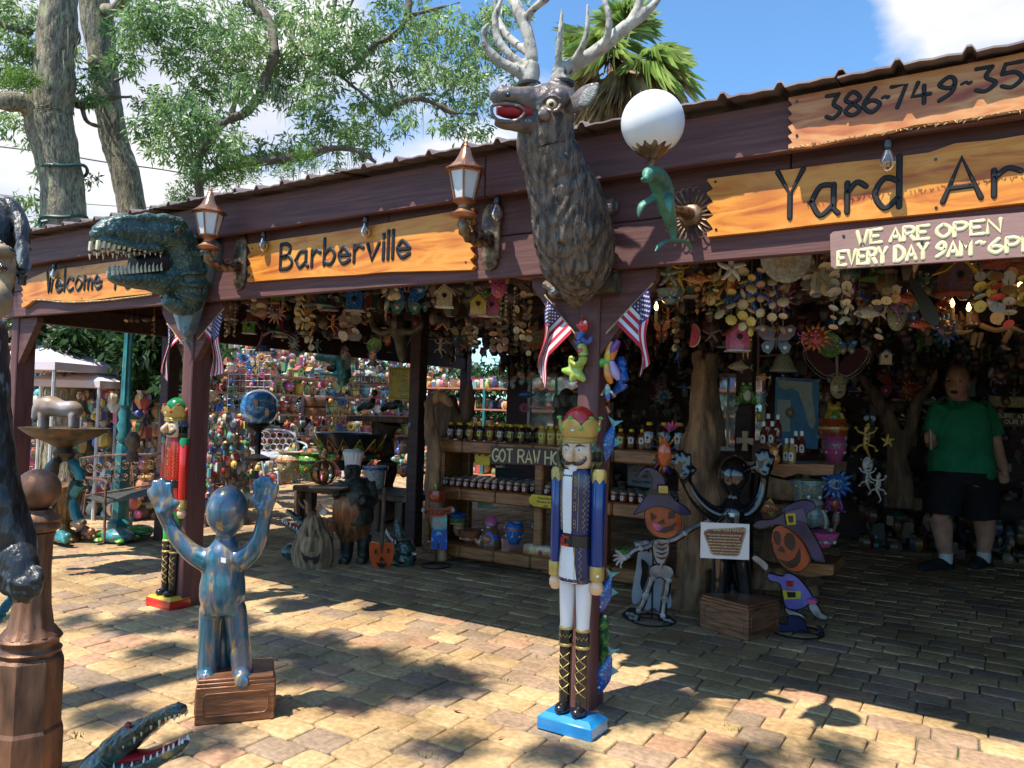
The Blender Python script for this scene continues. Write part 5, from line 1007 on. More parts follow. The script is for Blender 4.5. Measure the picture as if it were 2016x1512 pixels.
mb.tube([pp(1930,808), pp(1950,840,.02), pp(1962,880), pp(1972,912), pp(1976,925)], [s(18), s(15), s(12), s(10), s(9)], n=14, k=4)
mb.ell(pp(1831,861,-.18),(s(9), s(8), s(10)),12,8); mb.ell(pp(1977,932),(s(8), s(10), s(11)),12,8)
for k, dy in enumerate((-8,-3,2,7)): mb.tube([pp(1828,861+dy, -.18), pp(1822,862+dy, -.21), pp(1828,864+dy, -.235)], [s(3), s(2.8), s(2.3)], n=8, k=3)
mb.tube([pp(1835,855,-.18), pp(1834,849,-.21), pp(1830,846,-.23)], [s(3.4), s(3), s(2.5)], n=8, k=3)
for k, dx in enumerate((-7,-2,3,7)): mb.tube([pp(1977+dx, 936,.01*k), pp(1978+dx, 946-abs(k-1.5),-.01), pp(1976+dx, 953-abs(k-1.5)*2,-.02)], [s(3.2), s(2.8), s(2.2)], n=8, k=3)
mb.tube([pp(1970,930,-.03), pp(1968,940,-.05), pp(1970,947,-.06)], [s(3.4), s(3), s(2.5)], n=8, k=3)
for P4 in (((1862,960,0),(1852,1010,-.02),(1856,1050,0),(1862,1095,0)),((1925,960,0),(1935,1010,.06),(1940,1050,.10),(1936,1092,.12))): mb.tube([pp(*p) for p in P4], [s(28), s(21), s(18), s(11)], n=16, k=4)
mb.ell(pp(1878,757,-.105),(s(4), s(6), s(7)),10,8); mb.ell(pp(1866,745,-.08),(s(5), s(4), s(3)),8,6); mb.ell(pp(1893,745,-.08),(s(5), s(4), s(3)),8,6)
for ex in (1863,1907): mb.ell(pp(ex, 758,.01),(s(3), s(4), s(7)),8,6)
fused(mb, 'body', hs_, man, .008,3)
mb = MB(); mb.ell(pp(1885,742,.03),(s(21), s(23), s(25)),18,12); mb.done('hair', hairm, man, w=1)
mb = MB(); mb.ell(pp(1878,772,-.092),(s(7), s(3), s(3.5)),10,6); mb.done('mouth', M('dark_mouth', (.08,.02,.02),.5), man, w=1)
for ex in (1868,1890): mb = MB(); mb.ell(pp(ex, 750,-.092),(s(3.4), s(2), s(1.6)),8,6); mb.done('eye', M('dark_eye', (.05,.03,.03),.2), man, w=1)
mb = MB(); mb.tube([pp(1890,789), pp(1890,800), pp(1889,830), pp(1890,880), pp(1893,925), pp(1893,938)], [(s(24), s(20)),(s(46), s(28)),(s(53), s(36)),(s(55), s(43)),(s(58), s(45)),(s(57), s(44))], n=32, k=5, up=(0,1,0))
mb.tube([pp(1856,803), pp(1842,825,.01), pp(1833,852,.03)], [s(23), s(20), s(20)], n=16, k=4); mb.tube([pp(1926,803), pp(1945,828,.02), pp(1956,858,.01)], [s(23), s(21), s(20)], n=16, k=4)
fused(mb, 'polo_shirt', pol, man, .011,3, disp=lambda q: .010*noise.noise(Vector((q.x*9, q.y*9, q.z*5)))+.004*noise.noise(q*22))
mb = MB(); mb.tube([pp(1874,790,-.10), pp(1882,803,-.15), pp(1885,806,-.16)], [(s(6), s(2)),(s(8), s(2)),(s(3), s(1))], n=8, k=3); mb.tube([pp(1903,790,-.10), pp(1892,803,-.15), pp(1887,806,-.16)], [(s(6), s(2)),(s(8), s(2)),(s(3), s(1))], n=8, k=3); mb.tube([pp(1908,788,0), pp(1890,786,.07), pp(1870,788,0)], s(4), n=8, k=4); mb.done('collar', pol, man, w=1)
mb = MB(); mb.tube([pp(1892,925), pp(1892,950)], [(s(58), s(46)),(s(56), s(46))], n=24, up=(0,1,0))
mb.tube([pp(1868,940), pp(1858,980), pp(1856,1012,-.01)], [s(36), s(34), s(33)], n=18, k=4); mb.tube([pp(1918,940), pp(1926,985,.04), pp(1930,1018,.05)], [s(38), s(36), s(35)], n=18, k=4)
fused(mb, 'shorts', sht, man, .012,3)
for (a, b, w0) in ((1862,1100,0),(1937,1098,.12)):
    mb = MB(); mb.tube([pp(a, b-12, w0), pp(a, b+8, w0)], [s(13), s(12)], n=14); mb.done('sock', sockm, man, w=1)
for (a, b, w0, dx) in ((1860,1112,0,-1),(1935,1108,.12,-.4)):
    mb = MB(); mb.tube([pp(a+8, b, w0+.04), pp(a-10, b+2, w0-.02), pp(a-40+ (24 if dx > -1 else 0), b+6, w0-.12), pp(a-52+(28 if dx > -1 else 0), b+9, w0-.15)], [s(15), s(15), s(11), s(5)], n=14, k=4); sh_o = fused(mb, 'shoe', shoem, man, .008,2)
    mb = MB(); mb.tube([pp(a+10, b+13, w0+.04), pp(a-10, b+13, w0-.02), pp(a-40+(24 if dx > -1 else 0), b+15, w0-.12), pp(a-54+(28 if dx > -1 else 0), b+15, w0-.15)], [(s(15), s(4)),(s(15), s(4)),(s(13), s(4)),(s(6), s(3))], n=14, k=4); mb.done('sole', solem, sh_o, w=1)
mb = MB(); mb.tube([pp(1832,845,-.22), pp(1834,885,-.22)], [s(2), s(2.5)], n=8); tag(mb.done('trinket', steel, w=1), 'small silver trinket held in the hand of the man in green', 'trinket')
# ============================================================ GOODS: small shapes, unit size, facing -y
HUE = {'red': (.55,.03,.02), 'orange': (.72,.22,.02), 'yellow': (.75,.52,.04), 'green': (.04,.32,.06), 'teal': (.02,.28,.28), 'blue': (.02,.10,.48), 'purple': (.20,.04,.30), 'pink': (.70,.12,.28), 'white': (.72,.70,.66), 'cream': (.66,.56,.36), 'brown': (.20,.09,.04), 'terracotta': (.50,.18,.08), 'turquoise': (.08,.45,.48), 'black': (.015,.015,.018), 'copper': (.48,.22,.10), 'lime': (.30,.50,.05), 'grey': (.25,.25,.26)}
HN = [h for h in HUE if h not in ('black',)]
def hm(h, pat_=True):
    n = 'glaze_'+h
    if n in MATS: return MATS[n]
    c = HUE[h]; d = tuple(min(1, x*.55+.02) for x in c); o_ = HUE[HN[(HN.index(h)*5+3) % len(HN)]] if (pat_ and h in HN) else None
    return M(n, c, .28, col2=d, sc_=14, coat=.5, col3=o_ if h not in ('black', 'white', 'cream', 'copper') else None, sc3=20, lo3=.58, hi3=.60)
blackm = hm('black')
def K_(kind, c1, c2, c3):
    a, b, c = hm(c1), hm(c2), hm(c3); P = []
    def add(n, mb, m, sm=50): P.append((n, mb, m, sm))
    if kind == 'sun':
        m = MB(); m.ell((0,0,0),(.27,.10,.27),16,10); m.tube([(0,-.08,.06),(0,-.14,-.02),(0,-.09,-.05)], [.02,.04,.03], n=8, k=2, up=(1,0,0)); add('face', m, a); m = MB()
        for k in range(14):
            t = k*6.283/14; r = .5 if k % 2 else .42; m.tube([(.22*math.cos(t),0,.22*math.sin(t)),(.34*math.cos(t+.06),-.02,.34*math.sin(t+.06)),(r*math.cos(t),0, r*math.sin(t))], [.055,.045,.006], n=6, k=2, flat=.5, up=(0,1,0))
        add('rays', m, b)
        for s_ in (-1,1): m = MB(); m.ell((s_*.10,-.085,.07),(.035,.02,.022),8,6); add('eye', m, c)
        m = MB(); m.tube([(-.09,-.08,-.10),(0,-.10,-.13),(.09,-.08,-.10)],.016, n=6, k=3, up=(0,1,0)); add('mouth', m, c)
    elif kind == 'butterfly':
        for s_ in (-1,1):
            m = MB(); m.prism([(s_*.03,.02),(s_*.16,.30),(s_*.38,.38),(s_*.50,.30),(s_*.46,.12),(s_*.30,-.02),(s_*.05,-.04)],-.012,.012); add('upper_wing', m, a, 0)
            m = MB(); m.prism([(s_*.03,-.03),(s_*.28,-.05),(s_*.38,-.16),(s_*.32,-.32),(s_*.18,-.38),(s_*.06,-.20)],-.01,.010); add('lower_wing', m, b, 0)
            m = MB(); m.ell((s_*.34,-.014,.24),(.06,.006,.05),10,6); m.ell((s_*.22,-.012,-.2),(.05,.006,.05),10,6); m.tube([(s_*.02,0,.18),(s_*.08,-.02,.34)],.006, n=4); add('wing_spots', m, c)
        m = MB(); m.tube([(0,0,.2),(0,-.02,.1),(0,-.02,-.08),(0,0,-.25)], [.02,.035,.035,.01], n=8, k=3, up=(0,1,0)); add('body', m, blackm)
    elif kind == 'fish':
        m = MB(); m.tube([(-.48,0,0),(-.36,0,.01),(-.12,0,.03),(.15,0,.01),(.32,0,0)], [(.01,.02),(.05,.10),(.09,.18),(.06,.11),(.02,.04)], n=14, k=4); add('body', m, a)
        m = MB(); m.prism([(.30,0),(.5,.16),(.44,0),(.5,-.16)],-.015,.015); m.prism([(-.15,.15),(.02,.30),(.15,.12)],-.01,.01); m.prism([(-.08,-.12),(.06,-.26),(.12,-.10)],-.01,.01); add('fins', m, b, 0); m = MB(); m.ell((-.34,-.05,.04),(.03,.02,.03),8,6); add('eye', m, c)
    elif kind == 'parrot':
        m = MB(); m.tube([(0,0,.42),(.01,0,.30),(0,0,.12),(-.03,0,-.08),(-.04,0,-.2)], [.05,.10,.13,.09,.03], n=14, k=4, up=(0,1,0)); add('body', m, a); m = MB(); m.ell((.02,-.01,.36),(.10,.09,.10),12,8); add('head', m, b)
        m = MB(); m.tube([(.10,-.02,.38),(.17,-.02,.35),(.16,-.02,.29)], [.035,.025,.004], n=8, k=3, up=(0,1,0)); add('beak', m, blackm); m = MB(); m.tube([(.02,-.10,.22),(-.04,-.12,.05),(-.10,-.08,-.14)], [(.05,.02),(.07,.03),(.01,.01)], n=8, k=3, up=(0,1,0)); add('wing', m, c)
        m = MB(); m.tube([(-.04,0,-.12),(-.06,0,-.32),(-.05,0,-.5)], [(.05,.02),(.04,.015),(.01,.01)], n=8, k=3, up=(0,1,0)); add('tail', m, b); m = MB(); m.ell((.07,-.085,.39),.018,6,4); add('eye', m, hm('white'))
    elif kind == 'gecko':
        m = MB(); m.tube([(.05,0,.48),(.03,0,.38),(0,0,.30),(.02,0,.12),(-.02,0,-.05),(.04,0,-.22),(.10,0,-.36),(.02,0,-.48)], [.02,.075,.05,.085,.06,.03,.02,.006], n=12, k=4, up=(0,1,0), flat=.6); add('body', m, a)
        for s_ in (-1,1):
            for z, e in ((.22,.34),(-.04,-.16)):
                m = MB(); m.tube([(s_*.04,0, z),(s_*.18,-.01, z+.04*(1 if z > 0 else -1)),(s_*.24,0, e)], [.03,.025,.018], n=6, k=3, up=(0,1,0)); m.ell((s_*.25,0, e+.02*(1 if z > 0 else -1)),(.045,.015,.03),8,4); add('leg', m, a)
            m = MB(); m.ell((s_*.05+.03,-.04,.40),.022,8,5); add('eye', m, c)
        m = MB(); 
        for z in (.25,.15,.05,-.05): m.ell((0,-.045, z),(.03,.012,.025),8,4)
        add('spots', m, b)
    elif kind == 'flower':
        m = MB()
        for k in range(12):
            t = k*6.283/12; m.tube([(.10*math.cos(t),0,.10*math.sin(t)),(.28*math.cos(t),-.05,.28*math.sin(t)),(.46*math.cos(t),-.02,.46*math.sin(t))], [(.04,.015),(.10,.02),(.01,.006)], n=6, k=3, up=(0,1,0))
        add('petals', m, a); m = MB(); m.ell((0,-.03,0),(.17,.06,.17),12,8); add('centre', m, b)
    elif kind in ('pot', 'vase', 'bowl', 'planter'):
        pr_ = {'pot': [(.20,-.5),(.24,-.48),(.40,-.1),(.46,.2),(.42,.38),(.36,.42),(.42,.48),(.44,.5),(.36,.5),(.33,.4)], 'vase': [(.18,-.5),(.22,-.46),(.36,-.1),(.34,.1),(.16,.32),(.15,.4),(.24,.5),(.19,.49),(.1,.38)], 'bowl': [(.16,-.25),(.18,-.22),(.36,-.05),(.48,.2),(.5,.25),(.46,.24),(.3,.0)], 'planter': [(.30,-.4),(.33,-.38),(.40,.3),(.46,.34),(.46,.42),(.40,.42),(.36,.3)]}[kind]
        m = MB(); m.lathe(pr_, n=20); add('vessel', m, a); r, z = pr_[3 if kind != 'bowl' else 2]; m = MB(); m.lathe([(r-.01, z-.05),(r+.012, z-.04),(r+.012, z+.04),(r-.01, z+.05)], n=20); add('painted_band', m, b)
        m = MB()
        for k in range(7): t = k*6.283/7; rr = pr_[2][0]+.02; m.ell((rr*math.cos(t), rr*math.sin(t), pr_[2][1]),(.05,.05,.06),6,5)
        add('painted_dots', m, c)
    elif kind == 'ball':
        m = MB(); m.ell((0,0,.05),.42,24,16); add('globe', m, a); m = MB(); m.lathe([(.2,-.5),(.22,-.46),(.14,-.40),(.18,-.34)], n=16); add('foot', m, b); m = MB()
        for k in range(5): t = k*1.2566+.3; m.ell((.38*math.cos(t)*1,.38*math.sin(t),.12),(.10,.10,.10),8,6)
        add('painted_fish', m, c)
    elif kind == 'star':
        m = MB()
        for k in range(5):
            t = k*1.2566+math.pi/2; m.tube([(0,0,0),(.22*math.cos(t+.1),-.02,.22*math.sin(t+.1)),(.42*math.cos(t),0,.42*math.sin(t)),(.5*math.cos(t-.1),0,.5*math.sin(t-.1))], [.11,.09,.06,.02], n=8, k=3, up=(0,1,0), flat=.6)
        add('arms', m, a); m = MB(); m.ell((0,-.07,0),(.06,.03,.06),8,5); add('centre', m, b)
    elif kind == 'birdhouse':
        m = MB(); m.prism([(-.3,-.4),(.3,-.4),(.3,.12),(0,.40),(-.3,.12)],-.24,.24); add('house', m, a, 0); 
        for s_ in (-1,1): m = MB(); m.box((0,0,0),(.55,.62,.035), T=Trs((s_*.2,0,.27),0,0, s_*.75)); add('roof_panel', m, b, 0)
        m = MB(); m.lathe([(.001,.005),(.10,.005),(.10,-.0),(.001,-.0)],(0,-.242,.02),14, axis='y'); add('hole', m, blackm); m = MB(); m.tube([(0,-.24,-.16),(0,-.36,-.16)],.02, n=6); m.box((0,0,-.42),(.7,.56,.04)); add('perch', m, c)
        m = MB(); m.tube([(0,0,.42),(0,0,.62)],.008, n=4); add('hanger', m, blackm)
    elif kind == 'mask':
        m = MB(); m.ell((0,0,0),(.32,.14,.46),16,12); m.tube([(0,-.12,.14),(0,-.20,-.04),(0,-.12,-.07)], [.02,.05,.03], n=8, k=2, up=(1,0,0)); add('face', m, a)
        for s_ in (-1,1): m = MB(); m.ell((s_*.13,-.115,.12),(.06,.03,.035),8,6); add('eye', m, c); m = MB(); m.ell((s_*.34,0,.28),(.08,.04,.14),8,6); add('ear', m, b)
        m = MB(); m.ell((0,-.115,-.2),(.12,.03,.05),10,6); add('mouth', m, b)
    elif kind == 'bell':
        m = MB(); m.lathe([(.46,-.3),(.47,-.26),(.36,-.10),(.28,.15),(.18,.30),(.05,.36),(.001,.37)], n=24); add('bell_body', m, a, 60); m = MB(); m.tube([(0,0,-.1),(0,0,-.40)],.02, n=6); m.ell((0,0,-.42),.07,8,6); add('clapper', m, b); m = MB(); m.tube([(0,0,.36),(.05,0,.44),(0,0,.5),(-.05,0,.44),(0,0,.36)],.02, n=6, k=3, up=(0,1,0)); add('loop', m, b)
    elif kind == 'moon':
        m = MB(); o_ = [(.5*math.sin(t),.5*math.cos(t)) for t in np.linspace(.35,2.8,12)]+[(.14+.36*math.sin(t)*.8,.46*math.cos(t)) for t in np.linspace(2.8,.35,10)]; m.prism(o_, -.05,.05); add('crescent', m, a, 30); m = MB(); m.ell((.3,-.05,.1),.04,8,5); add('eye', m, c)
    elif kind == 'frog':
        m = MB(); m.ell((0,0,-.12),(.30,.28,.34),18,12); m.ell((0,-.10,.20),(.26,.20,.17),18,12)
        for s_ in (-1,1): m.ell((s_*.15,-.10,.36),(.085,.08,.09),10,8); m.tube([(s_*.22,-.12,.02),(s_*.30,-.20,-.2),(s_*.26,-.28,-.44)], [.08,.06,.05], n=10, k=3); m.ell((s_*.30,.02,-.30),(.17,.22,.16),12,8); m.tube([(s_*.34,-.06,-.44),(s_*.40,-.30,-.46)], [.07,.05], n=8)
        add('body', m, a); m = MB(); m.ell((0,-.22,-.12),(.17,.08,.24),14,10); add('belly', m, b)
        for s_ in (-1,1): m = MB(); m.ell((s_*.15,-.175,.37),(.045,.02,.045),8,6); add('eye', m, c)
        m = MB(); m.tube([(-.2,-.24,.18),(0,-.31,.13),(.2,-.24,.18)],.012, n=6, k=3, up=(0,1,0)); add('mouth', m, blackm)
    elif kind == 'mailbox':
        m = MB(); o_ = [(-.3,-.3),(.3,-.3)]+[(.3*math.cos(t),.3*math.sin(t)) for t in np.linspace(0, math.pi, 9)]; m.prism(o_, -.48,.48); add('box', m, a, 40); m = MB(); m.prism([(x*1.06, z*1.06) for x, z in o_],-.51,-.46); add('door', m, b, 40); m = MB(); m.box((.33,-.1,.1),(.02,.04,.4)); m.box((.33,-.18,.28),(.02,.16,.12)); add('flag', m, c, 0)
    elif kind == 'hat':
        m = MB(); m.lathe([(.5,-.1),(.48,-.06),(.25,-.05),(.22,.2),(.12,.26),(.001,.26)], n=20); add('crown', m, a); m = MB(); m.lathe([(.25,-.05),(.26,-.03),(.25,.02)], n=20); add('band', m, b)
    elif kind == 'turtle':
        m = MB(); m.ell((0,0,0),(.36,.26,.16),16,10); add('shell', m, a); m = MB(); m.ell((-.44,0,.02),(.11,.09,.08),10,8)
        for x in (-.24,.24):
            for y in (-1,1): m.ell((x, y*.24,-.06),(.10,.14,.05),8,6)
        add('limbs', m, b)
    elif kind == 'plate':
        m = MB(); m.lathe([(.001,.02),(.3,.02),(.47,.05),(.5,.05),(.46,.0),(.001,-.02)], n=22, axis='y'); add('dish', m, a); m = MB(); m.lathe([(.16,.025),(.24,.026),(.24,.02)], n=18, axis='y'); add('painted_ring', m, b)
    return P
PROTO = {}
def put(kind, cols, P, size, rz=None, label='', cat=None, group=None, name=None, sz3=None, rx=0, ry=0):
    c1, c2, c3 = (list(cols)+['white', 'black'])[:3]; key = (kind, c1, c2, c3); rz = YAW if rz is None else rz
    if key not in PROTO:
        t = T(name or NAMES.get(kind, kind), label, cat or CATS.get(kind, kind),(0,0,0)); PROTO[key] = t
        for n, mb, m, sm in K_(kind, c1, c2, c3): o = mb.done(n, m, t, smooth=sm); WM[o.name] = WM[t.name]; o.update_tag() if n not in ('painted_dots', 'spots', 'fins', 'rays') else o.__setitem__('kind', 'stuff')
        new = t
    else:
        src = PROTO[key]; new = src.copy(); sc.collection.objects.link(new); new['label'] = label; new['category'] = cat or CATS.get(kind, kind)
        if 'group' in new: del new['group']
        new.name = name or NAMES.get(kind, kind)
        for ch in src.children: c_ = ch.copy(); sc.collection.objects.link(c_); c_.parent = new
    s3 = sz3 or (size, size, size); new.location = P; new.rotation_euler = (rx, ry, rz); new.scale = s3; WM[new.name] = Trs(P, rz)
    if group: new['group'] = group
    LBL.setdefault(label, []).append(new)
    return new
LBL = {}
NAMES = dict(sun='sun_face', fish='painted_fish', parrot='painted_parrot', flower='metal_flower', pot='painted_pot', vase='painted_vase', bowl='painted_bowl', planter='painted_planter', ball='gazing_ball', star='starfish_ornament', butterfly='metal_butterfly', gecko='painted_gecko', mask='carved_mask', moon='moon_ornament', frog='frog_figure', hat='straw_hat', plate='painted_plate', turtle='turtle_figure')
CATS = dict(sun='sun ornament', fish='fish ornament', parrot='parrot ornament', flower='flower ornament', pot='pot', vase='vase', bowl='bowl', planter='planter', ball='gazing ball', star='starfish', butterfly='butterfly', gecko='gecko', birdhouse='birdhouse', mask='mask', bell='bell', moon='moon', frog='frog', mailbox='mailbox', hat='hat', plate='plate', turtle='turtle')
def regroup():
    """things that nothing tells apart share label and group"""
    for l, os_ in LBL.items():
        if len(os_) > 1:
            for o in os_:
                if 'group' not in o: o['group'] = 'alike: '+l[:60]
def solo(name, label, cat, P, parts, rz=0, w=1, group=None):
    t = T(name, label, cat, tuple(P), rz, group=group)
    for n, mb, m in parts: mb.done(n, m, t, w=w, smooth=50)
    return t
# ------------------------------------------------------------ honey shelves
slab = M('varnished_log', (.36,.15,.045),.32, col2=(.16,.06,.02), sc_=6, stretch=(1,5,9), bump=.25, coat=.3); drift = M('driftwood', (.33,.19,.09),.7, col2=(.10,.055,.03), sc_=8, stretch=(2.5,2.5,.5), bump=.9, bs=30); driftd = M('dark_driftwood', (.16,.095,.055),.75, col2=(.05,.03,.02), sc_=8, stretch=(2.5,2.5,.6), bump=.8)
hsx = T('honey_shelf', 'long varnished log shelf unit of three tiers holding honey bottles and jars', 'shelf', (-2.9,5.4,0))
def sb(name, x0, x1, y0, y1, z0, z1, p=hsx, m=slab, b=.012, lb=None): mb = MB(); mb.box(((x0+x1)/2,(y0+y1)/2,(z0+z1)/2),(x1-x0, y1-y0, z1-z0), b=b); o = mb.done(name, m, p, w=1); return o
for z, n in ((1.05, 'shelf_board'),(.66, 'shelf_board'),(.19, 'shelf_board')):
    sb(n, -4.0,-1.75,5.22,5.72, z-.05, z-.005)
    x = -4.0
    while x < -1.8: l = .34; sb('edge_log', x+.002, min(x+l, -1.75)-.002,5.16,5.235, z-.10, z+.002); x += l
for x in (-3.95,-2.98,-2.42,-1.80): sb('shelf_post', x-.04, x+.04,5.26,5.35,.06,.98, m=slab)
for x in (-3.95,-1.8): sb('shelf_post', x-.04, x+.04,5.64,5.72,.06,.98, m=slab)
for x in (-3.9,-2.9,-1.9): sb('shelf_foot', x-.06, x+.06,5.3,5.6,.03,.10)
sb('side_panel', -4.06,-4.01,5.2,5.72,.0+.10,1.02, m=slab)
honey = M('honey_amber', (.20,.055,.008),.08, col2=(.12,.03,.005), coat=1); hdark = M('dark_honey', (.035,.012,.008),.08, coat=1); hgold = M('gold_honey', (.42,.30,.08),.1, col2=(.34,.23,.06), coat=1); capy = M('yellow_cap', (.75,.50,.02),.4); lidg = M('tin_lid', (.55,.50,.42),.3, metal=.7); labw = M('paper_label', (.72,.70,.66),.7); laby = M('lime_label', (.62,.62,.05),.6); jamr = M('red_jam', (.16,.02,.012),.1, coat=1); jug = M('purple_jug', (.10,.035,.06),.2, coat=.8); labb = M('label_ink', (.12,.10,.10),.7)
def bottle_proto(kind, fill, lab):
    P = []
    if kind == 'squeeze': P = [('bottle', [(.030,0),(.033,.008),(.033,.05),(.038,.075),(.034,.105),(.018,.122),(.014,.128)], fill, .62),('cap', [(.015,.126),(.017,.128),(.017,.146),(.014,.148)], capy, 1)]; lz, lh, lw_, ly = .062,.045,.038,-.0245
    if kind == 'jug': P = [('bottle', [(.05,0),(.054,.01),(.054,.13),(.045,.16),(.022,.178),(.02,.182)], fill, .7),('cap', [(.021,.18),(.024,.182),(.024,.202),(.02,.205)], capy, 1)]; lz, lh, lw_, ly = .085,.062,.045,-.0385
    if kind == 'jar': P = [('jar_glass', [(.026,0),(.03,.004),(.03,.05),(.025,.058),(.025,.062)], fill, 1),('lid', [(.0265,.058),(.0285,.06),(.0285,.072),(.026,.074)], lidg, 1)]; lz, lh, lw_, ly = .032,.030,.024,-.0302
    if kind == 'sauce': P = [('bottle', [(.024,0),(.026,.004),(.026,.09),(.012,.115),(.010,.135)], fill, 1),('cap', [(.012,.133),(.0125,.135),(.012,.165),(.008,.167)], whitep, 1)]; lz, lh, lw_, ly = .048,.055,.03,-.0262
    return P, (lz, lh, lw_, ly)
BP = {}
def bottle(kind, fill, lab, loc, label, group, cat, name):
    key = (kind, fill.name, lab.name)
    if key not in BP:
        t = T(name, label, cat, loc, 0, group=group); P, (lz, lh, lw_, ly) = bottle_proto(kind, fill, lab)
        for n, pr_, m, sq in P: mb = MB(); mb.lathe(pr_, n=16, sq=sq); o = mb.done(n, m, t, smooth=50); WM[o.name] = WM[t.name]
        mb = MB(); R = []
        for zz, ww_ in ((lz-lh/2, lw_*.75),(lz-lh*.3, lw_),(lz+lh*.3, lw_),(lz+lh/2, lw_*.55)): R.append([(x, ly-.0008+abs(x)**2*(9 if kind != 'jug' else 4), zz) for x in np.linspace(-ww_/2, ww_/2,5)])
        vs = [p for r in R for p in r]; mb.add(vs, [(j*5+i, j*5+i+1, j*5+i+6, j*5+i+5) for j in range(3) for i in range(4)]); o = mb.done('paper_label', lab, t, smooth=60); WM[o.name] = WM[t.name]
        mb = MB(); mb.ell((0, ly-.0018, lz+lh*.08),(lw_*.22,.0006, lh*.2),10,6); mb.box((0, ly-.0016, lz-lh*.28),(lw_*.5,.0006, lh*.07)); o2 = mb.done('label_emblem', labb, o, smooth=0)
        BP[key] = t; return t
    return dup(BP[key], loc, rnd.uniform(-.25,.25), label=label, group=group)
x = -3.86; seq = [('squeeze', hdark, labw, 'white'),('squeeze', hdark, labw, 'white'),('squeeze', honey, laby, 'lime'),('squeeze', hdark, laby, 'lime'),('squeeze', honey, laby, 'lime'),('squeeze', hdark, labw, 'white'),('squeeze', hdark, laby, 'lime'),('squeeze', hdark, laby, 'lime')]
for row in range(3):
    for i, (k, f_, l_, ln) in enumerate(seq):
        bottle(k, f_, l_, (-3.84+i*.10+row*.02,5.25+row*.085,1.052),('front-row' if row == 0 else 'back-row')+f' dark honey bottle with {ln} label, left part of the top shelf', f'{"front" if row==0 else "back"} {ln}-labelled honey bottles, left group', 'honey bottle', 'honey_bottle')
for row in range(2):
    for i in range(7): bottle('squeeze', hgold, laby, (-2.95+i*.082,5.25+row*.09,1.052), 'pale gold honey bottle in the middle group of the top shelf'+(', second row' if row else ''), f'pale gold honey bottles row {row+1}', 'honey bottle', 'honey_bottle')
for i in range(3): bottle('squeeze', (honey, hdark, honey)[i],(laby, labw, labw)[i],(-2.28+i*.085,5.25,1.052),('amber honey bottle with lime label right of the centre post', 'dark honey bottle with white label right of the centre post', 'amber honey bottle with white label right of the centre post')[i], 'honey bottles right of the post', 'honey bottle', 'honey_bottle')
for i in range(6): bottle('jug', hdark, labw if i % 2 == 0 else laby, (-2.06+i*.115 if i < 3 else -2.0+(i-3)*.115,5.26 if i < 3 else 5.40,1.052),('large dark honey jug with white label at the right end of the top shelf' if i % 2 == 0 else 'large dark honey jug with lime label at the right end of the top shelf'), 'large honey jugs', 'honey jug', 'honey_jug')
for row in range(6):
    for i in range(29):
        x = -3.84+i*.070+(row % 2)*.03
        if any(abs(x-p) < .055 for p in (-2.98,-2.42,-1.8)) and row < 2 or x > -1.80: continue
        if row > 3 and i % 2: continue
        f_ = (jamr, hdark, jamr, honey, jamr, hgold)[(i*3+row) % 6 if row == 0 else (i+row) % 3]
        cn = {'red_jam': 'dark red', 'dark_honey': 'near black', 'honey_amber': 'amber', 'gold_honey': 'pale gold'}[f_.name]
        bottle('jar', f_, labw, (x, 5.21+row*.075,.662),(f'front-row jar of {cn} preserve with metal lid on the middle shelf' if row == 0 else f'jar of {cn} preserve standing behind the front row on the middle shelf'), f'{"front" if row == 0 else "rear"} {cn} jars', 'jar', 'preserve_jar')
# honey sign and other cards on the shelf
sgb = M('sign_brown', (.085,.055,.05),.6)
def sign(label, P4, Y, m, th=.018, name='painted_sign', rz=0):
    pts = [(W(a, b, Y).x, W(a, b, Y).z) for a, b in P4]; t = T(name, label, 'sign', (pts[0][0], Y, min(p[1] for p in pts))); mb = MB(); mb.prism(pts, Y, Y+th); mb.done('board', m, t, w=1, smooth=0); return t
t = sign('brown sign lettered GOT RAW HONEY hung below the top honey shelf', [(966,878),(966,912),(1200,922),(1200,890)],5.14, sgb)
wr(t, 'GOT', (970,908),(1008,909),24,1.9,5.14, cream, .5); wr(t, 'RAW', (1020,910),(1062,912),24,1.9,5.14, cream, .5); wr(t, 'HONEY', (1073,913),(1152,917),24,1.9,5.14, cream, .5)
t = sign('yellow notice with rounded ends and black handwriting on the middle shelf edge', [(1041,980),(1048,973),(1100,978),(1140,983),(1140,1006),(1100,1002),(1050,996),(1042,990)],5.13, M('yellow_card', (.72,.55,.03),.5),.006)
for i, l in enumerate(('Peach Butter', 'Pumpkin Butter', 'Jelly')): A = W(1075,984+i*7,5.127); text(l, t, tuple(A-Vector(t.location)),.026, blackm)
t = sign('grey tin sign headed CRAFT BEER on the wall above the right end of the jars', [(1236,902),(1235,955),(1290,962),(1290,908)],5.45, M('grey_tin', (.12,.13,.13),.6),.006)
for i, (l, sz) in enumerate((('CRAFT BEER', .045),('ICE COLD', .03),('ON TAP', .03),('SERVED HERE', .025))): A = W(1262,918+i*11,5.444); text(l, t, tuple(A-Vector(t.location)), sz, M('grey_ink', (.03,.03,.03),.7))
t = sign('yellow picture of a bee in sunglasses beside the honey sign', [(935,878),(935,915),(964,916),(964,879)],5.3, M('yellow_card', (.72,.55,.03),.5),.008)
mb = MB(); mb.ell(W(944,893,5.29),(.016,.004,.02),10,6); mb.ell(W(957,894,5.29),(.016,.004,.02),10,6); mb.done('sunglasses', blackm, t, w=1)
t = sign('small green tin sign hanging under the middle shelf', [(940,985),(940,1000),(970,1003),(970,988)],5.3, M('green_tin', (.12,.2,.16),.6),.004)
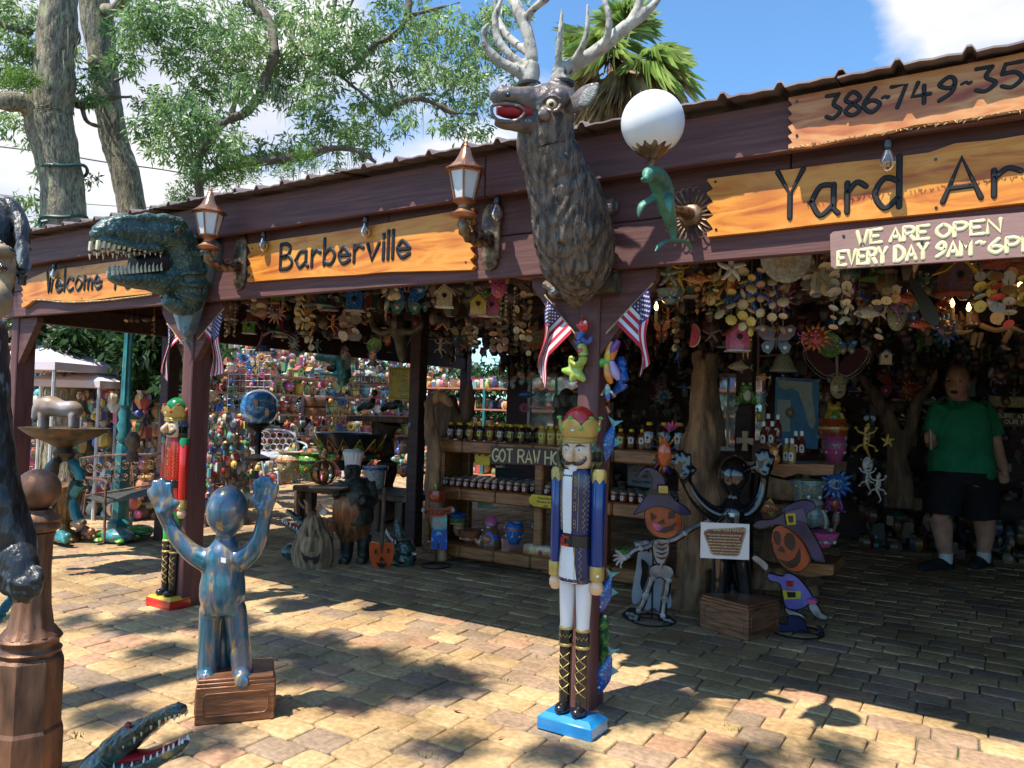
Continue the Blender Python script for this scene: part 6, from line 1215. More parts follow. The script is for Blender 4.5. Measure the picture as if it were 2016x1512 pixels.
t = sign('black chalkboard hanging under the honey sign', [(975,920),(975,948),(1030,952),(1030,924)],5.6, M('chalkboard', (.02,.02,.02),.7),.006)
# things on the bottom shelf and the floor under it
def Pb(px, py, Y): return W(px, py, Y)
for i, (px, py, sz, kd, cc, lb) in enumerate(((900,1020,.20, 'bowl', ('blue', 'white', 'teal'), 'upper painted enamel bowl of the stack on the bottom shelf'),(900,1028,.19, 'bowl', ('green', 'white', 'cream'), 'lower green painted enamel bowl of the stack on the bottom shelf'),(903,1043,.13, 'pot', ('orange', 'cream', 'white'), 'orange painted pot under the stacked bowls'),(925,1056,.28, 'bowl', ('terracotta', 'orange', 'cream'), 'wide orange terracotta dish on the bottom shelf'),
    (1012,1050,.22, 'pot', ('blue', 'red', 'cream'), 'large talavera pot painted with red and blue flowers on the bottom shelf'),(1060,1035,.17, 'bowl', ('teal', 'white', 'white'), 'teal bowl behind the planter on the bottom shelf'),(1230,1090,.20, 'bowl', ('green', 'red', 'white'), 'green and red bowl at the right end of the bottom shelf'),(1262,1075,.14, 'bowl', ('white', 'blue', 'white'), 'white bowl at the right end of the bottom shelf'))):
    put(kd, cc, Pb(px, py, 5.38), sz*.8, label=lb)
mb = MB(); a = W(1065,1083,5.3); mb.box(a, (.26,.13,.085), b=.012, T=None); solo('flower_planter', 'cream oblong planter painted with orange and yellow flowers on the bottom shelf', 'planter', a, [('trough', mb, hm('cream'))]+[('painted_flower', MB().ell(a+Vector((-.09+.06*k, -.066,-.005)),(.022,.003,.022),8,6), hm(('orange', 'yellow', 'red', 'orange')[k])) for k in range(4)])
q0 = W(967,1060,5.34); s1 = S(1, q0); fg = solo('clay_figure', 'brown clay seated figure with a pink headscarf on the bottom shelf', 'figurine', q0, [('body', MB().lathe([(20*s1,-22*s1),(22*s1,-10*s1),(17*s1,10*s1),(13*s1,20*s1),(8*s1,26*s1)], q0,18), hm('brown')),('head', MB().ell(q0+Vector((0,-.005,26*s1)),(13*s1,12*s1,12*s1),14,10), hm('brown')),('headscarf', MB().lathe([(14*s1,28*s1),(12*s1,36*s1),(3*s1,46*s1),(.001,47*s1)], q0,14), hm('pink')),('mouth', MB().ell(q0+Vector((0,-12.5*s1,23*s1)),(5*s1,.003,2*s1),8,6), hm('white')),('drum', MB().ell(q0+Vector((0,-18*s1,0)),(11*s1,6*s1,10*s1),12,8), hm('terracotta'))])
put('pot', ('pink', 'purple', 'white'), W(1091,1082,5.28),.07, label='small pink skull-shaped pot beside the cream planter')
# driftwood pieces
def dw(label, paths, Y, mat=drift, name='driftwood_sculpture', cat='driftwood', amp=.03):
    t = T(name, label, cat, tuple(W(paths[0][0][0], paths[0][0][1], Y)))
    mb = MB()
    for pth in paths: P_ = [W(a, b, Y+(c_ if len(q_) > 3 else 0)) for q_ in pth for a, b, c_ in [(q_[0], q_[1], q_[3] if len(q_) > 3 else 0)]]; mb.tube(P_, [S(q_[2]/2, p) for q_, p in zip(pth, P_)], n=20, k=5, flat=.7, up=(0,1,0), disp=lambda q, t_, a: amp*noise.noise(Vector((q.x*9, q.y*9, q.z*3)))+amp*.5*noise.noise(q*22))
    fused(mb, 'wood', mat, t, .014,1); return t
dw('tall pale driftwood plank leaning at the left end of the honey shelf', [[(870,1105,34),(866,1040,30),(850,960,32),(858,900,26),(846,840,24),(842,790,22)], [(842,795,20),(870,780,26),(890,800,20)]],5.05)
dw('dark rough root standing on the left end of the honey shelf', [[(878,860,60),(880,820,66),(872,785,50)], [(900,860,30),(915,820,30),(925,780,26),(930,745,8)]],5.35, driftd)
dw('big twisted driftwood trunk with spreading roots behind the black statue', [[(1352,1235,70),(1362,1170,60),(1372,1080,62),(1370,1000,60),(1380,930,60),(1385,860,62),(1378,790,40),(1375,720,26),(1370,690,20)], [(1330,1225,46),(1350,1160,40),(1360,1100,40)], [(1400,1120,50),(1385,1040,40),(1350,960,44)], [(1375,900,70),(1372,850,50),(1374,805,10)], [(1420,1010,30),(1400,960,34),(1396,900,30)], [(1310,1030,20),(1345,1010,30),(1365,990,40)], [(1330,1225,20),(1360,1236,22),(1395,1232,14)]],5.0, drift, amp=.04)
dw('dark upright driftwood slab beside the twisted trunk', [[(1412,880,30),(1405,800,34),(1398,740,30),(1404,695,24)]],5.4, driftd)
dw('Y-shaped driftwood branches rising behind the display, left of the man', [[(1770,1000,60),(1768,930,44),(1760,870,30),(1740,810,26),(1700,750,20),(1680,727,14)], [(1768,900,30),(1790,850,24),(1802,800,20),(1835,750,14),(1845,725,8)]],7.6, driftd)
# right-hand counter of live-edge slabs
ct = T('live_edge_counter', 'live-edge wooden counter on stump legs with sauce bottles on top', 'counter', tuple(W(1545,1000,5.6)))
def slabp(name, pts, Y, dpt, zt_, p=ct):
    mb = MB(); P_ = [(W(a, b, Y).x, W(a, b, Y).z) for a, b in pts]; mb.prism(P_, Y, Y+dpt); return mb.done(name, slab, p, w=1, smooth=30)
slabp('counter_slab', [(1440,908),(1500,910),(1530,914),(1600,913),(1642,916),(1640,934),(1600,936),(1570,932),(1545,940),(1518,934),(1480,930),(1442,924)],5.2,.55,0)
slabp('lower_slab', [(1560,1108),(1600,1110),(1642,1112),(1640,1132),(1590,1136),(1560,1130)],5.1,.4,0)
mb = MB(); P_ = [W(a, b, 5.45) for a, b in ((1545,1150),(1540,1100),(1550,1040),(1538,990),(1545,940))]; mb.tube(P_, [S(r_, P_[0]) for r_ in (70,46,40,40,50)], n=20, k=5, disp=lambda q, t, a: .03*noise.noise(q*9)); mb.done('stump_leg', drift, ct, w=1, smooth=60)
mb = MB(); P_ = [W(a, b, 5.5) for a, b in ((1585,1170),(1580,1120))]; mb.tube(P_, [.09,.08], n=14); mb.done('stump_leg', drift, ct, w=1, smooth=60)
boxr = M('brown_pot_box', (.10,.04,.03),.5); mb = MB(); c_ = W(1510,890,5.36); mb.box(c_, (.17,.15,.15), b=.008); o = mb.done('display_box', boxr, None, w=1); tag(o, 'dark reddish-brown box with a price tag at the left of the counter', 'box')
for i, (px, py, Y, col) in enumerate(((1503,878,5.30, jamr),(1520,878,5.30, jamr),(1512,862,5.42, jamr),(1531,864,5.42, jamr),(1548,912,5.28, hgold),(1559,913,5.25, hgold),(1566,897,5.42, jamr),(1578,897,5.42, jamr))):
    p = W(px, py, Y); bottle('sauce', col, labw, tuple(p), f'{"red" if col is jamr else "tan"} hot sauce bottle with white cap, {("front left on the brown box", "second on the front of the brown box", "rear left on the brown box", "rear right on the brown box", "beside the orange rabbit", "front right of the rabbit", "behind the tan bottles, left", "behind the tan bottles, right")[i]}', 'hot sauce bottles', 'sauce bottle', 'sauce_bottle')
q0 = W(1524,895,5.2); s1 = S(1, q0); solo('rabbit_figure', 'orange painted ceramic rabbit sitting on the counter edge', 'figurine', q0, [('body', MB().ell(q0-Vector((0,0,8*s1)),(12*s1,10*s1,13*s1),14,10), hm('orange')),('head', MB().ell(q0+Vector((0,-.01,8*s1)),(10*s1,9*s1,9*s1),14,10), hm('orange'))]+[('ear', MB().tube([q0+Vector((k*5*s1,0,14*s1)), q0+Vector((k*14*s1,0,24*s1))], [3.5*s1,1.2*s1], n=8), hm('terracotta')) for k in (-1,1)])
q0 = W(1466,868,5.15); s1 = S(1, q0); crs = M('carved_cross_wood', (.34,.24,.15),.6); mb = MB(); mb.prism([(q0.x+a*s1, q0.z+b*s1) for a, b in ((-6,-20),(6,-20),(4,-4),(16,-8),(17,6),(5,6),(6,20),(-6,20),(-5,6),(-17,6),(-17,-6),(-4,-4))], q0.y, q0.y+.02, inset=.05); tag(mb.done('wooden_cross', crs, None, w=1), 'carved wooden cross leaning on the post by the counter', 'cross')
# map of the peninsula
mpw = M('map_blue', (.05,.22,.42),.4); mpl = M('map_land', (.42,.44,.40),.5, col2=(.32,.36,.33), sc_=18)
t = sign('large blue wall map showing a pale peninsula, hung behind the sauce bottles', [(1527,742),(1524,880),(1610,884),(1613,747)],7.0, mpw, .012, 'wall_map')
def mpP(pts, m, n): mb = MB(); mb.prism([(W(a, b, 6.99).x, W(a, b, 6.99).z) for a, b in pts],6.993,6.999); mb.done(n, m, t, w=1, smooth=0)
mpP([(1531,748),(1600,753),(1598,775),(1602,800),(1606,830),(1600,845),(1592,838),(1586,815),(1580,795),(1572,772),(1560,764),(1545,768),(1533,760)], mpl, 'land'); mpP([(1530,786),(1556,788),(1555,850),(1529,848)], mpl, 'inset_map'); mpP([(1527,744),(1613,749),(1613,752),(1527,747)], hm('blue'), 'border')
# bell on bracket, frog, whale and other pieces on the inner post
put('bell', ('grey', 'brown', 'grey'), W(1542,715,5.5),.20, label='large dull metal bell hanging from a bracket on the inner post', name='hanging_bell')
mb = MB(); mb.tube([W(1490,701,5.6), W(1545,698,5.5)],.008, n=6); mb.tube([W(1493,745,5.6), W(1493,655,5.6)],.008, n=6); tag(mb.done('bell_bracket', hm('brown'), None, w=1), 'thin iron bracket on the inner post that carries the bell', 'bracket')
put('frog', ('green', 'white', 'white'), W(1468,773,5.6),.17, label='dark green frog with white toes climbing the inner post', name='climbing_frog')
put('fish', ('cream', 'grey', 'black'), W(1458,723,5.6),.19, label='cream whale ornament hanging by the inner post', name='whale_ornament')
put('gecko', ('teal', 'green', 'white'), W(1500,790,5.6),.16, label='teal and green gecko on the right side of the inner post')
put('fish', ('orange', 'yellow', 'white'), W(1503,743,5.6),.11, label='orange fish ornament hanging by the map'); put('parrot', ('blue', 'white', 'yellow'), W(1449,808,5.6),.13, label='blue and white bird on the left side of the inner post'); put('turtle', ('yellow', 'teal', 'red'), W(1494,820,5.55),.12, label='yellow and blue painted turtle on the inner post', ry=1.3)
put('parrot', ('green', 'orange', 'teal'), W(1466,688,5.55),.15, label='red-chested green parrot near the top of the inner post'); put('fish', ('lime', 'red', 'white'), W(1447,903,5.3),.10, label='rainbow striped fish lying on the counter left end')
put('flower', ('brown', 'yellow', 'white'), W(1555,812,6.6),.10, label='wilted sunflower standing in front of the map')
# ------------------------------------------------------------ cut-out figures standing in rings
def cut(t, pts, w_, m, name='panel', th=.006, off=0, rim=None, rr=.004):
    """traced outline at real distance w_, cut from sheet th thick, facing the visitor"""
    P_ = [D(a, b, w_-off) for a, b in pts]; n = len(P_); nv = FW.normalized(); mb = MB()
    A = [p-nv*th/2 for p in P_]; B = [p+nv*th/2 for p in P_]; ar = sum(pts[i][0]*pts[(i+1) % n][1]-pts[(i+1) % n][0]*pts[i][1] for i in range(n))
    if ar > 0: A.reverse(); B.reverse()
    mb.rings([B, A], True); o = mb.done(name, m, t, w=1, smooth=0)
    if rim: mb = MB(); mb.tube([p-nv*th*.6 for p in catmull(P_, 3, True)] if False else [p-nv*th*.4 for p in P_], rr, n=5, closed=True); r_o = mb.done('outline', rim, o, w=1)
    return o
def smo(pts, k=3): return [tuple(p) for p in catmull(pts, k, True)]
cblk = M('black_outline', (.008,.008,.01),.3, coat=.4); bone = M('bone_paint', (.45,.42,.40),.35, col2=(.18,.14,.12), sc_=9, coat=.4); pumo = M('pumpkin_glass', (.55,.10,.015),.25, coat=.7, col2=(.28,.03,.01), sc_=7); hatp = M('hat_purple', (.035,.03,.13),.3, coat=.6, col2=(.015,.015,.05), sc_=8); vio = M('violet_dress', (.20,.18,.50),.3, coat=.5, col2=(.10,.08,.3), sc_=8)
wire = M('black_iron', (.015,.015,.015),.5, metal=.5)
def ringstand(t, px, py, w_, r, r2=.35):
    c_ = D(px, py, w_); mb = MB(); mb.tube([(c_.x+r*math.cos(a), c_.y+r*math.sin(a), ZG+.008) for a in np.linspace(0,6.2832,28)[:-1]],.005, n=6, closed=True); mb.tube([(c_.x-r, c_.y, ZG+.008),(c_.x, c_.y, ZG+.02),(c_.x+r, c_.y, ZG+.008)],.004, n=5); mb.tube([(c_.x, c_.y, ZG+.01),(c_.x, c_.y, r2)],.006, n=6); mb.done('ring_stand', wire, t, w=1)
ws = 4.72
sk = T('skeleton_cutout', 'dancing skeleton garden figure with pumpkin head and purple witch hat', 'garden figure', tuple(G(1285,1228, ZG)))
ringstand(sk, 1283,1233, ws, .14,.5)
cut(sk, smo([(1247,1012),(1262,990),(1280,965),(1284,940),(1272,925),(1255,948),(1258,932),(1272,920),(1292,925),(1306,940),(1314,965),(1330,985),(1352,1000),(1360,1012),(1340,1012),(1310,998),(1285,998),(1262,1008)]), ws, hatp, 'witch_hat', off=.02, rim=cblk); b_ = cut(sk, [(1277,964),(1318,966),(1320,976),(1276,974)], ws, cblk, 'hat_band', off=.03); cut(sk, [(1296,955),(1315,956),(1315,972),(1296,971)], ws, goldp, 'buckle', off=.037, rim=cblk)
cut(sk, smo([(1272,1000),(1300,990),(1330,1000),(1342,1025),(1335,1048),(1315,1060),(1290,1055),(1272,1035)]), ws, pumo, 'pumpkin_head', rim=cblk)
for pts in ([(1280,1008),(1294,1018),(1283,1026)], [(1318,1008),(1330,1005),(1328,1020),(1315,1022)], [(1296,1030),(1306,1022),(1310,1032)], [(1285,1035),(1300,1042),(1320,1036),(1332,1028),(1326,1044),(1308,1050),(1292,1046)]): cut(sk, pts, ws, cblk, 'face_cutout', off=.008)
cut(sk, smo([(1284,1030),(1298,1033),(1304,1041),(1292,1044)]), ws, hm('pink'), 'tongue', off=.012)
bones = {'rib_cage': [(1288,1062),(1312,1062),(1318,1082),(1312,1098),(1306,1112),(1296,1112),(1288,1098),(1284,1080)], 'pelvis': [(1280,1115),(1300,1110),(1322,1116),(1326,1132),(1312,1144),(1300,1136),(1286,1140),(1277,1130)]}
for n_, pts in bones.items(): cut(sk, smo(pts), ws, bone, n_, rim=cblk, rr=.006)
for k in range(4): cut(sk, smo([(1290,1068+k*9),(1303,1071+k*9),(1314,1068+k*9),(1303,1075+k*9)]), ws, cblk, 'rib_gap', off=.008)
mb = MB(); mb.tube([D(a, b, ws) for a, b in ((1302,1108),(1300,1120))],.012, n=8); mb.done('spine', bone, sk, w=1)
def bonet(t, pts, w_, r, name='bone', m=bone):
    mb = MB(); P_ = [D(a, b, w_) for a, b in pts]; mb.tube(P_, r*.75, n=8, k=3, flat=.5, up=tuple(FW)); 
    for p in (P_[0], P_[-1]): mb.ell(p, (r*1.5, r*.8, r*1.3),8,6)
    o = mb.done(name, m, t, w=1); mb = MB(); mb.tube([p+FW*.006 for p in P_], r*1.5, n=6, k=3, flat=.3, up=tuple(FW)); mb.done('outline', cblk, o, w=1)
bonet(sk, [(1312,1066),(1330,1062),(1348,1050)], ws, .014, 'arm_bone'); bonet(sk, [(1348,1050),(1368,1038),(1382,1032)], ws, .012, 'arm_bone'); bonet(sk, [(1290,1068),(1275,1078),(1262,1080)], ws, .014, 'arm_bone'); bonet(sk, [(1262,1080),(1248,1085),(1236,1095)], ws, .012, 'arm_bone')
bonet(sk, [(1284,1138),(1276,1160),(1272,1172)], ws, .017, 'leg_bone'); bonet(sk, [(1270,1176),(1264,1192),(1256,1202)], ws, .015, 'leg_bone'); bonet(sk, [(1315,1142),(1312,1165),(1308,1178)], ws, .017, 'leg_bone'); bonet(sk, [(1308,1182),(1306,1200),(1304,1212)], ws, .015, 'leg_bone')
for hx, hy, sx in ((1392,1030,1),(1228,1098,-1)):
    mb = MB(); c_ = D(hx, hy, ws); mb.ell(c_, (.025,.012,.02),10,6)
    for k in range(5): a = (-.9+k*.5)+(0 if sx > 0 else math.pi); mb.tube([c_, D(hx+12*math.cos(a), hy-12*math.sin(a), ws), D(hx+21*math.cos(a+.2), hy-21*math.sin(a+.2), ws)], [.010,.009,.006], n=7, k=2)
    mb.done('hand', bone, sk, w=1)
for fp in ([(1225,1208),(1240,1196),(1258,1200),(1262,1212),(1256,1224),(1240,1222),(1228,1216)], [(1296,1212),(1312,1208),(1330,1222),(1340,1232),(1336,1238),(1312,1232),(1298,1226)]):
    cut(sk, smo(fp), ws, cblk, 'shoe')
    cx = sum(p[0] for p in fp)/len(fp); cy = sum(p[1] for p in fp)/len(fp)
    for dx, dy in ((-8,-3),(0,-2),(8,2),(-3,5),(6,7)): cut(sk, smo([(cx+dx-3.5, cy+dy-3),(cx+dx+3.5, cy+dy-2),(cx+dx+3.5, cy+dy+3),(cx+dx-3, cy+dy+2)]), ws, bone, 'shoe_patch', off=.008)
wi = T('witch_cutout', 'pumpkin-faced witch garden figure in a violet dress and crooked hat', 'garden figure', tuple(G(1568,1285, ZG))); ww4 = 4.55
ringstand(wi, 1568,1286, ww4,.15,.3)
cut(wi, smo([(1482,1035),(1494,1024),(1520,1022),(1540,1010),(1545,998),(1560,990),(1580,984),(1600,988),(1604,1000),(1590,1010),(1588,1030),(1606,1060),(1620,1090),(1622,1105),(1600,1100),(1585,1070),(1560,1045),(1530,1032),(1502,1040)]), ww4, hatp, 'witch_hat', off=.02, rim=cblk); cut(wi, [(1545,1008),(1580,1000),(1590,1028),(1560,1022)], ww4, M('hat_grey', (.12,.10,.16),.4), 'hat_crown', off=.03); cut(wi, [(1546,1012),(1565,1010),(1567,1032),(1550,1034)], ww4, M('buckle_yellow', (.65,.50,.03),.4), 'buckle', off=.037, rim=None); cut(wi, [(1551,1016),(1561,1015),(1562,1028),(1554,1029)], ww4, cblk, 'buckle_hole', off=.044)
cut(wi, smo([(1520,1042),(1545,1032),(1575,1042),(1594,1075),(1592,1110),(1572,1126),(1545,1118),(1522,1085)]), ww4, pumo, 'pumpkin_head', rim=cblk, rr=.006)
for pts in ([(1524,1050),(1532,1046),(1537,1058),(1534,1074),(1526,1066)], [(1545,1058),(1552,1050),(1562,1054),(1566,1072),(1558,1084),(1547,1074)], [(1532,1084),(1540,1076),(1546,1088)], [(1534,1100),(1550,1106),(1566,1098),(1574,1080),(1576,1104),(1562,1118),(1546,1114)]): cut(wi, smo(pts, 2), ww4, cblk, 'face_cutout', off=.008)
cut(wi, smo([(1512,1128),(1540,1134),(1545,1128),(1560,1130),(1580,1146),(1600,1176),(1590,1190),(1572,1200),(1548,1196),(1540,1175),(1535,1150),(1514,1142)]), ww4, vio, 'dress', rim=cblk, rr=.005); cut(wi, [(1540,1162),(1576,1164),(1576,1178),(1544,1180)], ww4, M('belt_yellow', (.55,.48,.03),.4), 'belt', off=.012); cut(wi, [(1549,1165),(1566,1166),(1566,1176),(1551,1176)], ww4, cblk, 'belt_buckle', off=.018); cut(wi, [(1548,1144),(1562,1154),(1562,1144),(1549,1154)], ww4, redg, 'bow', off=.012)
cut(wi, smo([(1588,1180),(1604,1176),(1608,1186),(1594,1190)]), ww4, hm('pink'), 'cuff', off=.01); cut(wi, smo([(1592,1190),(1606,1188),(1618,1206),(1628,1212),(1626,1220),(1608,1216),(1596,1204)]), ww4, bone, 'hand', rim=cblk); cut(wi, smo([(1486,1092),(1500,1100),(1512,1112),(1508,1124),(1494,1112),(1480,1100)]), ww4, bone, 'hand', rim=cblk)
cut(wi, smo([(1545,1196),(1560,1202),(1578,1208),(1584,1218),(1560,1216),(1548,1206)]), ww4, bone, 'petticoat', rim=cblk); cut(wi, smo([(1520,1218),(1516,1210),(1526,1214),(1532,1226),(1550,1228),(1552,1212),(1580,1216),(1590,1240),(1606,1248),(1614,1238),(1606,1232),(1618,1236),(1621,1256),(1606,1274),(1590,1262),(1570,1244),(1540,1244),(1524,1236)]), ww4, M('boot_blue', (.015,.02,.08),.35, coat=.5), 'pointed_boots', rim=cblk)
gh = T('ghost_cutout', 'white metal ghost figure with black cut-outs standing behind the skeleton', 'garden figure', tuple(G(1285,1205, ZG)))
gw = 4.95; cut(gh, smo([(1262,1072),(1272,1064),(1282,1072),(1284,1090),(1300,1100),(1312,1140),(1322,1180),(1318,1198),(1306,1190),(1300,1206),(1286,1196),(1272,1202),(1262,1184),(1248,1190),(1244,1170),(1252,1120),(1256,1090)]), gw, M('ghost_white', (.42,.44,.48),.4), 'sheet', rim=None)
for pts in ([(1264,1078),(1270,1076),(1270,1086)], [(1275,1078),(1280,1080),(1276,1088)], [(1262,1100),(1276,1112),(1284,1130),(1276,1150),(1268,1166),(1260,1150),(1264,1126)]): cut(gh, smo(pts, 2), gw, cblk, 'cutout', off=.008)
# small welcome scarecrow
sw = T('scarecrow_cutout', 'pumpkin-headed scarecrow in turquoise shirt and jeans holding a WELCOME board', 'garden figure', tuple(G(863,1112, ZG))); w5 = dep(W(863,1060,5.0))
ringstand(sw, 858,1108, w5,.12,.3)
c_ = D(862,976, w5); mb = MB(); k1 = S(1, c_)
mb.lathe([(2*k1,-14*k1),(14*k1,-11*k1),(18*k1,0),(15*k1,11*k1),(3*k1,14*k1)], c_, 24, flute=.06, nf=8); hd_ = mb.done('pumpkin_head', M('dark_pumpkin', (.30,.035,.012),.25, coat=.7), sw, w=1); mb = MB(); mb.tube([D(860,963, w5), D(857,950, w5)], [.014,.008], n=8); mb.done('stalk', hm('green'), hd_, w=1)
for pts in ([(854,972),(858,976),(852,977)], [(868,972),(872,977),(866,977)], [(861,978),(864,982),(859,982)], [(854,985),(862,989),(870,985),(862,991)]): cut(sw, pts, w5, cblk, 'face_cutout', off=.05)
cut(sw, [(852,1000),(880,1000),(880,1040),(874,1044),(856,1044),(851,1036)], w5, hm('turquoise'), 'shirt'); cut(sw, [(850,1042),(880,1042),(880,1082),(868,1084),(864,1062),(860,1082),(848,1080)], w5, hm('blue'), 'jeans')
wb_ = cut(sw, [(832,994),(846,1000),(868,1002),(892,996),(894,1008),(868,1018),(846,1016),(834,1008)], w5, M('welcome_orange', (.38,.06,.015),.45), 'welcome_board', off=.04)
mb = MB()
adv = 0
for i, ch in enumerate('WELCOME'):
    for st in glyph(ch): pts = [D(836+i*7.9+gx*8.5,1012.5-gz*9+(.5 if 1 < i < 6 else 0), w5-.046) for gx, gz in st]; lb_ = MB(); lb_.tube(pts, .0032, n=5); lb_.done('letter', cblk, wb_, w=1)
for a, b in ((833,1004),(892,1004)): mb = MB(); mb.ell(D(a, b, w5-.05),(.018,.01,.02),10,6); mb.done('hand', M('glove_grey', (.35,.38,.40),.6), sw, w=1)
# ------------------------------------------------------------ objects on the post beside the big nutcracker
px_ = lambda a, b, Y=2.98: W(a, b, Y)
q = T('starfish_ornament', 'green and yellow starfish hanging on the left side of the centre post', 'starfish', tuple(px_(1130,730)))
mb = MB()
for e in ((1107,729),(1125,752),(1122,708),(1150,705),(1152,750)): mb.tube([px_(1134,732), px_((1134+e[0])/2,(732+e[1])/2), px_(*e)], [.024,.020,.010], n=12, k=3)
fused(mb, 'arms', M('star_lime', (.45,.52,.10),.2, coat=.7, col2=(.16,.42,.05), sc_=9), q, .004,2)
q = T('painted_gecko', 'red-headed gecko with floral body climbing the centre post above the starfish', 'gecko', tuple(px_(1145,660)))
mb = MB(); mb.ell(px_(1149,640,2.955),(.026,.02,.032),14,10); mb.ell(px_(1140,640,2.95),(.014,.012,.012),8,6); mb.done('head', redg, q, w=1); mb = MB(); mb.tube([px_(1148,652,2.96), px_(1140,668,2.96), px_(1141,678,2.96)], [.016,.02,.018], n=12, k=3); mb.tube([px_(1146,668,2.95), px_(1158,674,2.95), px_(1166,664,2.95)], [.012,.010,.008], n=8, k=3); mb.done('shoulders', paint('talavera_blue', (.03,.08,.30)), q, w=1)
mb = MB(); mb.tube([px_(1145,678,2.96), px_(1148,695,2.96), px_(1146,712,2.96), px_(1134,718,2.955), px_(1124,712,2.95), px_(1124,704,2.95), px_(1131,706,2.95)], [.018,.022,.019,.014,.011,.009,.006], n=12, k=4); mb.done('body', M('talavera_yellow', (.60,.45,.05),.2, coat=.8, col2=(.25,.40,.05), sc_=10, col3=(.55,.08,.03), sc3=24, lo3=.6, hi3=.62), q, w=1); mb = MB(); mb.ell(px_(1152,634,2.935),.008,10,6); mb.done('eye', whitep, q, w=1); mb = MB(); mb.ell(px_(1143,691,2.942),(.014,.004,.014),12,6); mb.done('painted_flower', redg, q, w=1)
q = T('starfish_ornament', 'yellow and lilac starfish with a green arm on the right side of the centre post', 'starfish', tuple(px_(1200,710,3.05)))
for pts, m_ in (([(1203,672),(1198,700),(1192,715)], 'yellow'),([(1218,670),(1208,688),(1203,715)], 'purple'),([(1193,712),(1198,740),(1204,755)], 'yellow'),([(1204,712),(1212,735),(1218,748)], 'pink'),([(1203,710),(1188,713),(1172,720),(1165,734)], 'green')):
    mb = MB(); mb.tube([px_(a, b, 3.03) for a, b in pts], [.012]+[.020]*(len(pts)-2)+[.008], n=12, k=4); mb.done('arm', {'yellow': M('arm_yellow', (.72,.50,.03),.2, coat=.7, col2=(.70,.16,.02), sc_=12), 'purple': hm('purple'), 'pink': M('arm_lilac', (.52,.38,.62),.25, coat=.5), 'green': M('arm_green', (.16,.52,.08),.25, coat=.6, col2=(.08,.36,.05), sc_=30)}[m_], q, w=1)
q = T('dolphin_ornament', 'glossy blue dolphin ornament leaning on the right side of the centre post', 'dolphin', tuple(px_(1220,740,3.1))); mb = MB(); mb.tube([px_(a, b, 3.1) for a, b in ((1213,705),(1222,712),(1222,735),(1226,755),(1212,770),(1205,785))], [.008,.026,.030,.028,.016,.006], n=14, k=4); mb.tube([px_(1222,712,3.1), px_(1233,718,3.1)], [.018,.004], n=8); mb.tube([px_(1224,745,3.1), px_(1236,742,3.1)], [.02,.004], n=8); fused(mb, 'body', paint('dolphin_blue', (.01,.10,.42)), q, .005,2)
q = T('mermaid_ornament', 'small orange and blue fish-man ornament hanging below the dolphin on the post', 'figurine', tuple(px_(1195,775,3.05))); 
for n_, pts, r_, m_ in (('head', ((1196,756),(1196,766)),(.006,.014), 'cream'),('body', ((1196,766),(1197,785)),(.014,.011), 'blue'),('arm', ((1190,768),(1184,778)),(.006,.005), 'orange'),('arm', ((1202,770),(1211,781)),(.006,.006), 'orange'),('tail', ((1197,785),(1194,800),(1200,812)),(.009,.005,.009), 'orange')): mb = MB(); mb.tube([px_(a, b, 3.03) for a, b in pts], list(r_), n=10); mb.done(n_, hm(m_), q, w=1)
q = T('iguana_ornament', 'green scaly iguana climbing the post beside the nutcracker boots', 'iguana', tuple(px_(1186,1230,3.08))); mb = MB(); mb.tube([px_(a, b, 3.09) for a, b in ((1188,1208),(1189,1220),(1187,1245),(1190,1268),(1186,1300),(1178,1330))], [.010,.020,.022,.020,.012,.003], n=14, k=5, disp=lambda q_, t, a: .002*math.sin(t*90)); mb.tube([px_(1189,1240,3.08), px_(1198,1248,3.07), px_(1196,1260,3.07)], [.009,.007,.005], n=8, k=3); mb.tube([px_(1188,1275,3.08), px_(1198,1285,3.07), px_(1194,1296,3.07)], [.009,.007,.005], n=8, k=3); fused(mb, 'body', M('iguana_green', (.03,.22,.03),.3, coat=.6, col2=(.01,.07,.015), sc_=40, bump=.8, col3=(.3,.4,.05), sc3=30, lo3=.6, hi3=.64), q, .004,1); mb = MB(); mb.ell(px_(1191,1213,3.06),.007,10,8); mb.done('eye', whitep, q, w=1)
for a, b, sz, lb in ((1193,1165,.20, 'blue and white dolphin ornament on the post beside the nutcracker legs'),(1192,1320,.22, 'blue dolphin ornament low on the post behind the nutcracker boots'),(1198,870,.22, 'blue and white fish ornament beside the nutcracker crown')): put('fish', ('blue', 'turquoise', 'white'), px_(a, b, 3.10), sz, label=lb, ry=-1.3, name='dolphin_ornament', cat='dolphin')
q = T('suncatcher', 'red metal sun face with pink and teal petals hung left of the driftwood trunk', 'sun ornament', tuple(W(1312,880,4.9)))
c_ = W(1308,893,4.9); mb = MB(); mb.ell(c_, (.048,.02,.088),20,12); mb.done('face', M('hot_red_orange', (.65,.06,.015),.2, coat=.8, col2=(.60,.18,.02), sc_=8), q, w=1)
for k in range(16): a = k*.3927; c2 = ('red', 'blue', 'orange', 'turquoise', 'pink', 'yellow')[k % 6]; mb = MB(); mb.tube([c_+Vector((.05*math.cos(a),.005,.09*math.sin(a))), c_+Vector((.08*math.cos(a),0,.125*math.sin(a))), c_+Vector((.105*math.cos(a+.1),0,.155*math.sin(a+.1)))], [(.014,.006),(.016,.005),(.002,.002)], n=6, k=2); mb.done('ray', hm(c2), q, w=1)
for k in range(6): mb = MB(); mb.tube([W(1318,850,4.9), W(1306+k*6,838,4.89), W(1300+k*8,828-3*abs(k-3)*-1,4.88)], [(.006,.003),(.012,.004),(.002,.002)], n=6, k=2); mb.done('top_petal', hm('pink'), q, w=1)
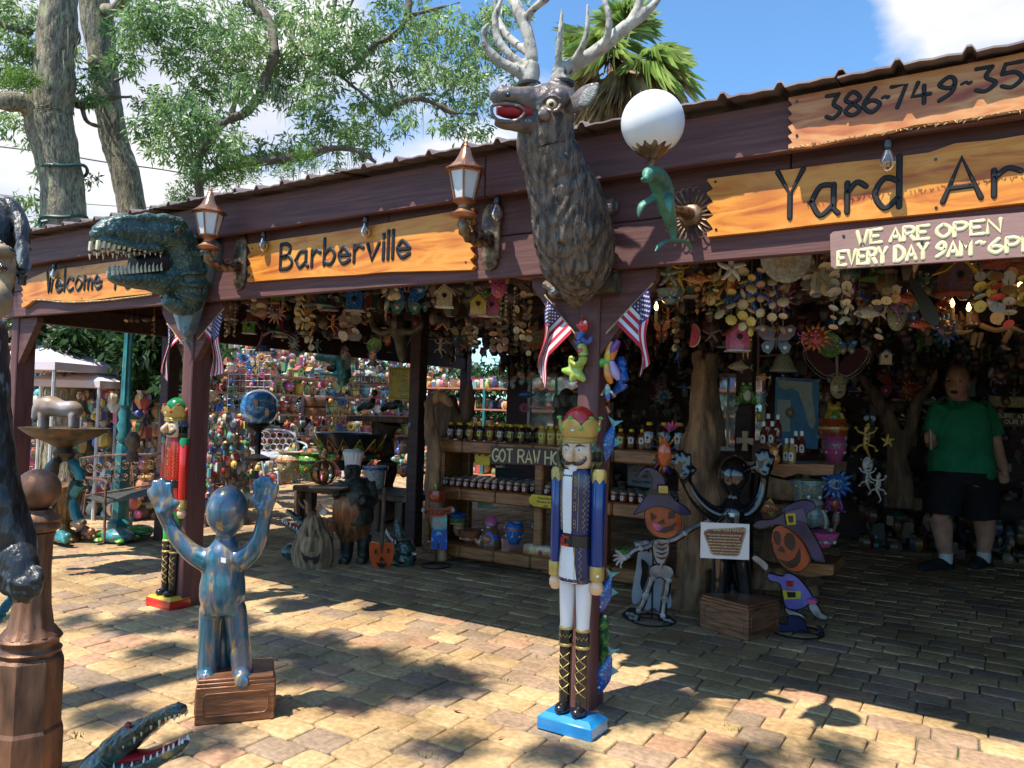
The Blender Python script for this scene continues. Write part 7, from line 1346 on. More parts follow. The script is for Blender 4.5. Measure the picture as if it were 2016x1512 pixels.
# Halloween and floor pieces in the left part of the shade
gourdm = M('bleached_wood', (.42,.30,.17),.7, col2=(.13,.08,.045), sc_=9, stretch=(3,3,.5), bump=.7)
def jack(t, pts_list, w_, off): 
    for n_, pts in pts_list: cut(t, pts, w_, cblk, n_, off=off)
q = T('wooden_jack_o_lantern', 'gourd-shaped wooden jack-o-lantern with a one-toothed grin on the bricks', 'jack-o-lantern', tuple(G(617,1125, ZG))); wg = dep(G(617,1122,0))
P_ = [(617,1127,30),(616,1118,50),(616,1085,60),(618,1060,50),(617,1040,34),(617,1022,24),(616,1014,14)]
mb = MB(); mb.tube([D(a, b, wg) for a, b, r_ in P_], [(S(r_*.68, D(617,1080, wg)), S(r_*.5, D(617,1080, wg))) for a, b, r_ in P_], n=40, k=6, up=tuple(FW), disp=lambda q_, t, a: .010*abs(math.sin(a*5))-.004); mb.done('gourd', gourdm, q, w=1, smooth=60)
jack(q, [('eye', [(601,1056),(605,1040),(609,1057)]),('eye', [(615,1058),(622,1040),(628,1059)]),('nose', [(608,1086),(613,1072),(620,1086)]),('mouth', [(592,1084),(600,1094),(612,1098),(624,1096),(632,1088),(626,1108),(618,1112),(617,1103),(606,1102),(605,1110),(596,1100)])], wg, .155)
mb = MB(); mb.tube([D(a, b, wg) for a, b in ((618,1016),(608,1006),(606,994),(598,984))], [.03,.028,.02,.006], n=10, k=4, disp=lambda q_, t, a: .005*noise.noise(q_*30)); mb.tube([D(a, b, wg) for a, b in ((600,1000),(592,992),(587,982))], [.014,.01,.003], n=8, k=3); mb.done('stalk', drift, q, w=1)
for c_i, (a, b) in enumerate(((628,1000),(636,1008))): mb = MB(); mb.prism([(W(a+x, b+y, 4.55).x, W(a+x, b+y, 4.55).z) for x, y in ((-8,2),(0,-10),(8,0),(2,8))],4.55,4.56); mb.done('ribbon', hm(('terracotta', 'white')[c_i]), q, w=1, smooth=0)
q = T('spade', 'orange spade with a cut-out jack-o-lantern face standing on its tip', 'spade', tuple(G(751,1128, ZG))); wsd = dep(G(751,1126,0)); spo = M('spade_orange', (.62,.08,.012),.3, coat=.4)
cut(q, smo([(728,1068),(738,1068),(751,1070),(764,1068),(775,1070),(774,1098),(766,1116),(750,1128),(736,1116),(728,1096)],3), wsd, spo, 'blade', th=.012)
mb = MB(); mb.tube([D(751,1090, wsd-.02), D(751,1062, wsd-.01), D(754,1020, wsd+.05), D(757,960, wsd+.12)], [.004,.02,.016,.016], n=10); mb.done('shaft', driftd, q, w=1)
jack(q, [('eye', [(738,1082),(742,1082),(741,1092),(738,1090)]),('eye', [(762,1080),(766,1080),(766,1088),(763,1090)]),('nose', [(747,1104),(751,1094),(756,1104)]),('mouth', [(741,1107),(748,1110),(750,1106),(754,1110),(762,1108),(756,1118),(746,1117)])], wsd, .03)
q = T('boo_sign', 'orange word BOO! on a stick between the wooden gourd and the chef', 'sign', tuple(W(657,1040,4.6))); bo_ = M('boo_orange', (.42,.10,.02),.4)
for i, (ch, a, b, h) in enumerate((('B', 634,1047,26),('O', 650,1044,14),('O', 663,1042,20),('!', 680,1040,26))):
    for st in glyph(ch): mb = MB(); mb.tube([W(a+gx*h*.75, b-gz*h, 4.58) for gx, gz in st],.012, n=8, flat=.6, up=(0,1,0)); mb.done('letter', bo_, q, w=1)
mb = MB(); mb.tube([W(655,1050,4.6), W(655,1110,4.6)],.004, n=6); mb.done('stake', wire, q, w=1)
q = T('chef_statue', 'bronze chef statue with tall white hat and copper apron holding a tray', 'statue', tuple(G(708,1125, ZG))); wc = dep(G(705,1115,0)); F3 = lambda a, b, d_=0: D(a, b, wc+d_); s3 = lambda p: p*wc/FP; chb = M('chef_bronze', (.07,.08,.065),.4, metal=.4, col2=(.02,.02,.02), sc_=14, bump=.6); cpa = M('copper_apron', (.36,.16,.07),.35, metal=.5, col2=(.10,.04,.02), sc_=10, stretch=(3,3,.4), bump=.5)
mb = MB(); mb.tube([F3(703,940), F3(702,965), F3(700,1000), F3(700,1030)], [s3(20), s3(34), s3(36), s3(34)], n=20, k=4, disp=lambda q_, t, a: .008*noise.noise(q_*14)); mb.ell(F3(694,928,-.02),(s3(17), s3(17), s3(20)),16,12); mb.tube([F3(680,950), F3(668,975,-.02), F3(660,968,-.16)], [s3(15), s3(12), s3(9)], n=12, k=4); mb.tube([F3(724,950), F3(732,985,-.02), F3(712,985,-.18)], [s3(15), s3(13), s3(9)], n=12, k=4)
for x0 in (684,718): mb.tube([F3(x0,1050), F3(x0-2,1090), F3(x0-4,1102), F3(x0-10,1106,-.08)], [s3(15), s3(13), s3(11), s3(9)], n=12, k=4)
mb.ell(F3(689,928,-.115),(s3(4), s3(4), s3(6)),8,6); fused(mb, 'body', chb, q, .011,2)
mb = MB(); mb.tube([F3(690,975,-.04), F3(690,1000,-.05), F3(692,1030,-.03), F3(700,1056,0)], [(s3(28), s3(22)),(s3(34), s3(26)),(s3(34), s3(26)),(s3(30), s3(22))], n=32, k=5, up=tuple(FW), disp=lambda q_, t, a: .006*math.sin(a*11+t*4)); mb.done('apron', cpa, q, w=1, smooth=70)
mb = MB(); c_ = F3(695,905); mb.lathe([(s3(14),-s3(16)),(s3(15),-s3(10)),(s3(17), s3(4)),(s3(20), s3(14)),(s3(15), s3(20)),(.002, s3(21))], c_, 30, flute=.05, nf=15); mb.done('chef_hat', whitep, q, w=1, smooth=50)
mb = MB(); mb.box(F3(702,1118)+Vector((0,0,0)),(.34,.30,.08), b=.006); mb.done('base', blackg if 'blackg' in globals() else cblk, q, w=1)
mb = MB(); c_ = F3(648,960,-.22); mb.lathe([(.001,-.012),(.14,-.01),(.16,.006),(.15,.008),(.13,0)], c_, 30); mb.done('tray', M('dull_brass', (.25,.19,.12),.4, metal=.5), q, w=1)
q = T('copper_pumpkin', 'openwork copper pumpkin lantern standing on the chef statue tray', 'pumpkin lantern', tuple(D(637,958, wc-.22))); c_ = D(637,930, wc-.22); glit = M('glitter_copper', (.45,.22,.09),.35, metal=.7, col2=(.22,.10,.04), sc_=70, lo=.45, hi=.55)
for k in range(9):
    a = k*6.283/9; mb = MB(); mb.tube([c_+Vector((.11*math.sin(t)*math.cos(a),.11*math.sin(t)*math.sin(a),.095*math.cos(t))) for t in np.linspace(.25,2.9,9)], [(.018,.004)]*9, n=6, up=(0,0,1)); mb.done('rib', glit, q, w=1)
mb = MB(); mb.tube([c_+Vector((0,0,.08)), c_+Vector((0,0,.14)), c_+Vector((.02,0,.19))], [.03,.028,.02], n=12, k=3); mb.done('stem', glit, q, w=1)
def uprightgator(label, jaws, w_, bodyp):
    q = T('alligator_sculpture', label, 'sculpture', tuple(D(*bodyp[-1][:2], w_))); kk_ = w_/FP
    U = [(D(a, b, w_), h*kk_, h*kk_*1.2) for a, b, h in jaws[0]]; Lw = [(D(a, b, w_), h*kk_, h*kk_*1.2) for a, b, h in jaws[1]]; gator(q, U, Lw, [(D(a, b, w_), h*kk_, h*kk_) for a, b, h in bodyp], None, kk_*5,7)
uprightgator('dark alligator figure with jaws open upward, left of the wooden gourd', [[(598,1032,10),(585,1022,7),(572,1010,5),(564,1004,3)], [(595,1048,8),(580,1042,6),(566,1034,5),(556,1028,3)]],6.1, [(598,1040,14),(596,1070,16),(592,1090,14),(570,1086,16),(556,1088,8)])
uprightgator('dark alligator figure sitting with gaping jaws behind the orange spade', [[(788,1062,12),(784,1044,9),(782,1030,6),(782,1022,3)], [(780,1074,9),(770,1064,7),(764,1056,5),(760,1050,3)]],6.2, [(792,1066,16),(798,1085,22),(795,1105,24),(800,1118,20)])
# display table with painted basin, pots
dt = T('display_table', 'rustic timber table in the shade carrying painted basins behind the chef', 'table', tuple(G(650,1050,0)))
yt = 5.9
def Zb(name, x0, x1, y0, y1, z0, z1, t=dt, m=driftd): return sb(name, x0, x1, y0, y1, z0, z1, t, m)
a = W(575,955, yt); b = W(800,975, yt); Zb('table_top', a.x, b.x, yt, yt+.7, a.z-.06, a.z)
for px in (590,612,700,745,790): p = W(px, 960, yt+.1); Zb('leg', p.x-.05, p.x+.05, yt+.06, yt+.16,0, a.z-.062)
tz = a.z
def onT(px, Y, z=tz): d_ = ray(px, 900); tt = Y/d_.y; return Vector((d_.x*tt, Y, z))
put('bowl', ('black', 'green', 'red'), onT(690,6.3, tz+.38),.82, label='wide dark-green talavera basin with red and yellow zigzags', name='painted_basin', cat='basin')
bo2 = PROTO[('bowl', 'black', 'green', 'red')]; mb = MB(); mb.tube([((.395+.085*(k % 2))*math.cos(k*.2244),(.395+.085*(k % 2))*math.sin(k*.2244),.01+.17*(k % 2)) for k in range(28)],.012, n=6, closed=True); mb.done('zigzag', hm('yellow'), bo2)
for k in range(14): a = k*.4488+.224; mb = MB(); mb.ell((.415*math.cos(a),.415*math.sin(a),.06),(.045,.045,.05),8,6); mb.done('painted_fruit', hm(('red', 'terracotta', 'green')[k % 3]), bo2)
put('pot', ('cream', 'orange', 'yellow'), onT(572,6.3, tz+.16),.34, label='orange and green painted pot with a yellow smiling sun'); put('pot', ('green', 'black', 'red'), onT(612,6.4, tz+.16),.32, label='green and red painted pot beside the smiling sun pot'); put('planter', ('white', 'blue', 'blue'), onT(740,6.3, tz+.12),.30, label='white and blue planter below the wide basin')
mb = MB()
for i in range(6):
    for j in range(3): mb.ell(W(578+i*6,934+j*6,5.85),.014,8,6)
o = mb.done('bead_bundle', M('bead_cream', (.50,.42,.30),.5), None, w=1); tag(o, 'bundle of cream shell beads lying on the table beside the copper pumpkin', 'beads')
sl = T('slab_table', 'thick wooden slab on a root pedestal with reclining figures on top', 'table', tuple(G(765,1040,0))); a = W(693,818,6.4); b = W(800,818,6.4); Zb('slab_top', a.x, b.x+.1,6.3,6.9, a.z-.06, a.z, sl, driftd); mb = MB(); P_ = [W(x, y, 6.6) for x, y in ((760,830),(752,870),(765,910),(745,960),(760,1030))]; mb.tube(P_, [.16,.12,.10,.18,.2], n=16, k=4, disp=lambda q_, t, a_: .04*noise.noise(q_*6)); mb.done('root_pedestal', driftd, sl, w=1)
for i, (px, lb) in enumerate(((722, 'dark carved figure reclining on the left of the wooden slab'),(770, 'dark carved figure reclining on the right of the wooden slab'))):
    c_ = W(px, 808,6.5); mb = MB(); mb.tube([c_+Vector((-.14,0,.0)), c_+Vector((-.05,0,.05)), c_+Vector((.05,0,.06)), c_+Vector((.10,0,.14))], [.03,.045,.05,.03], n=10, k=3); mb.ell(c_+Vector((.11,0,.20)),.04,10,8); mb.tube([c_+Vector((.08,-.03,.12)), c_+Vector((.14,-.04,.04))],.018, n=8); fused(mb, 'body', chb, T('reclining_figure', lb, 'figurine', tuple(c_)),.01,2)
# ============================================================ LEFT YARD seen under the beam
canv = M('canopy_canvas', (.74,.62,.66),.8, col2=(.66,.54,.58), sc_=2)
for i, (px, py, w_, lb) in enumerate(((95,706,8.2, 'pale pink canopy tent at the far left beyond the shed'),(180,742,8.6, 'white canopy tent behind the pink one at the far left'),(640,640,19, 'pale canopy roof over the pottery racks beyond the opening'))):
    c_ = D(px, py, w_); t = T('canopy_tent', lb, 'tent', (c_.x, c_.y, 0),.4); mb = MB(); h = (.5,.45,1.6)[i]; mb.rings([[(x*h, y*h, c_.z+z*h) for x, y in ((-1,-1),(1,-1),(1,1),(-1,1))] for z in (-.28,-.12)]+[[(x*.03, y*.03, c_.z+.3*h) for x, y in ((-1,-1),(1,-1),(1,1),(-1,1))]]); mb.done('canopy', canv, t, smooth=0)
    for x in (-.96*h, .96*h):
        for y in (-.96*h, .96*h): mb = MB(); mb.tube([(x, y, 0),(x, y, c_.z-.2*h)],.018, n=6); mb.done('pole', wf, t)
tealm = M('teal_lamp_paint', (.03,.22,.22),.4, col2=(.02,.12,.13), sc_=9, coat=.3)
b0 = D(242,900,7.4); t = T('lamp_post', 'fluted teal cast-iron lamp post standing outside the left end of the shed', 'lamp post', (b0.x, b0.y, 0)); k_ = 7.4/FP; zz = lambda py: D(244, py, 7.4).z
mb = MB(); mb.lathe([(.11,0),(.11,.12),(.075,.16),(k_*13, zz(900)),(k_*13, zz(880)),(k_*9, zz(872))], n=24, flute=.04, nf=8); mb.done('base', tealm, t)
mb = MB(); mb.lathe([(k_*9, zz(872)),(k_*14, zz(862)),(k_*10, zz(852)),(k_*15, zz(838)),(k_*10, zz(828)),(k_*13, zz(815)),(k_*9, zz(805)),(k_*12, zz(798))], n=24); mb.done('collars', tealm, t, smooth=60)
mb = MB(); mb.lathe([(k_*11, zz(798)),(k_*9, zz(780)),(k_*7, zz(640)),(k_*6.5,2.45),(.001,2.46)], n=32, flute=.08, nf=8); mb.done('shaft', tealm, t)
brb = M('aged_bronze_iron', (.16,.10,.06),.45, metal=.5, col2=(.05,.05,.04), sc_=12, bump=.3); fb = T('fountain', 'brown tiered fountain bowl on teal sculpted legs with a painted animal on its rim', 'fountain', tuple(D(128,1040,5.6))); c_ = D(128,862,5.6); k_ = 5.6/FP
mb = MB(); mb.lathe([(k_*14,-k_*46),(k_*20,-k_*30),(k_*14,-k_*20),(k_*30,-k_*10),(k_*60, k_*4),(k_*76, k_*16),(k_*80, k_*20),(k_*74, k_*18),(k_*30, k_*2)], c_, 40, flute=.02, nf=16); mb.done('bowl', brb, fb, w=1)
for k in range(4): a = k*1.57+.4; mb = MB(); mb.tube([c_+Vector((.06*math.cos(a),.06*math.sin(a),-.16)), c_+Vector((.14*math.cos(a),.14*math.sin(a),-.30)), c_+Vector((.08*math.cos(a),.08*math.sin(a),-.45)), c_+Vector((.15*math.cos(a),.15*math.sin(a),-.60))], [.03,.04,.025,.04], n=12, k=4, disp=lambda q, t_, a_: .02*noise.noise(q*20)); mb.done('leg', brb if k % 2 else tealm, fb, w=1)
q = T('animal_figure', 'marbled grey-brown animal figure standing on the fountain bowl', 'figurine', tuple(D(112,840,5.6))); mb = MB(); f5 = lambda a, b, d_=0: D(a, b, 5.6+d_); s5 = lambda p: p*5.6/FP
mb.tube([f5(66,826), f5(80,806), f5(100,800), f5(125,806), f5(145,808), f5(158,816)], [s5(7), s5(17), s5(21), s5(17), s5(18), s5(8)], n=16, k=5, disp=lambda q_, t_, a: .015*noise.noise(q_*8)); 
for x in (82,142): mb.tube([f5(x, 815,-.04), f5(x, 844,-.04)], s5(7), n=10); mb.tube([f5(x+8,815,.04), f5(x+8,844,.04)], s5(7), n=10)
fused(mb, 'body', M('marbled_grey', (.40,.36,.38),.35, col2=(.28,.18,.11), sc_=7, coat=.4), q, .012,2)
# copper garden bench
cb = T('garden_bench', 'dark copper wrought-iron garden bench with scrolled back, left of the red nutcracker', 'bench', tuple(G(250,1065, ZG))); Yb = 4.2; coi = M('copper_iron', (.34,.19,.12),.4, metal=.6, col2=(.12,.07,.05), sc_=14)
def bt(name, pts, r, m=coi, t=cb, Y=Yb): mb = MB(); mb.tube([W(p[0], p[1], Y+(p[2] if len(p) > 2 else 0)) for p in pts], r, n=6, k=4); return mb.done(name, m, t, w=1)
bt('back_rail', [(158,903),(200,897),(255,895),(300,894),(330,888)],.013); bt('back_frame', [(158,903),(162,925),(168,950),(172,968)],.011); bt('back_frame', [(256,895),(262,930),(264,958)],.010); bt('seat_rail', [(170,975,-.02),(230,966,-.02),(320,950,-.02)],.010)
for k in range(9):
    cx, cy = 178+k*17,921-k*1.1; mb = MB(); mb.tube([W(cx+(9-i*.33)*math.cos(i*.5+k), cy+(10-i*.36)*math.sin(i*.5+k), Yb) for i in range(22)],.005, n=5); mb.done('scroll', coi, cb, w=1)
    mb = MB(); mb.tube([W(cx+(8-i*.3)*math.cos(i*.5-k), cy+24+(9-i*.33)*math.sin(i*.5-k), Yb) for i in range(22)],.005, n=5); mb.done('scroll', coi, cb, w=1)
bt('arm', [(166,940),(185,942,-.2),(205,946,-.4),(212,955,-.43),(206,964,-.42),(200,955,-.41)],.012); bt('front_leg', [(208,952,-.42),(207,1000,-.42),(205,1068,-.42)],.012); bt('rear_leg', [(170,968),(164,1010),(158,1050)],.011); bt('front_leg', [(330,940,-.42),(330,1050,-.42)],.012)
mb = MB(); P_ = [W(170,978, Yb), W(320,955, Yb), W(330,966, Yb-.4), W(206,990, Yb-.4)]; mb.add(P_+[p-Vector((0,0,.012)) for p in P_], [(0,3,2,1),(4,5,6,7),(0,1,5,4),(1,2,6,5),(2,3,7,6),(3,0,4,7)]); mb.done('seat', M('verdigris_seat', (.055,.06,.045),.6, col2=(.02,.02,.02), sc_=40), cb, w=1, smooth=0)
# urn, turtle and small copper figures on the bricks
gu = M('fluted_gold_brown', (.30,.18,.07),.45, metal=.4, col2=(.08,.04,.02), sc_=10, stretch=(3,3,.5)); c_ = G(125,1066, ZG); k_ = dep(c_)/FP; t = T('fluted_urn', 'gold-brown fluted garden urn behind the copper bollard', 'urn', tuple(c_)); mb = MB(); mb.lathe([(28*k_, 0),(30*k_, 6*k_),(24*k_, 12*k_),(10*k_, 26*k_),(9*k_, 36*k_),(16*k_, 42*k_)], n=48, flute=.06, nf=16); mb.done('foot', gu, t); mb = MB(); mb.lathe([(14*k_, 42*k_),(22*k_, 50*k_),(26*k_, 76*k_),(30*k_, 96*k_),(29*k_, 100*k_)], n=48, flute=.05, nf=16); mb.done('body', gu, t); mb = MB(); mb.lathe([(29*k_, 98*k_),(36*k_, 103*k_),(37*k_, 110*k_),(32*k_, 112*k_),(28*k_, 106*k_)], n=40, flute=.02, nf=20); mb.done('rim', gu, t)
put('turtle', ('teal', 'green', 'white'), G(232,1055,.09),.42, label='glossy teal turtle on the bricks under the bench', rz=.4); put('turtle', ('green', 'brown', 'white'), G(275,1045,.10),.36, label='dark green turtle behind the teal one under the bench', rz=.8)
for a, b, lb, m_ in ((165,1058, 'small copper mermaid figure lying on the bricks beside the urn', copper),(118,1068, 'green sea-serpent figure lying at the foot of the urn', tealm),(150,1040, 'dark bronze crouching figure beside the urn', brb)):
    c_ = G(a, b, ZG+.03); mb = MB(); mb.tube([c_+Vector((-.16,0,0)), c_+Vector((-.06,.02,.05)), c_+Vector((.05,0,.04)), c_+Vector((.14,-.02,.02))], [.02,.05,.045,.02], n=12, k=4, disp=lambda q_, t_, a_: .012*noise.noise(q_*25)); mb.ell(c_+Vector((.15,-.02,.07)),.035,10,8); fused(mb, 'body', m_, T('reclining_figure', lb, 'figurine', tuple(c_)),.008,2)
c_ = D(262,868,6.2); t = T('stone_bust', 'weathered stone bust behind the bench', 'bust', tuple(c_)); mb = MB(); mb.ell(c_, (.055,.06,.075),14,10); mb.ell(c_-Vector((0,.055,.005)),(.015,.02,.02),8,6); mb.tube([c_-Vector((0,0,.05)), c_-Vector((0,0,.11)), c_-Vector((0,0,.17))], [.03,.045,.05], n=12); fused(mb, 'head', M('bust_stone', (.20,.15,.10),.7, col2=(.10,.07,.05), bump=.6), t, .01,2, disp=lambda q_: .01*noise.noise(q_*30))
L_ = [('flower', ('yellow', 'brown', 'white'),306,830,6.3,.22, 'large yellow sunflower dish behind the bench'),('bell', ('brown', 'black', 'grey'),58,755,6.0,.20, 'dark bronze bell hanging by the left corner of the shed'),('ball', ('turquoise', 'orange', 'yellow'),106,757,7.4,.16, 'turquoise gazing ball with yellow fish, far left'),('ball', ('white', 'teal', 'orange'),92,788,7.2,.15, 'white gazing ball below the turquoise one'),('ball', ('yellow', 'orange', 'red'),134,762,7.6,.14, 'yellow gazing ball right of the turquoise one'),
 ('flower', ('pink', 'red', 'white'),40,862,5.6,.26, 'pink metal pinwheel flower at the left edge'),('flower', ('yellow', 'orange', 'white'),14,868,5.4,.14, 'yellow metal flower at the left edge'),('fish', ('orange', 'red', 'white'),30,720,5.8,.18, 'orange fish ornament hanging at the left edge'),('gecko', ('orange', 'red', 'white'),22,750,5.4,.22, 'orange gecko hanging at the left edge'),('parrot', ('yellow', 'orange', 'green'),32,655,4.6,.14, 'yellow bird ornament under the beam at the left corner'),('frog', ('teal', 'blue', 'white'),14,765,5.4,.16, 'teal frog figure at the left edge'),('parrot', ('green', 'yellow', 'red'),268,628,4.2,.15, 'green and yellow parrot hanging under the left beam'),('moon', ('brown', 'cream', 'white'),124,655,4.6,.14, 'brown ring-shaped moon ornament hanging under the left beam'),
 ('fish', ('green', 'white', 'red'),150,676,6.0,.36, 'large green and red fish hanging left of the teal lamp post'),('butterfly', ('blue', 'white', 'red'),170,730,6.6,.34, 'star-spangled butterfly left of the teal lamp post'),('butterfly', ('blue', 'red', 'white'),196,765,7.0,.26, 'lower star-spangled butterfly left of the lamp post'),('butterfly', ('blue', 'white', 'white'),232,740,7.8,.30, 'blue and white butterfly just behind the lamp post'),('butterfly', ('white', 'blue', 'red'),280,730,7.4,.34, 'white and blue butterfly right of the lamp post'),('star', ('blue', 'white', 'red'),165,695,6.2,.12, 'blue star ornament below the green fish'),('gecko', ('green', 'lime', 'white'),268,808,7,.30, 'green gecko sculpture by the sunflower dish'),('bowl', ('brown', 'copper', 'white'),300,860,6.2,.28, 'brown bird bath bowl under the sunflower dish'),
 ('star', ('yellow', 'teal', 'white'),390,735,3.1,.13, 'yellow and teal winged star on the left post'),('gecko', ('teal', 'orange', 'yellow'),367,668,2.96,.13, 'small teal gecko between the flags on the left post'),('butterfly', ('terracotta', 'black', 'yellow'),402,790,4.4,.20, 'rust-coloured butterfly right of the left post'),('butterfly', ('cream', 'green', 'white'),412,850,5.2,.24, 'cream butterfly with a green jewel right of the left post'),('mask', ('red', 'green', 'white'),434,850,5.2,.12, 'red tomato-like ornament right of the left post'),
 ('vase', ('blue', 'purple', 'white'),46,925,5.2,.34, 'tall blue-grey vase behind the bollard ball'),('pot', ('purple', 'pink', 'white'),22,905,5.2,.26, 'purple pot at the left edge behind the gorilla'),('pot', ('green', 'teal', 'white'),75,905,5.6,.22, 'dark green pot behind the bollard ball'),('pot', ('terracotta', 'brown', 'black'),95,888,6.0,.24, 'tiger-striped terracotta pot beside the fountain'),('frog', ('turquoise', 'cream', 'red'),482,922,10.2,.40, 'large light-blue frog figure sitting in the sun by the white bench'),('sun', ('orange', 'yellow', 'black'),815,744,5.65,.17, 'orange sun face on the inner left post'),('parrot', ('lime', 'yellow', 'blue'),814,840,5.6,.34, 'long green and yellow parrot on the inner left post'),('fish', ('blue', 'white', 'white'),819,920,5.6,.20, 'white and blue dolphin on the inner left post'),('mask', ('red', 'green', 'black'),795,926,5.6,.13, 'red tomato ornament on the inner left post'),('gecko', ('teal', 'purple', 'white'),800,985,5.6,.16, 'teal gecko low on the inner left post'),('gecko', ('pink', 'grey', 'white'),816,988,5.6,.16, 'pale pink gecko low on the inner left post'),('mask', ('terracotta', 'blue', 'white'),795,880,5.9,.14, 'reddish deer-faced ornament by the inner left post'),
 ('butterfly', ('orange', 'turquoise', 'white'),1035,745,6.5,.16, 'orange and turquoise butterfly left of the centre post by the window'),('fish', ('blue', 'yellow', 'white'),1040,778,6.2,.17, 'blue bird-shaped fish ornament below the butterfly by the window'),('flower', ('pink', 'red', 'white'),1032,803,6.2,.10, 'small pink flower ornament by the window')]
for kd, cc, px, py, Y, sz, lb in L_: put(kd, cc, (D(px, py, 13) if Y > 10 else W(px, py, Y)), sz*1.15, label=lb)
t = sign('small yellow sign lettered APPLE at the far left', [(20,770),(20,792),(42,793),(42,769)],5.6, M('yellow_board', (.55,.42,.06),.6)); wr(t, 'APPLE', (22,779),(40,779),6,.6,5.6, blackm, .5)
# Indian bust behind the centre post
q = T('carved_bust', 'dark bronze bust with long hair standing on the shelf left of the centre post', 'bust', tuple(W(1118,850,5.45))); mb = MB(); f6 = lambda a, b, d_=0: W(a, b, 5.45+d_); s6 = lambda p: p*6.0/FP; mb.ell(f6(1115,785),(s6(16), s6(18), s6(22)),16,12); mb.tube([f6(1115,800), f6(1116,822), f6(1118,852)], [s6(14), s6(26), s6(30)], n=16, k=3); mb.tube([f6(1132,775), f6(1138,810), f6(1136,845)], [s6(9), s6(10), s6(7)], n=10, k=3); mb.tube([f6(1098,778), f6(1095,815), f6(1098,845)], [s6(8), s6(9), s6(7)], n=10, k=3); mb.ell(f6(1113,786,-.12),(s6(4), s6(4), s6(6)),8,6); fused(mb, 'head', chb, q, .01,1)
# ------------------------------------------------------------ sunlit yard beyond the opening: racks of pottery
XR_ = -10.6
rk = T('pottery_rack', 'long sunlit display rack packed with painted pottery beyond the shed', 'rack', (XR_, 9,0)); rkm = M('rack_orange_wood', (.52,.22,.12),.6)
for z in (.35,.75,1.15,1.50,1.82): 
    mb = MB(); mb.box((XR_-.1,10, z-.02),(.5,9.4,.03)); mb.done('shelf_board', rkm, rk, w=1, smooth=0)
for y in np.arange(5.4,15,1.9): mb = MB(); mb.box((XR_-.3, y, 1.0),(.06,.06,2.0)); mb.done('upright', tealm, rk, w=1, smooth=0)
rr_ = random.Random(12); zr = {.35: 'bottom', .75: 'second', 1.15: 'third', 1.50: 'fourth', 1.82: 'top'}
kinds = ['pot', 'vase', 'ball', 'planter', 'frog', 'birdhouse', 'mask', 'turtle', 'bowl']; pal = ['orange', 'turquoise', 'yellow', 'pink', 'cream', 'terracotta', 'lime', 'white', 'teal', 'red', 'blue']
for z in zr:
    y = 5.5+rr_.uniform(0,.1)
    while y < 14.6:
        kd = rr_.choice(kinds); c1 = rr_.choice(pal); c2 = pal[(pal.index(c1)+3) % 11]; sz = rr_.uniform(.17,.28)
        v = Vector((XR_, y, z))-CP; 
        sgm = 'left' if y < 8 else ('middle' if y < 10.5 else 'right'); mul = {'bowl': .25, 'turtle': .2, 'planter': .4}.get(kd, .48)
        put(kd, (c1, c2, 'white'),(XR_+rr_.uniform(-.08,.10), y, z+sz*mul), sz, rz=YAW+rr_.uniform(.2,1.2), label=f'{c1} and {c2} {CATS[kd]} on the {zr[z]} shelf of the sunlit rack, {sgm} part'); y += sz*rr_.uniform(.8,1.05)
stm = bpy.data.materials.new('mixed_pottery'); stm.use_nodes = True; nt = stm.node_tree; gi = nt.nodes.new('ShaderNodeNewGeometry'); rp = nt.nodes.new('ShaderNodeValToRGB'); rp.color_ramp.interpolation = 'CONSTANT'
while len(rp.color_ramp.elements) < 12: rp.color_ramp.elements.new(.5)
for i, h in enumerate(['cream', 'terracotta', 'turquoise', 'white', 'orange', 'green', 'cream', 'blue', 'yellow', 'pink', 'brown', 'red']): rp.color_ramp.elements[i].position = i/12; rp.color_ramp.elements[i].color = tuple(c*.72+.07 for c in HUE[h])+(1,)
nt.links.new(gi.outputs['Random Per Island'], rp.inputs[0]); nt.links.new(rp.outputs[0], nt.nodes['Principled BSDF'].inputs['Base Color']); nt.nodes['Principled BSDF'].inputs['Roughness'].default_value = .35
dul = stm.copy(); dul.name = 'dull_shaded_goods'; e_ = [n for n in dul.node_tree.nodes if n.type == 'VALTORGB'][0].color_ramp.elements
for i, c in enumerate([(.10,.06,.03),(.03,.03,.03),(.16,.12,.07),(.12,.02,.02),(.04,.06,.10),(.05,.04,.03),(.02,.07,.05),(.20,.16,.11),(.06,.03,.06),(.14,.08,.02),(.03,.02,.02),(.08,.05,.04)]): e_[i].color = c+(1,)  # dull goods colours, darkened so the shed's inner shade is partly in the palette
def mass(name, label, n, f, r0, r1, seed, m=None):
    g = random.Random(seed); mb = MB()
    for _ in range(n):
        p = f(g); r = g.uniform(r0, r1); k = g.random()
        if k < .45: mb.lathe([(r*.4,-r),(r*.9,-r*.2),(r*.8, r*.4),(r*.6, r*.7),(r*.75, r)], p, 7)
        elif k < .8: mb.ell(p, (r*g.uniform(.5,1), r*g.uniform(.5,1), r*g.uniform(.6,1.1)),7,5)
        else: mb.box(p, (r, r, r*1.6), T=None)
    return tag(mb.done(name, m or stm, None, w=1, smooth=40), label, name.replace('_', ' '), kind='stuff')
mass('massed_pottery', 'dense mass of small colourful pottery filling the sunlit yard beyond the racks', 2600, lambda g: (XR_-.45-g.random()*1.8, g.uniform(4.2,15.5), g.uniform(.05,2.55)),.03,.11,1)
mass('massed_pottery', 'bright pottery stacked in the sun behind the shed, seen through its back openings', 1300, lambda g: (g.uniform(-9.5,-1.5), g.uniform(12.0,13), g.choice((.12,.55,.95,1.35,1.75))+g.uniform(.04,.1)),.05,.13,9)
rk2 = T('pottery_rack', 'second display rack of pottery standing in the sun behind the shed', 'rack', (-5.5,12.5,0))
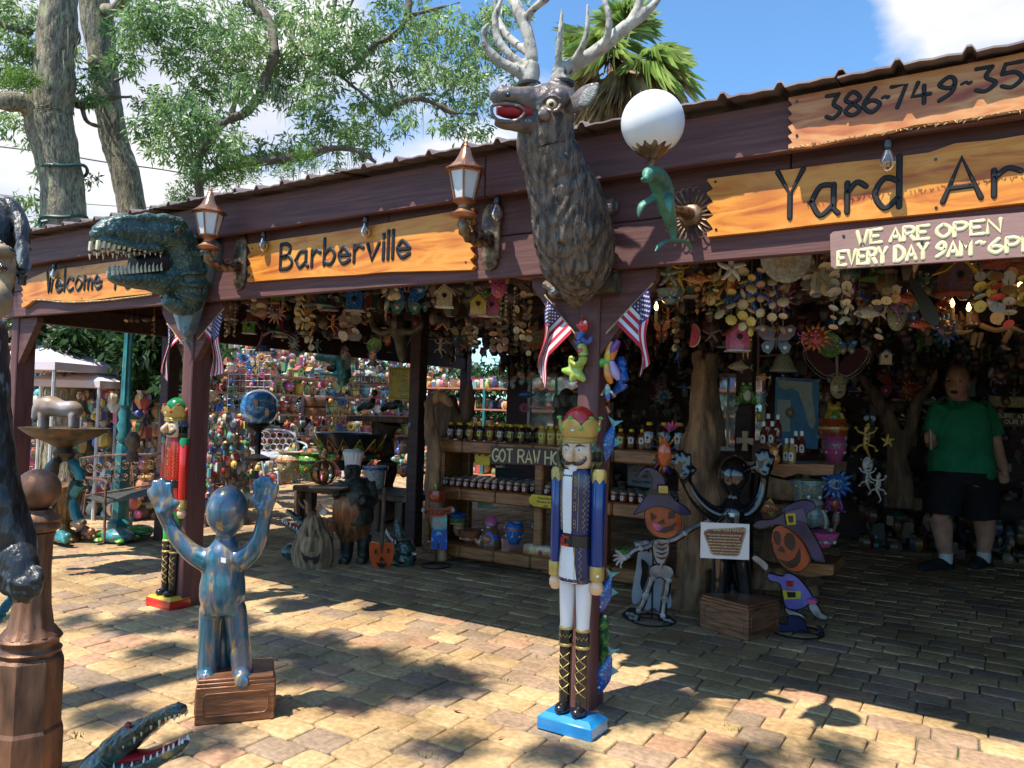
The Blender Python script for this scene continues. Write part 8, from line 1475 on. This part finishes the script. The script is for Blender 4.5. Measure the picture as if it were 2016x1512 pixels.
for z in (.12,.55,.95,1.35,1.75): mb = MB(); mb.box((-5.5,12.5, z-.02),(8.4,1.1,.03)); mb.done('shelf_board', rkm, rk2, w=1, smooth=0)
for x in np.arange(-9.6,-1.2,1.6): mb = MB(); mb.box((x, 11.98,.95),(.05,.05,1.9)); mb.done('upright', tealm, rk2, w=1, smooth=0)
mass('massed_pottery', 'low heap of small bright garden ornaments on the ground in front of the sunlit racks', 700, lambda g: (XR_+.35+g.random()*.7, g.uniform(5.0,13.5), ZG+g.random()**2*.55),.03,.10,2)
mass('massed_ornaments', 'jumble of garden ornaments on the ground behind the bench and fountain', 900, lambda g: (g.uniform(-10.4,-7.6), g.uniform(4.7,5.9), ZG+g.random()**1.3*1.35),.03,.10,3)
mass('massed_ornaments', 'crowd of small ornaments by the post between the bench and the white seat', 420, lambda g: (W(440,850,5.3).x+g.uniform(-.28,.22),5.3+g.uniform(-.2,.3), ZG+g.random()**1.3*1.15),.02,.06,6)
# wire grids with flowers
gridm = M('white_grid_wire', (.6,.62,.62),.5)
for i, (xa, xb, ya, yb, lb, cm) in enumerate(((452,540,690,850, 'white wire grid panel hung with metal flowers, behind the globe', gridm),(660,712,700,880, 'teal wire grid panel hung with metal flowers, left of the slab table', tealm))):
    t = T('wire_grid', lb, 'grid panel', tuple(W(xa, yb, 7.2))); a, b = W(xa, ya, 7.2), W(xb, yb, 7.2)
    for k in range(9): x = a.x+(b.x-a.x)*k/8; mb = MB(); mb.tube([(x, 7.2, b.z),(x, 7.2, a.z)],.005, n=4); mb.done('wire', cm, t, w=1)
    for k in range(14): z = b.z+(a.z-b.z)*k/13; mb = MB(); mb.tube([(a.x, 7.2, z),(b.x, 7.2, z)],.005, n=4); mb.done('wire', cm, t, w=1)
    for k in range(34):
        c1 = rr_.choice(['yellow', 'orange', 'pink', 'teal', 'red', 'white', 'lime', 'blue']); kd = rr_.choice(['flower', 'flower', 'butterfly', 'sun', 'gecko']); put(kd, (c1, 'brown' if kd == 'flower' else 'yellow', 'white'),(rr_.uniform(a.x, b.x),7.15, rr_.uniform(b.z, a.z)), rr_.uniform(.09,.17), label=f'{c1} {CATS[kd].replace(" ornament", "")} hanging on the {"white" if i == 0 else "teal"} wire grid')
# earth globe on a stand, white bench, mailboxes, signs
t = T('earth_globe', 'big blue glass globe painted with clouds and continents on a dark stand', 'globe', tuple(D(511,850,8))); c_ = D(511,803,8); em = M('earth_blue', (.03,.16,.40),.15, sc_=4, coat=1); noise_ramp(em, 'Base Color', [(.3,(.02,.09,.30)),(.5,(.05,.24,.50)),(.56,(.25,.40,.60)),(.62,(.72,.76,.80)),(.72,(.70,.74,.78))],4.5,(1,1,1.8), dist=1.5, detail=8)
mb = MB(); mb.ell(c_, .195,40,26); g_o = mb.done('glass_ball', em, t, w=1, smooth=80)
for a, b, rx, rz_ in ((503,793,.045,.04),(526,812,.035,.045)): p = D(a, b, 7.812); mb = MB(); mb.ell(p, (rx, .012, rz_),14,8, disp=lambda d: .4*noise.noise(d*3)); mb.done('continent', M('continent_brown', (.40,.22,.12),.5), g_o, w=1)
mb = MB(); mb.lathe([(.13,-.55),(.13,-.52),(.03,-.48),(.03,-.25),(.12,-.18),(.11,-.16)], c_, 20); mb.done('stand', wire, t, w=1)
wbn = T('white_bench', 'white lattice cast-metal garden seat standing in the sun beyond the shade', 'bench', tuple(G(545,985, ZG))); Yw = 6.7; whi = M('white_cast_metal', (.50,.52,.58),.4)
def wt(name, pts, r): mb = MB(); mb.tube([W(p[0], p[1], Yw+(p[2] if len(p) > 2 else 0)) for p in pts], r, n=6, k=4); mb.done(name, whi, wbn, w=1)
wt('back_frame', [(490,862),(495,850),(520,846),(545,846),(570,850),(583,862),(585,890)],.014); wt('back_frame', [(490,862),(498,888),(585,890)],.012)
for j in range(3):
    for k in range(7):
        cx, cy = 501+k*12.5+(6 if j == 1 else 0),858+j*11; 
        if cx < 582: mb = MB(); mb.tube([W(cx+7*math.cos(a), cy+7*math.sin(a), Yw) for a in np.linspace(0,6.2832,13)[:-1]],.0055, n=5, closed=True); mb.done('lattice_ring', whi, wbn, w=1)
wt('arm', [(583,868),(596,872,-.15),(604,878,-.3),(602,892,-.3)],.012); wt('arm', [(492,868),(500,876,-.15),(506,884,-.3)],.012)
mb = MB(); P_ = [W(498,890, Yw), W(585,892, Yw), W(604,896, Yw-.32), W(512,900, Yw-.32)]; mb.add(P_+[p-Vector((0,0,.02)) for p in P_], [(0,3,2,1),(4,5,6,7),(0,1,5,4),(1,2,6,5),(2,3,7,6),(3,0,4,7)]); mb.done('seat', whi, wbn, w=1, smooth=0)
wt('leg', [(514,900,-.32),(520,935,-.32),(522,985,-.34)],.014); wt('leg', [(546,898,-.32),(548,935,-.32),(547,975,-.33)],.012); wt('leg', [(602,896,-.32),(604,940,-.32)],.012)
for px, py, lb in ((618,808, 'lower copper mailbox with red flag on the sunlit stand'),(618,789, 'upper copper mailbox on the sunlit stand')): put('mailbox', ('copper', 'brown', 'red'), W(px, py, 7.4),.24, label=lb, rz=-.5, sz3=(.30,.30,.24))
t = sign('brown sign lettered ALL HAND MADE over the sunlit pottery', [(702,740),(702,755),(790,758),(790,742)],7.6, M('sign_maroon', (.22,.09,.08),.6)); wr(t, 'ALL HAND MADE', (704,752),(796,754),9,.9,7.6, cream, .5)
yl = M('sign_yellow', (.42,.32,.01),.5); t = sign('yellow notice lettered WELCOME hanging on the inner left post', [(766,722),(765,786),(822,790),(823,724)],5.85, yl)
wr(t, 'WELCOME', (772,740),(820,741),9,.8,5.85, blackm, .5)
for i, l in enumerate(('Ocala', '150', 'Regardless', 'Inquire')): text(l, t, tuple(W(795,752+i*10,5.843)-Vector(t.location)),.035, blackm)
mb = MB(); mb.tube([W(a, b, 5.84) for a, b in ((769,726),(768,783),(819,786),(820,728))],.003, n=4, closed=True); mb.done('border', blackm, t, w=1)
# second dinosaur head beyond the opening
XE = -8.6; t = T('dinosaur_head', 'teal dinosaur head sculpture displayed in the sunlit yard', 'sculpture', tuple(WX(660,760, XE)))
def fe(px, py, dx=0): p = D(620+(px-183)*.31,690+(py-423)*.36,9.2); return p+FW*dx*.3+Vector((dx, 0,0))*0
trex(t, fe, M('dino_teal', (.03,.20,.19),.3, col2=(.02,.09,.08), sc_=8, coat=.5), k=.33*9.2/dep(fe(280,470,0)), teeth=False, vox=.012)
for k in range(12): mb = MB(); a = fe(192+k*8,478+k, 0)-FW*.04; mb.tube([a, a-Vector((0,0,.05))], [.008,.001], n=5); mb.done('tooth', toothm, t, w=1)
# ============================================================ HANGING UNDER THE ROOF
shellc = {'cream': M('shell_cream', (.62,.52,.32),.5, col2=(.48,.36,.2), sc_=30, coat=.3), 'white': M('capiz_white', (.52,.48,.42),.35, col2=(.40,.36,.30), sc_=20), 'orange': M('shell_orange', (.62,.34,.10),.5, col2=(.45,.18,.08), sc_=30), 'pink': M('shell_pink', (.52,.30,.26),.5), 'brown': M('shell_brown', (.28,.17,.10),.5), 'yellow': M('shell_yellow', (.72,.52,.12),.45), 'red': M('capiz_red', (.50,.05,.03),.4)}
cord = M('hemp_cord', (.25,.2,.12),.9); SH = {}
def shell_mesh(kind, c):
    if (kind, c) not in SH:
        mb = MB()
        if kind == 'fan': mb.rings([[(r*math.cos(a)*(1+.06*math.cos(a*9)), y_, r*math.sin(a)*(1+.06*math.cos(a*9))) for a in np.linspace(0,6.2832,19)[:-1]] for r, y_ in ((.10,-.16),(.34,-.12),(.5,0),(.46,.05),(.1,-.08))])
        elif kind == 'disc': mb.lathe([(.001,.02),(.5,.01),(.5,-.01),(.001,-.02)], n=14, axis='y')
        else: mb.lathe([(.01,-.6),(.12,-.4),(.24,-.1),(.28,.1),(.15,.35),(.02,.5)], n=9)
        o = mb.done('shell', shellc[c], T('shell_chime', '', 'wind chime')); SH[(kind, c)] = o.data; bpy.data.objects.remove(o.parent); bpy.data.objects.remove(o)
    return SH[(kind, c)]
g = random.Random(5)
def chime(px, y0, y1, Y, cols, kind, n, sz, label, strands=1, spread=10):
    A = W(px, y0, Y); t = T('shell_chime', label, 'wind chime', tuple(A), g.uniform(-.5,.5)); LBL.setdefault(label, []).append(t); H_ = A.z-W(px, y1, Y).z; k_ = S(1, A)
    for s_ in range(strands):
        ox = (s_-(strands-1)/2)*spread*k_; oy = g.uniform(-.02,.02); l = H_*g.uniform(.8,1) if strands > 1 else H_
        mb = MB(); mb.tube([(ox, oy, .06),(ox, oy, -l)],.0018, n=3); o = mb.done('cord', cord, t); 
        for i in range(n):
            o = bpy.data.objects.new('shell', shell_mesh(kind if g.random() < .8 else 'fan', g.choice(cols))); sc.collection.objects.link(o); o.parent = t; s1 = sz*k_*g.uniform(.75,1.2); o.scale = (s1, s1, s1); o.location = (ox, oy, -l*(i+.5)/n-.01); o.rotation_euler = (g.uniform(-1.3,1.3),0, g.uniform(-.9,.9))
CH = [(453,592,665,3.5,('cream', 'brown'), 'spiral', 9,8, 'long pale bone-like chime hanging right of the left post', 5,6),(510,560,625,3.6,('cream', 'pink'), 'fan', 5,20, 'cream shell cluster chime under the Barberville sign, left end', 2,14),(592,566,660,3.6,('cream', 'yellow'), 'fan', 7,15, 'yellowish shell chime hanging below the e of Barberville', 2,12),(612,566,690,3.7,('cream', 'orange'), 'disc', 8,15, 'long cream disc chime in the middle of the left bay', 2,14),(690,610,670,4.0,('white', 'pink'), 'disc', 5,22, 'grey capiz cluster right of the middle of the left bay', 3,14),(770,552,590,3.5,('cream', 'white'), 'fan', 3,15, 'short shell chime close under the beam left of the white birdhouse', 3,12),(1000,560,640,3.6,('white', 'cream'), 'spiral', 8,8, 'chime of small spiral shells left of the stag', 3,14),(1030,570,700,3.8,('cream', 'brown'), 'disc', 9,14, 'long brown and cream disc chime behind the left flag of the centre post', 3,13),(985,620,690,4.0,('brown', 'pink'), 'disc', 5,16, 'dark shell cluster left of the centre flag', 3,12),
 (1397,575,625,3.6,('cream', 'pink'), 'fan', 2,14, 'short pair of shells hanging left of the cream chimes', 1,1),(1420,520,625,3.5,('cream', 'orange'), 'fan', 5,20, 'shell chime with an orange scallop at its end', 1,1),(1441,530,640,3.5,('yellow', 'cream'), 'fan', 4,22, 'shell chime ending in a ribbed cream scallop', 1,1),(1466,520,650,3.5,('yellow', 'cream'), 'fan', 6,20, 'yellow scallop chime right of the ribbed one', 1,1),(1481,530,660,3.45,('cream', 'yellow'), 'fan', 6,20, 'cream scallop chime reaching lowest in the cluster', 1,1),(1502,515,655,3.5,('pink', 'cream'), 'fan', 5,18, 'pinkish shell chime in the middle of the right bay', 1,1),(1522,515,655,3.5,('brown', 'cream'), 'fan', 6,18, 'brown flecked shell chime in the middle of the right bay', 1,1),(1543,520,660,3.5,('cream', 'brown'), 'fan', 5,20, 'tan striped shell chime right of the brown flecked one', 1,1),(1405,535,600,3.9,('orange', 'cream'), 'fan', 4,20, 'orange-tan shell cluster behind the white metal hand', 2,14),(1380,560,620,3.9,('brown', 'orange'), 'spiral', 5,14, 'small brown spiral shells at the left of the right bay', 2,12),(1600,525,580,3.6,('white', 'cream'), 'disc', 4,26, 'translucent capiz cluster left of the opening-hours sign', 2,18),(1625,515,590,3.4,('white', 'cream'), 'disc', 4,26, 'translucent capiz cluster just under the left end of the hours sign', 3,16),(1655,535,650,3.4,('white', 'cream'), 'disc', 6,17, 'white capiz chime with carved wooden top', 3,14),(1680,560,650,3.6,('white', 'brown'), 'disc', 5,14, 'dim capiz chime right of the carved one', 2,14),(1745,560,600,3.6,('cream', 'orange'), 'disc', 2,18, 'pair of tan discs under the hours sign', 3,16),(1940,530,610,3.4,('yellow', 'white'), 'disc', 4,24, 'yellow capiz chime in front of the antler chandelier', 2,20),(1975,530,650,3.4,('red', 'orange', 'white'), 'disc', 5,26, 'red and orange capiz chime at the right edge', 2,22),(2005,520,620,3.5,('yellow', 'orange'), 'disc', 5,22, 'orange capiz chime cut by the right edge', 2,18),(1730,640,665,4.0,('white', 'cream'), 'disc', 2,18, 'single white capiz pendant below the hours sign', 1,1),(260,620,640,3.6,('cream', 'brown'), 'fan', 1,10, 'short shells under the left beam', 3,9),(305,620,690,3.8,('brown', 'orange'), 'disc', 6,10, 'small brown disc chime beside the left post flag', 2,10),(640,560,610,3.9,('brown', 'pink'), 'fan', 4,16, 'dim shell chime in the shade of the left bay', 2,13),(720,560,640,4.1,('brown', 'cream'), 'spiral', 6,12, 'brown spiral chime left of the horned skull', 2,14),(930,640,690,4.2,('brown', 'white'), 'disc', 5,14, 'dim disc chime under the birdhouses', 3,12),(1330,620,700,4.2,('brown', 'cream'), 'disc', 6,13, 'dim disc chime right of the centre flag', 2,12),(1860,560,620,4.0,('brown', 'red'), 'disc', 4,16, 'dim red-brown chime above the man', 2,14)]
for c_ in CH: chime(*c_)
BH = [('birdhouse', ('cream', 'white', 'white'),876,584,3.45,.13, 'cream cow-faced birdhouse under the beam right of Barberville'),('birdhouse', ('yellow', 'teal', 'red'),942,600,3.5,.13, 'yellow birdhouse with teal roof beside the pink one'),('birdhouse', ('pink', 'yellow', 'green'),968,602,3.6,.13, 'pink and yellow birdhouse left of the stag'),('mask', ('pink', 'orange', 'black'),982,565,3.4,.12, 'pink round birdhouse close under the beam'),('birdhouse', ('green', 'blue', 'red'),548,580,3.7,.13, 'green birdhouse under the middle of Barberville'),('birdhouse', ('red', 'brown', 'white'),628,588,3.9,.14, 'red birdhouse in the shade of the left bay'),('birdhouse', ('blue', 'blue', 'white'),700,590,3.9,.17, 'blue birdhouse in the shade of the left bay'),('butterfly', ('blue', 'teal', 'white'),800,590,3.9,.24, 'dark blue butterfly left of the cream birdhouse'),('bell', ('brown', 'black', 'white'),650,600,3.8,.12, 'small brown bell in the left bay'),('gecko', ('orange', 'red', 'white'),655,640,4.1,.16, 'orange gecko in the dark of the left bay'),('plate', ('green', 'lime', 'white'),737,680,5.0,.12, 'green dish hanging at the side beam'),('gecko', ('yellow', 'green', 'white'),1340,545,3.7,.18, 'yellow gecko at the left of the right bay'),('fish', ('orange', 'yellow', 'white'),1378,550,3.7,.14, 'orange fruit-like fish at the left of the right bay'),('gecko', ('blue', 'yellow', 'red'),1480,570,3.9,.34, 'long blue, yellow and red gecko behind the shell chimes'),('parrot', ('red', 'blue', 'yellow'),1440,560,4.0,.26, 'red and blue parrot behind the shell chimes'),('birdhouse', ('pink', 'red', 'white'),1452,665,4.0,.15, 'magenta box birdhouse below the scallop chimes'),('butterfly', ('brown', 'black', 'white'),1528,668,3.9,.18, 'brown leather-like butterfly below the tan shell chime'),('star', ('grey', 'white', 'white'),1316,540,3.3,.12, 'grey cut-out star hand at the top left of the right bay'),('star', ('white', 'grey', 'white'),1440,528,3.3,.12, 'white cut-out metal hand under the beam'),('plate', ('white', 'cream', 'white'),1545,508,3.4,.20, 'half-hidden white dish close under the beam'),('bowl', ('teal', 'blue', 'white'),1320,585,3.9,.14, 'teal lamp shade right of the centre post'),('parrot', ('red', 'orange', 'green'),1475,685,4.6,.12, 'red and orange crab-like bird on the inner post top'),('gecko', ('pink', 'purple', 'white'),1580,670,4.4,.10, 'small magenta gecko right of the brown butterfly'),('gecko', ('pink', 'red', 'white'),1605,668,4.4,.10, 'second small magenta gecko near the beaded butterfly'),('birdhouse', ('brown', 'yellow', 'red'),1880,545,3.9,.16, 'brown birdhouse with yellow roof above the chandelier'),('fish', ('red', 'orange', 'white'),1790,590,4.0,.12, 'red fish ornament under the hours sign'),('mask', ('grey', 'cream', 'black'),1765,625,4.4,.14, 'grey elephant-like mask under the hours sign'),('fish', ('red', 'terracotta', 'white'),1815,640,4.2,.12, 'red slice-shaped fish right of the dark blade'),('fish', ('white', 'cream', 'white'),1712,618,4.1,.15, 'pale bird-shaped fish under the hours sign'),('gecko', ('purple', 'pink', 'white'),1765,600,4.2,.20, 'purple gecko under the hours sign'),
 ('mask', ('cream', 'teal', 'teal'),1650,762,7.0,.20, 'white sugar-skull cat mask beside the wall map'),('sun', ('blue', 'blue', 'yellow'),1645,952,5.6,.24, 'dark blue sun face at the end of the counter'),('parrot', ('teal', 'red', 'red'),1646,1028,5.6,.16, 'teal and red hummingbird below the blue sun'),('frog', ('purple', 'red', 'yellow'),1640,985,5.7,.14, 'dark purple frog between the blue sun and the hummingbird'),('gecko', ('yellow', 'black', 'black'),1705,872,6.6,.30, 'spotted yellow giraffe-like gecko on the wall display'),('frog', ('yellow', 'green', 'red'),1640,815,6.6,.20, 'yellow and green frog figure under the cat mask'),('pot', ('red', 'yellow', 'white'),1640,855,6.4,.22, 'red and yellow pot under the yellow frog'),('pot', ('pink', 'teal', 'white'),1642,885,6.2,.18, 'pink fish-shaped pot by the end of the counter'),('mask', ('white', 'black', 'black'),1708,915,6.4,.12, 'small white skull mask of a skeleton figure'),('gecko', ('white', 'black', 'black'),1708,945,6.4,.22, 'white skeleton-like figure in the dark display'),('gecko', ('white', 'grey', 'black'),1728,960,6.4,.22, 'second skeleton-like figure in the dark display'),('star', ('yellow', 'green', 'white'),1748,868,6.6,.10, 'yellow bird star in the dark display'),('bowl', ('pink', 'teal', 'white'),1622,1062,5.2,.17, 'pink and white cup on the lower slab'),('planter', ('grey', 'teal', 'white'),1590,975,5.35,.22, 'grey clear-wrapped planter under the counter'),('frog', ('grey', 'teal', 'white'),1598,1005,5.2,.22, 'grey resin figure under the counter'),('fish', ('orange', 'yellow', 'white'),1515,1000,5.3,.20, 'orange fish figure beside the black statue'),('sun', ('red', 'orange', 'yellow'),1795,770,8.7,.26, 'dull red sun on the dark back wall left of the man'),('butterfly', ('red', 'pink', 'white'),1760,755,8.8,.34, 'red butterfly on the dark back wall')]
for kd, cc, px, py, Y, sz, lb in BH: put(kd, cc, W(px, py, Y), sz*1.1, label=lb)
# watermelon, horned skull, purple antlers, beaded butterfly
t = T('watermelon_slice', 'watermelon slice ornament hanging right of the centre flag', 'ornament', tuple(W(1365,660,4.2))); n_ = 12; o_ = [(1366+14*math.cos(a)-2,660+22*math.sin(a)) for a in np.linspace(-1.5,1.9, n_)]; P_ = [(W(a, b, 4.2).x, W(a, b, 4.2).z) for a, b in o_+[(1358,682),(1362,638)][:1]]; mb = MB(); mb.prism(P_, 4.19,4.21); mb.done('flesh', M('melon_red', (.50,.04,.07),.4), t, w=1, smooth=0); mb = MB(); mb.tube([(x, 4.2, z) for x, z in P_[:n_]],.006, n=6); mb.done('rind', hm('cream'), t, w=1)
for a, b in ((1366,650),(1371,655),(1368,664),(1373,668)): mb = MB(); mb.ell(W(a, b, 4.188),(.003,.002,.005),6,4); mb.done('seed', blackm, t, w=1)
t = T('horned_skull', 'bronze-green horned cattle skull hanging in front of the inner left post', 'skull', tuple(W(785,690,5.0))); mb = MB(); f7 = lambda a, b, d_=0: W(a, b, 5.0+d_); s7 = lambda p: p*6.3/FP
mb.tube([f7(783,620), f7(784,645), f7(788,670), f7(792,700), f7(794,716)], [s7(11), s7(18), s7(13), s7(10), s7(4)], n=14, k=4); 
for pts in ([(775,650),(755,655),(738,645),(733,625),(735,612)], [(798,652),(815,652),(828,640),(830,618)]): mb.tube([f7(*p) for p in pts], [s7(9)]+[s7(8)]*(len(pts)-2)+[s7(2)], n=10, k=4)
fused(mb, 'skull', M('skull_bronze', (.14,.13,.08),.4, metal=.3, col2=(.05,.055,.04), sc_=14, bump=.5), t, .012,1)
t = T('purple_antlers', 'dark purple antler ornament under the side beam', 'antlers', tuple(W(540,670,4.6))); pm_ = M('purple_gloss', (.10,.01,.06),.3, coat=.5)
for pts in ([(505,690),(515,668),(518,650),(512,640)], [(518,660),(535,652),(560,655),(585,668)], [(540,653),(535,668)], [(562,656),(575,672)]): mb = MB(); mb.tube([W(a, b, 4.6) for a, b in pts], [.014]*(len(pts)-1)+[.004], n=8, k=4); mb.done('tine', pm_, t, w=1)
t = T('beaded_butterfly', 'huge dark red butterfly edged with white beads on the dark back display', 'butterfly', tuple(W(1648,715,7.2))); mbw = M('wing_maroon', (.10,.015,.03),.5)
for s_ in (-1,1):
    ol = [(1648,720),(1648+s_*20,700),(1648+s_*50,682),(1648+s_*62,686),(1648+s_*58,706),(1648+s_*40,728),(1648+s_*20,740),(1648+s_*4,736)]; mb = MB(); mb.prism([(W(a, b, 7.2).x, W(a, b, 7.2).z) for a, b in ol],7.19,7.21); w_o = mb.done('wing', mbw, t, w=1, smooth=0)
    cc = catmull([(a, b) for a, b in ol[2:]],5); mb = MB()
    for p in cc: mb.ell(W(p[0], p[1],7.185),.009,6,4); mb.ell(W(p[0]+s_*4, p[1]+5,7.185),.007,6,4)
    o = mb.done('beads', hm('white'), w_o, w=1); o['kind'] = 'stuff'
mb = MB(); mb.tube([W(1648,695,7.18), W(1648,740,7.18)], [.02,.012], n=8); mb.done('body', hm('brown'), t, w=1)
# dark blade, ceiling wires
dkg = M('dark_olive_metal', (.03,.035,.03),.45); mb = MB(); P_ = [(W(a, b, 3.7).x, W(a, b, 3.7).z) for a, b in smo([(1790,548),(1808,556),(1838,600),(1850,625),(1846,640),(1832,638),(1815,620),(1800,580)])]; mb.prism(P_, 3.69,3.72); tag(mb.done('paddle_blade', dkg, None, w=1, smooth=30), 'dark olive paddle-shaped blade hanging below the hours sign', 'paddle blade')
# antler chandelier with lit candle bulbs
t = T('antler_chandelier', 'antler chandelier with lit candle bulbs hanging above the man at right', 'chandelier', tuple(W(1935,560,5.6))); an_ = M('antler_tan', (.36,.25,.14),.5, col2=(.2,.13,.07), sc_=12); fl = M('lit_bulb', (1,.55,.18),.4, emis=14)
for i, pts in enumerate([[(1865,610),(1870,640),(1890,655),(1915,650)], [(1880,620),(1885,650),(1910,655)], [(1915,640),(1925,600),(1930,560),(1932,540)], [(1930,640),(1960,650),(1990,645),(2020,655)], [(1920,655),(1915,680),(1918,690)], [(1932,655),(1925,685)], [(1990,650),(1975,680),(1990,688)], [(1940,600),(1980,595),(2020,600)], [(1905,625),(1903,650)], [(1945,560),(1990,560),(2030,565)], [(1890,650),(1895,630),(1890,612)]]): mb = MB(); mb.tube([W(a, b, 5.6+.1*(i % 3)) for a, b in pts], [.018]+[.016]*(len(pts)-2)+[.005], n=8, k=4); mb.done('antler', an_, t, w=1)
for a, b in ((1875,600),(1907,608),(2008,562),(1968,608)):
    c_ = W(a, b, 5.5); mb = MB(); mb.tube([c_-Vector((0,0,.10)), c_-Vector((0,0,.015))],.012, n=8); cd = mb.done('candle', hm('cream'), t, w=1); mb = MB(); mb.lathe([(.004,-.015),(.013,.0),(.011,.015),(.001,.04)], c_, 10); mb.done('flame_bulb', fl, cd, w=1)
c_ = W(1292,606,4.2); t = T('candle_lamp', 'single lit candle bulb glowing right of the centre flag', 'lamp', tuple(c_)); mb = MB(); mb.lathe([(.004,-.015),(.012,.0),(.010,.013),(.001,.035)],(0,0,0),10); mb.done('flame_bulb', fl, t); mb = MB(); mb.tube([(0,0,-.08),(0,0,-.015)],.01, n=8); mb.done('candle', hm('cream'), t)
# signs behind the man
t = sign('yellow board lettered WE ARE DRIVING NORTH at the right edge', [(1948,779),(1948,800),(2090,806),(2090,784)],8.6, M('dull_yellow', (.30,.22,.03),.6)); wr(t, 'WE ARE DE', (1956,789),(2018,791),7,.7,8.6, blackm, .5); wr(t, 'NORTH IN', (1956,798),(2018,800),7,.7,8.6, blackm, .5); t['label'] = 'yellow board lettered WE ARE DE and NORTH IN, cut by the right edge'
t = sign('brown board lettered INQUIRE AT OUR F, below the yellow board at the right edge', [(1955,811),(1955,838),(2090,844),(2090,817)],8.6, sgb); wr(t, 'QUIRE AT', (1962,822),(2018,824),8,.7,8.6, cream, .5); wr(t, 'OUR F', (1978,834),(2018,836),8,.7,8.6, cream, .5)
# tiers of ornaments on the dark walls and rafters
gw_ = random.Random(8); pal2 = ['red', 'brown', 'blue', 'teal', 'green', 'orange', 'purple', 'brown', 'grey', 'terracotta', 'black', 'copper']
for i in range(125):
    px = gw_.uniform(1330,2010) if i % 3 else gw_.uniform(990,1330); py = gw_.uniform(640,830) if px > 1600 else gw_.uniform(640,800); kd = gw_.choice(['mask', 'sun', 'butterfly', 'gecko', 'parrot', 'fish', 'flower', 'moon']); c1 = gw_.choice(pal2); c2 = gw_.choice(pal2)
    reg = 'behind the honey bottles' if px < 1330 else ('around the driftwood trunk' if px < 1500 else ('around the map' if px < 1700 else ('left of the man' if px < 1850 else 'behind the man')))
    p = W(px, py, 9.05); put(kd, (c1, c2, 'white'), p, gw_.uniform(.13,.30), label=f'{c1} and {c2} {CATS[kd]} on the dark back wall, {reg}', rz=gw_.uniform(-.2,.2))
for i in range(110):
    bay = i % 2; px = gw_.uniform(450,1060) if bay else gw_.uniform(1290,2010); Y = gw_.uniform(3.5,6.2); kd = gw_.choice(['birdhouse', 'gecko', 'butterfly', 'fish', 'sun', 'star', 'bell', 'parrot', 'hat', 'plate']); c1 = gw_.choice(pal2+['cream', 'brown', 'brown']); c2 = gw_.choice(pal2); z = gw_.uniform(1.98,2.25) if Y < 4.6 else gw_.uniform(1.75,2.2); d_ = ray(px, 600); x = d_.x*Y/d_.y
    put(kd, (c1, c2, 'white'),(x, Y, z), gw_.uniform(.12,.24), label=f'{c1} and {c2} {CATS[kd]} hanging in the shade under the roof, {"left" if bay else "right"} bay', rz=gw_.uniform(-.6,.9))
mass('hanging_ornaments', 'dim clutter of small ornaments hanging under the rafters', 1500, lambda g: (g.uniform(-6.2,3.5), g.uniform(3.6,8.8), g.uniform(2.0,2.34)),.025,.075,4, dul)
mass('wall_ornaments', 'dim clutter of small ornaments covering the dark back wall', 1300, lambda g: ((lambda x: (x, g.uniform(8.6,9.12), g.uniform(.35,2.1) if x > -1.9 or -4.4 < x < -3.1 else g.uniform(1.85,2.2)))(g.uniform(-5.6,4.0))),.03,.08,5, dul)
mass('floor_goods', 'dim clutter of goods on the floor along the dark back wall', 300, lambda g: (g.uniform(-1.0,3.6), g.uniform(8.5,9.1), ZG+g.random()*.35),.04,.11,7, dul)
regroup()
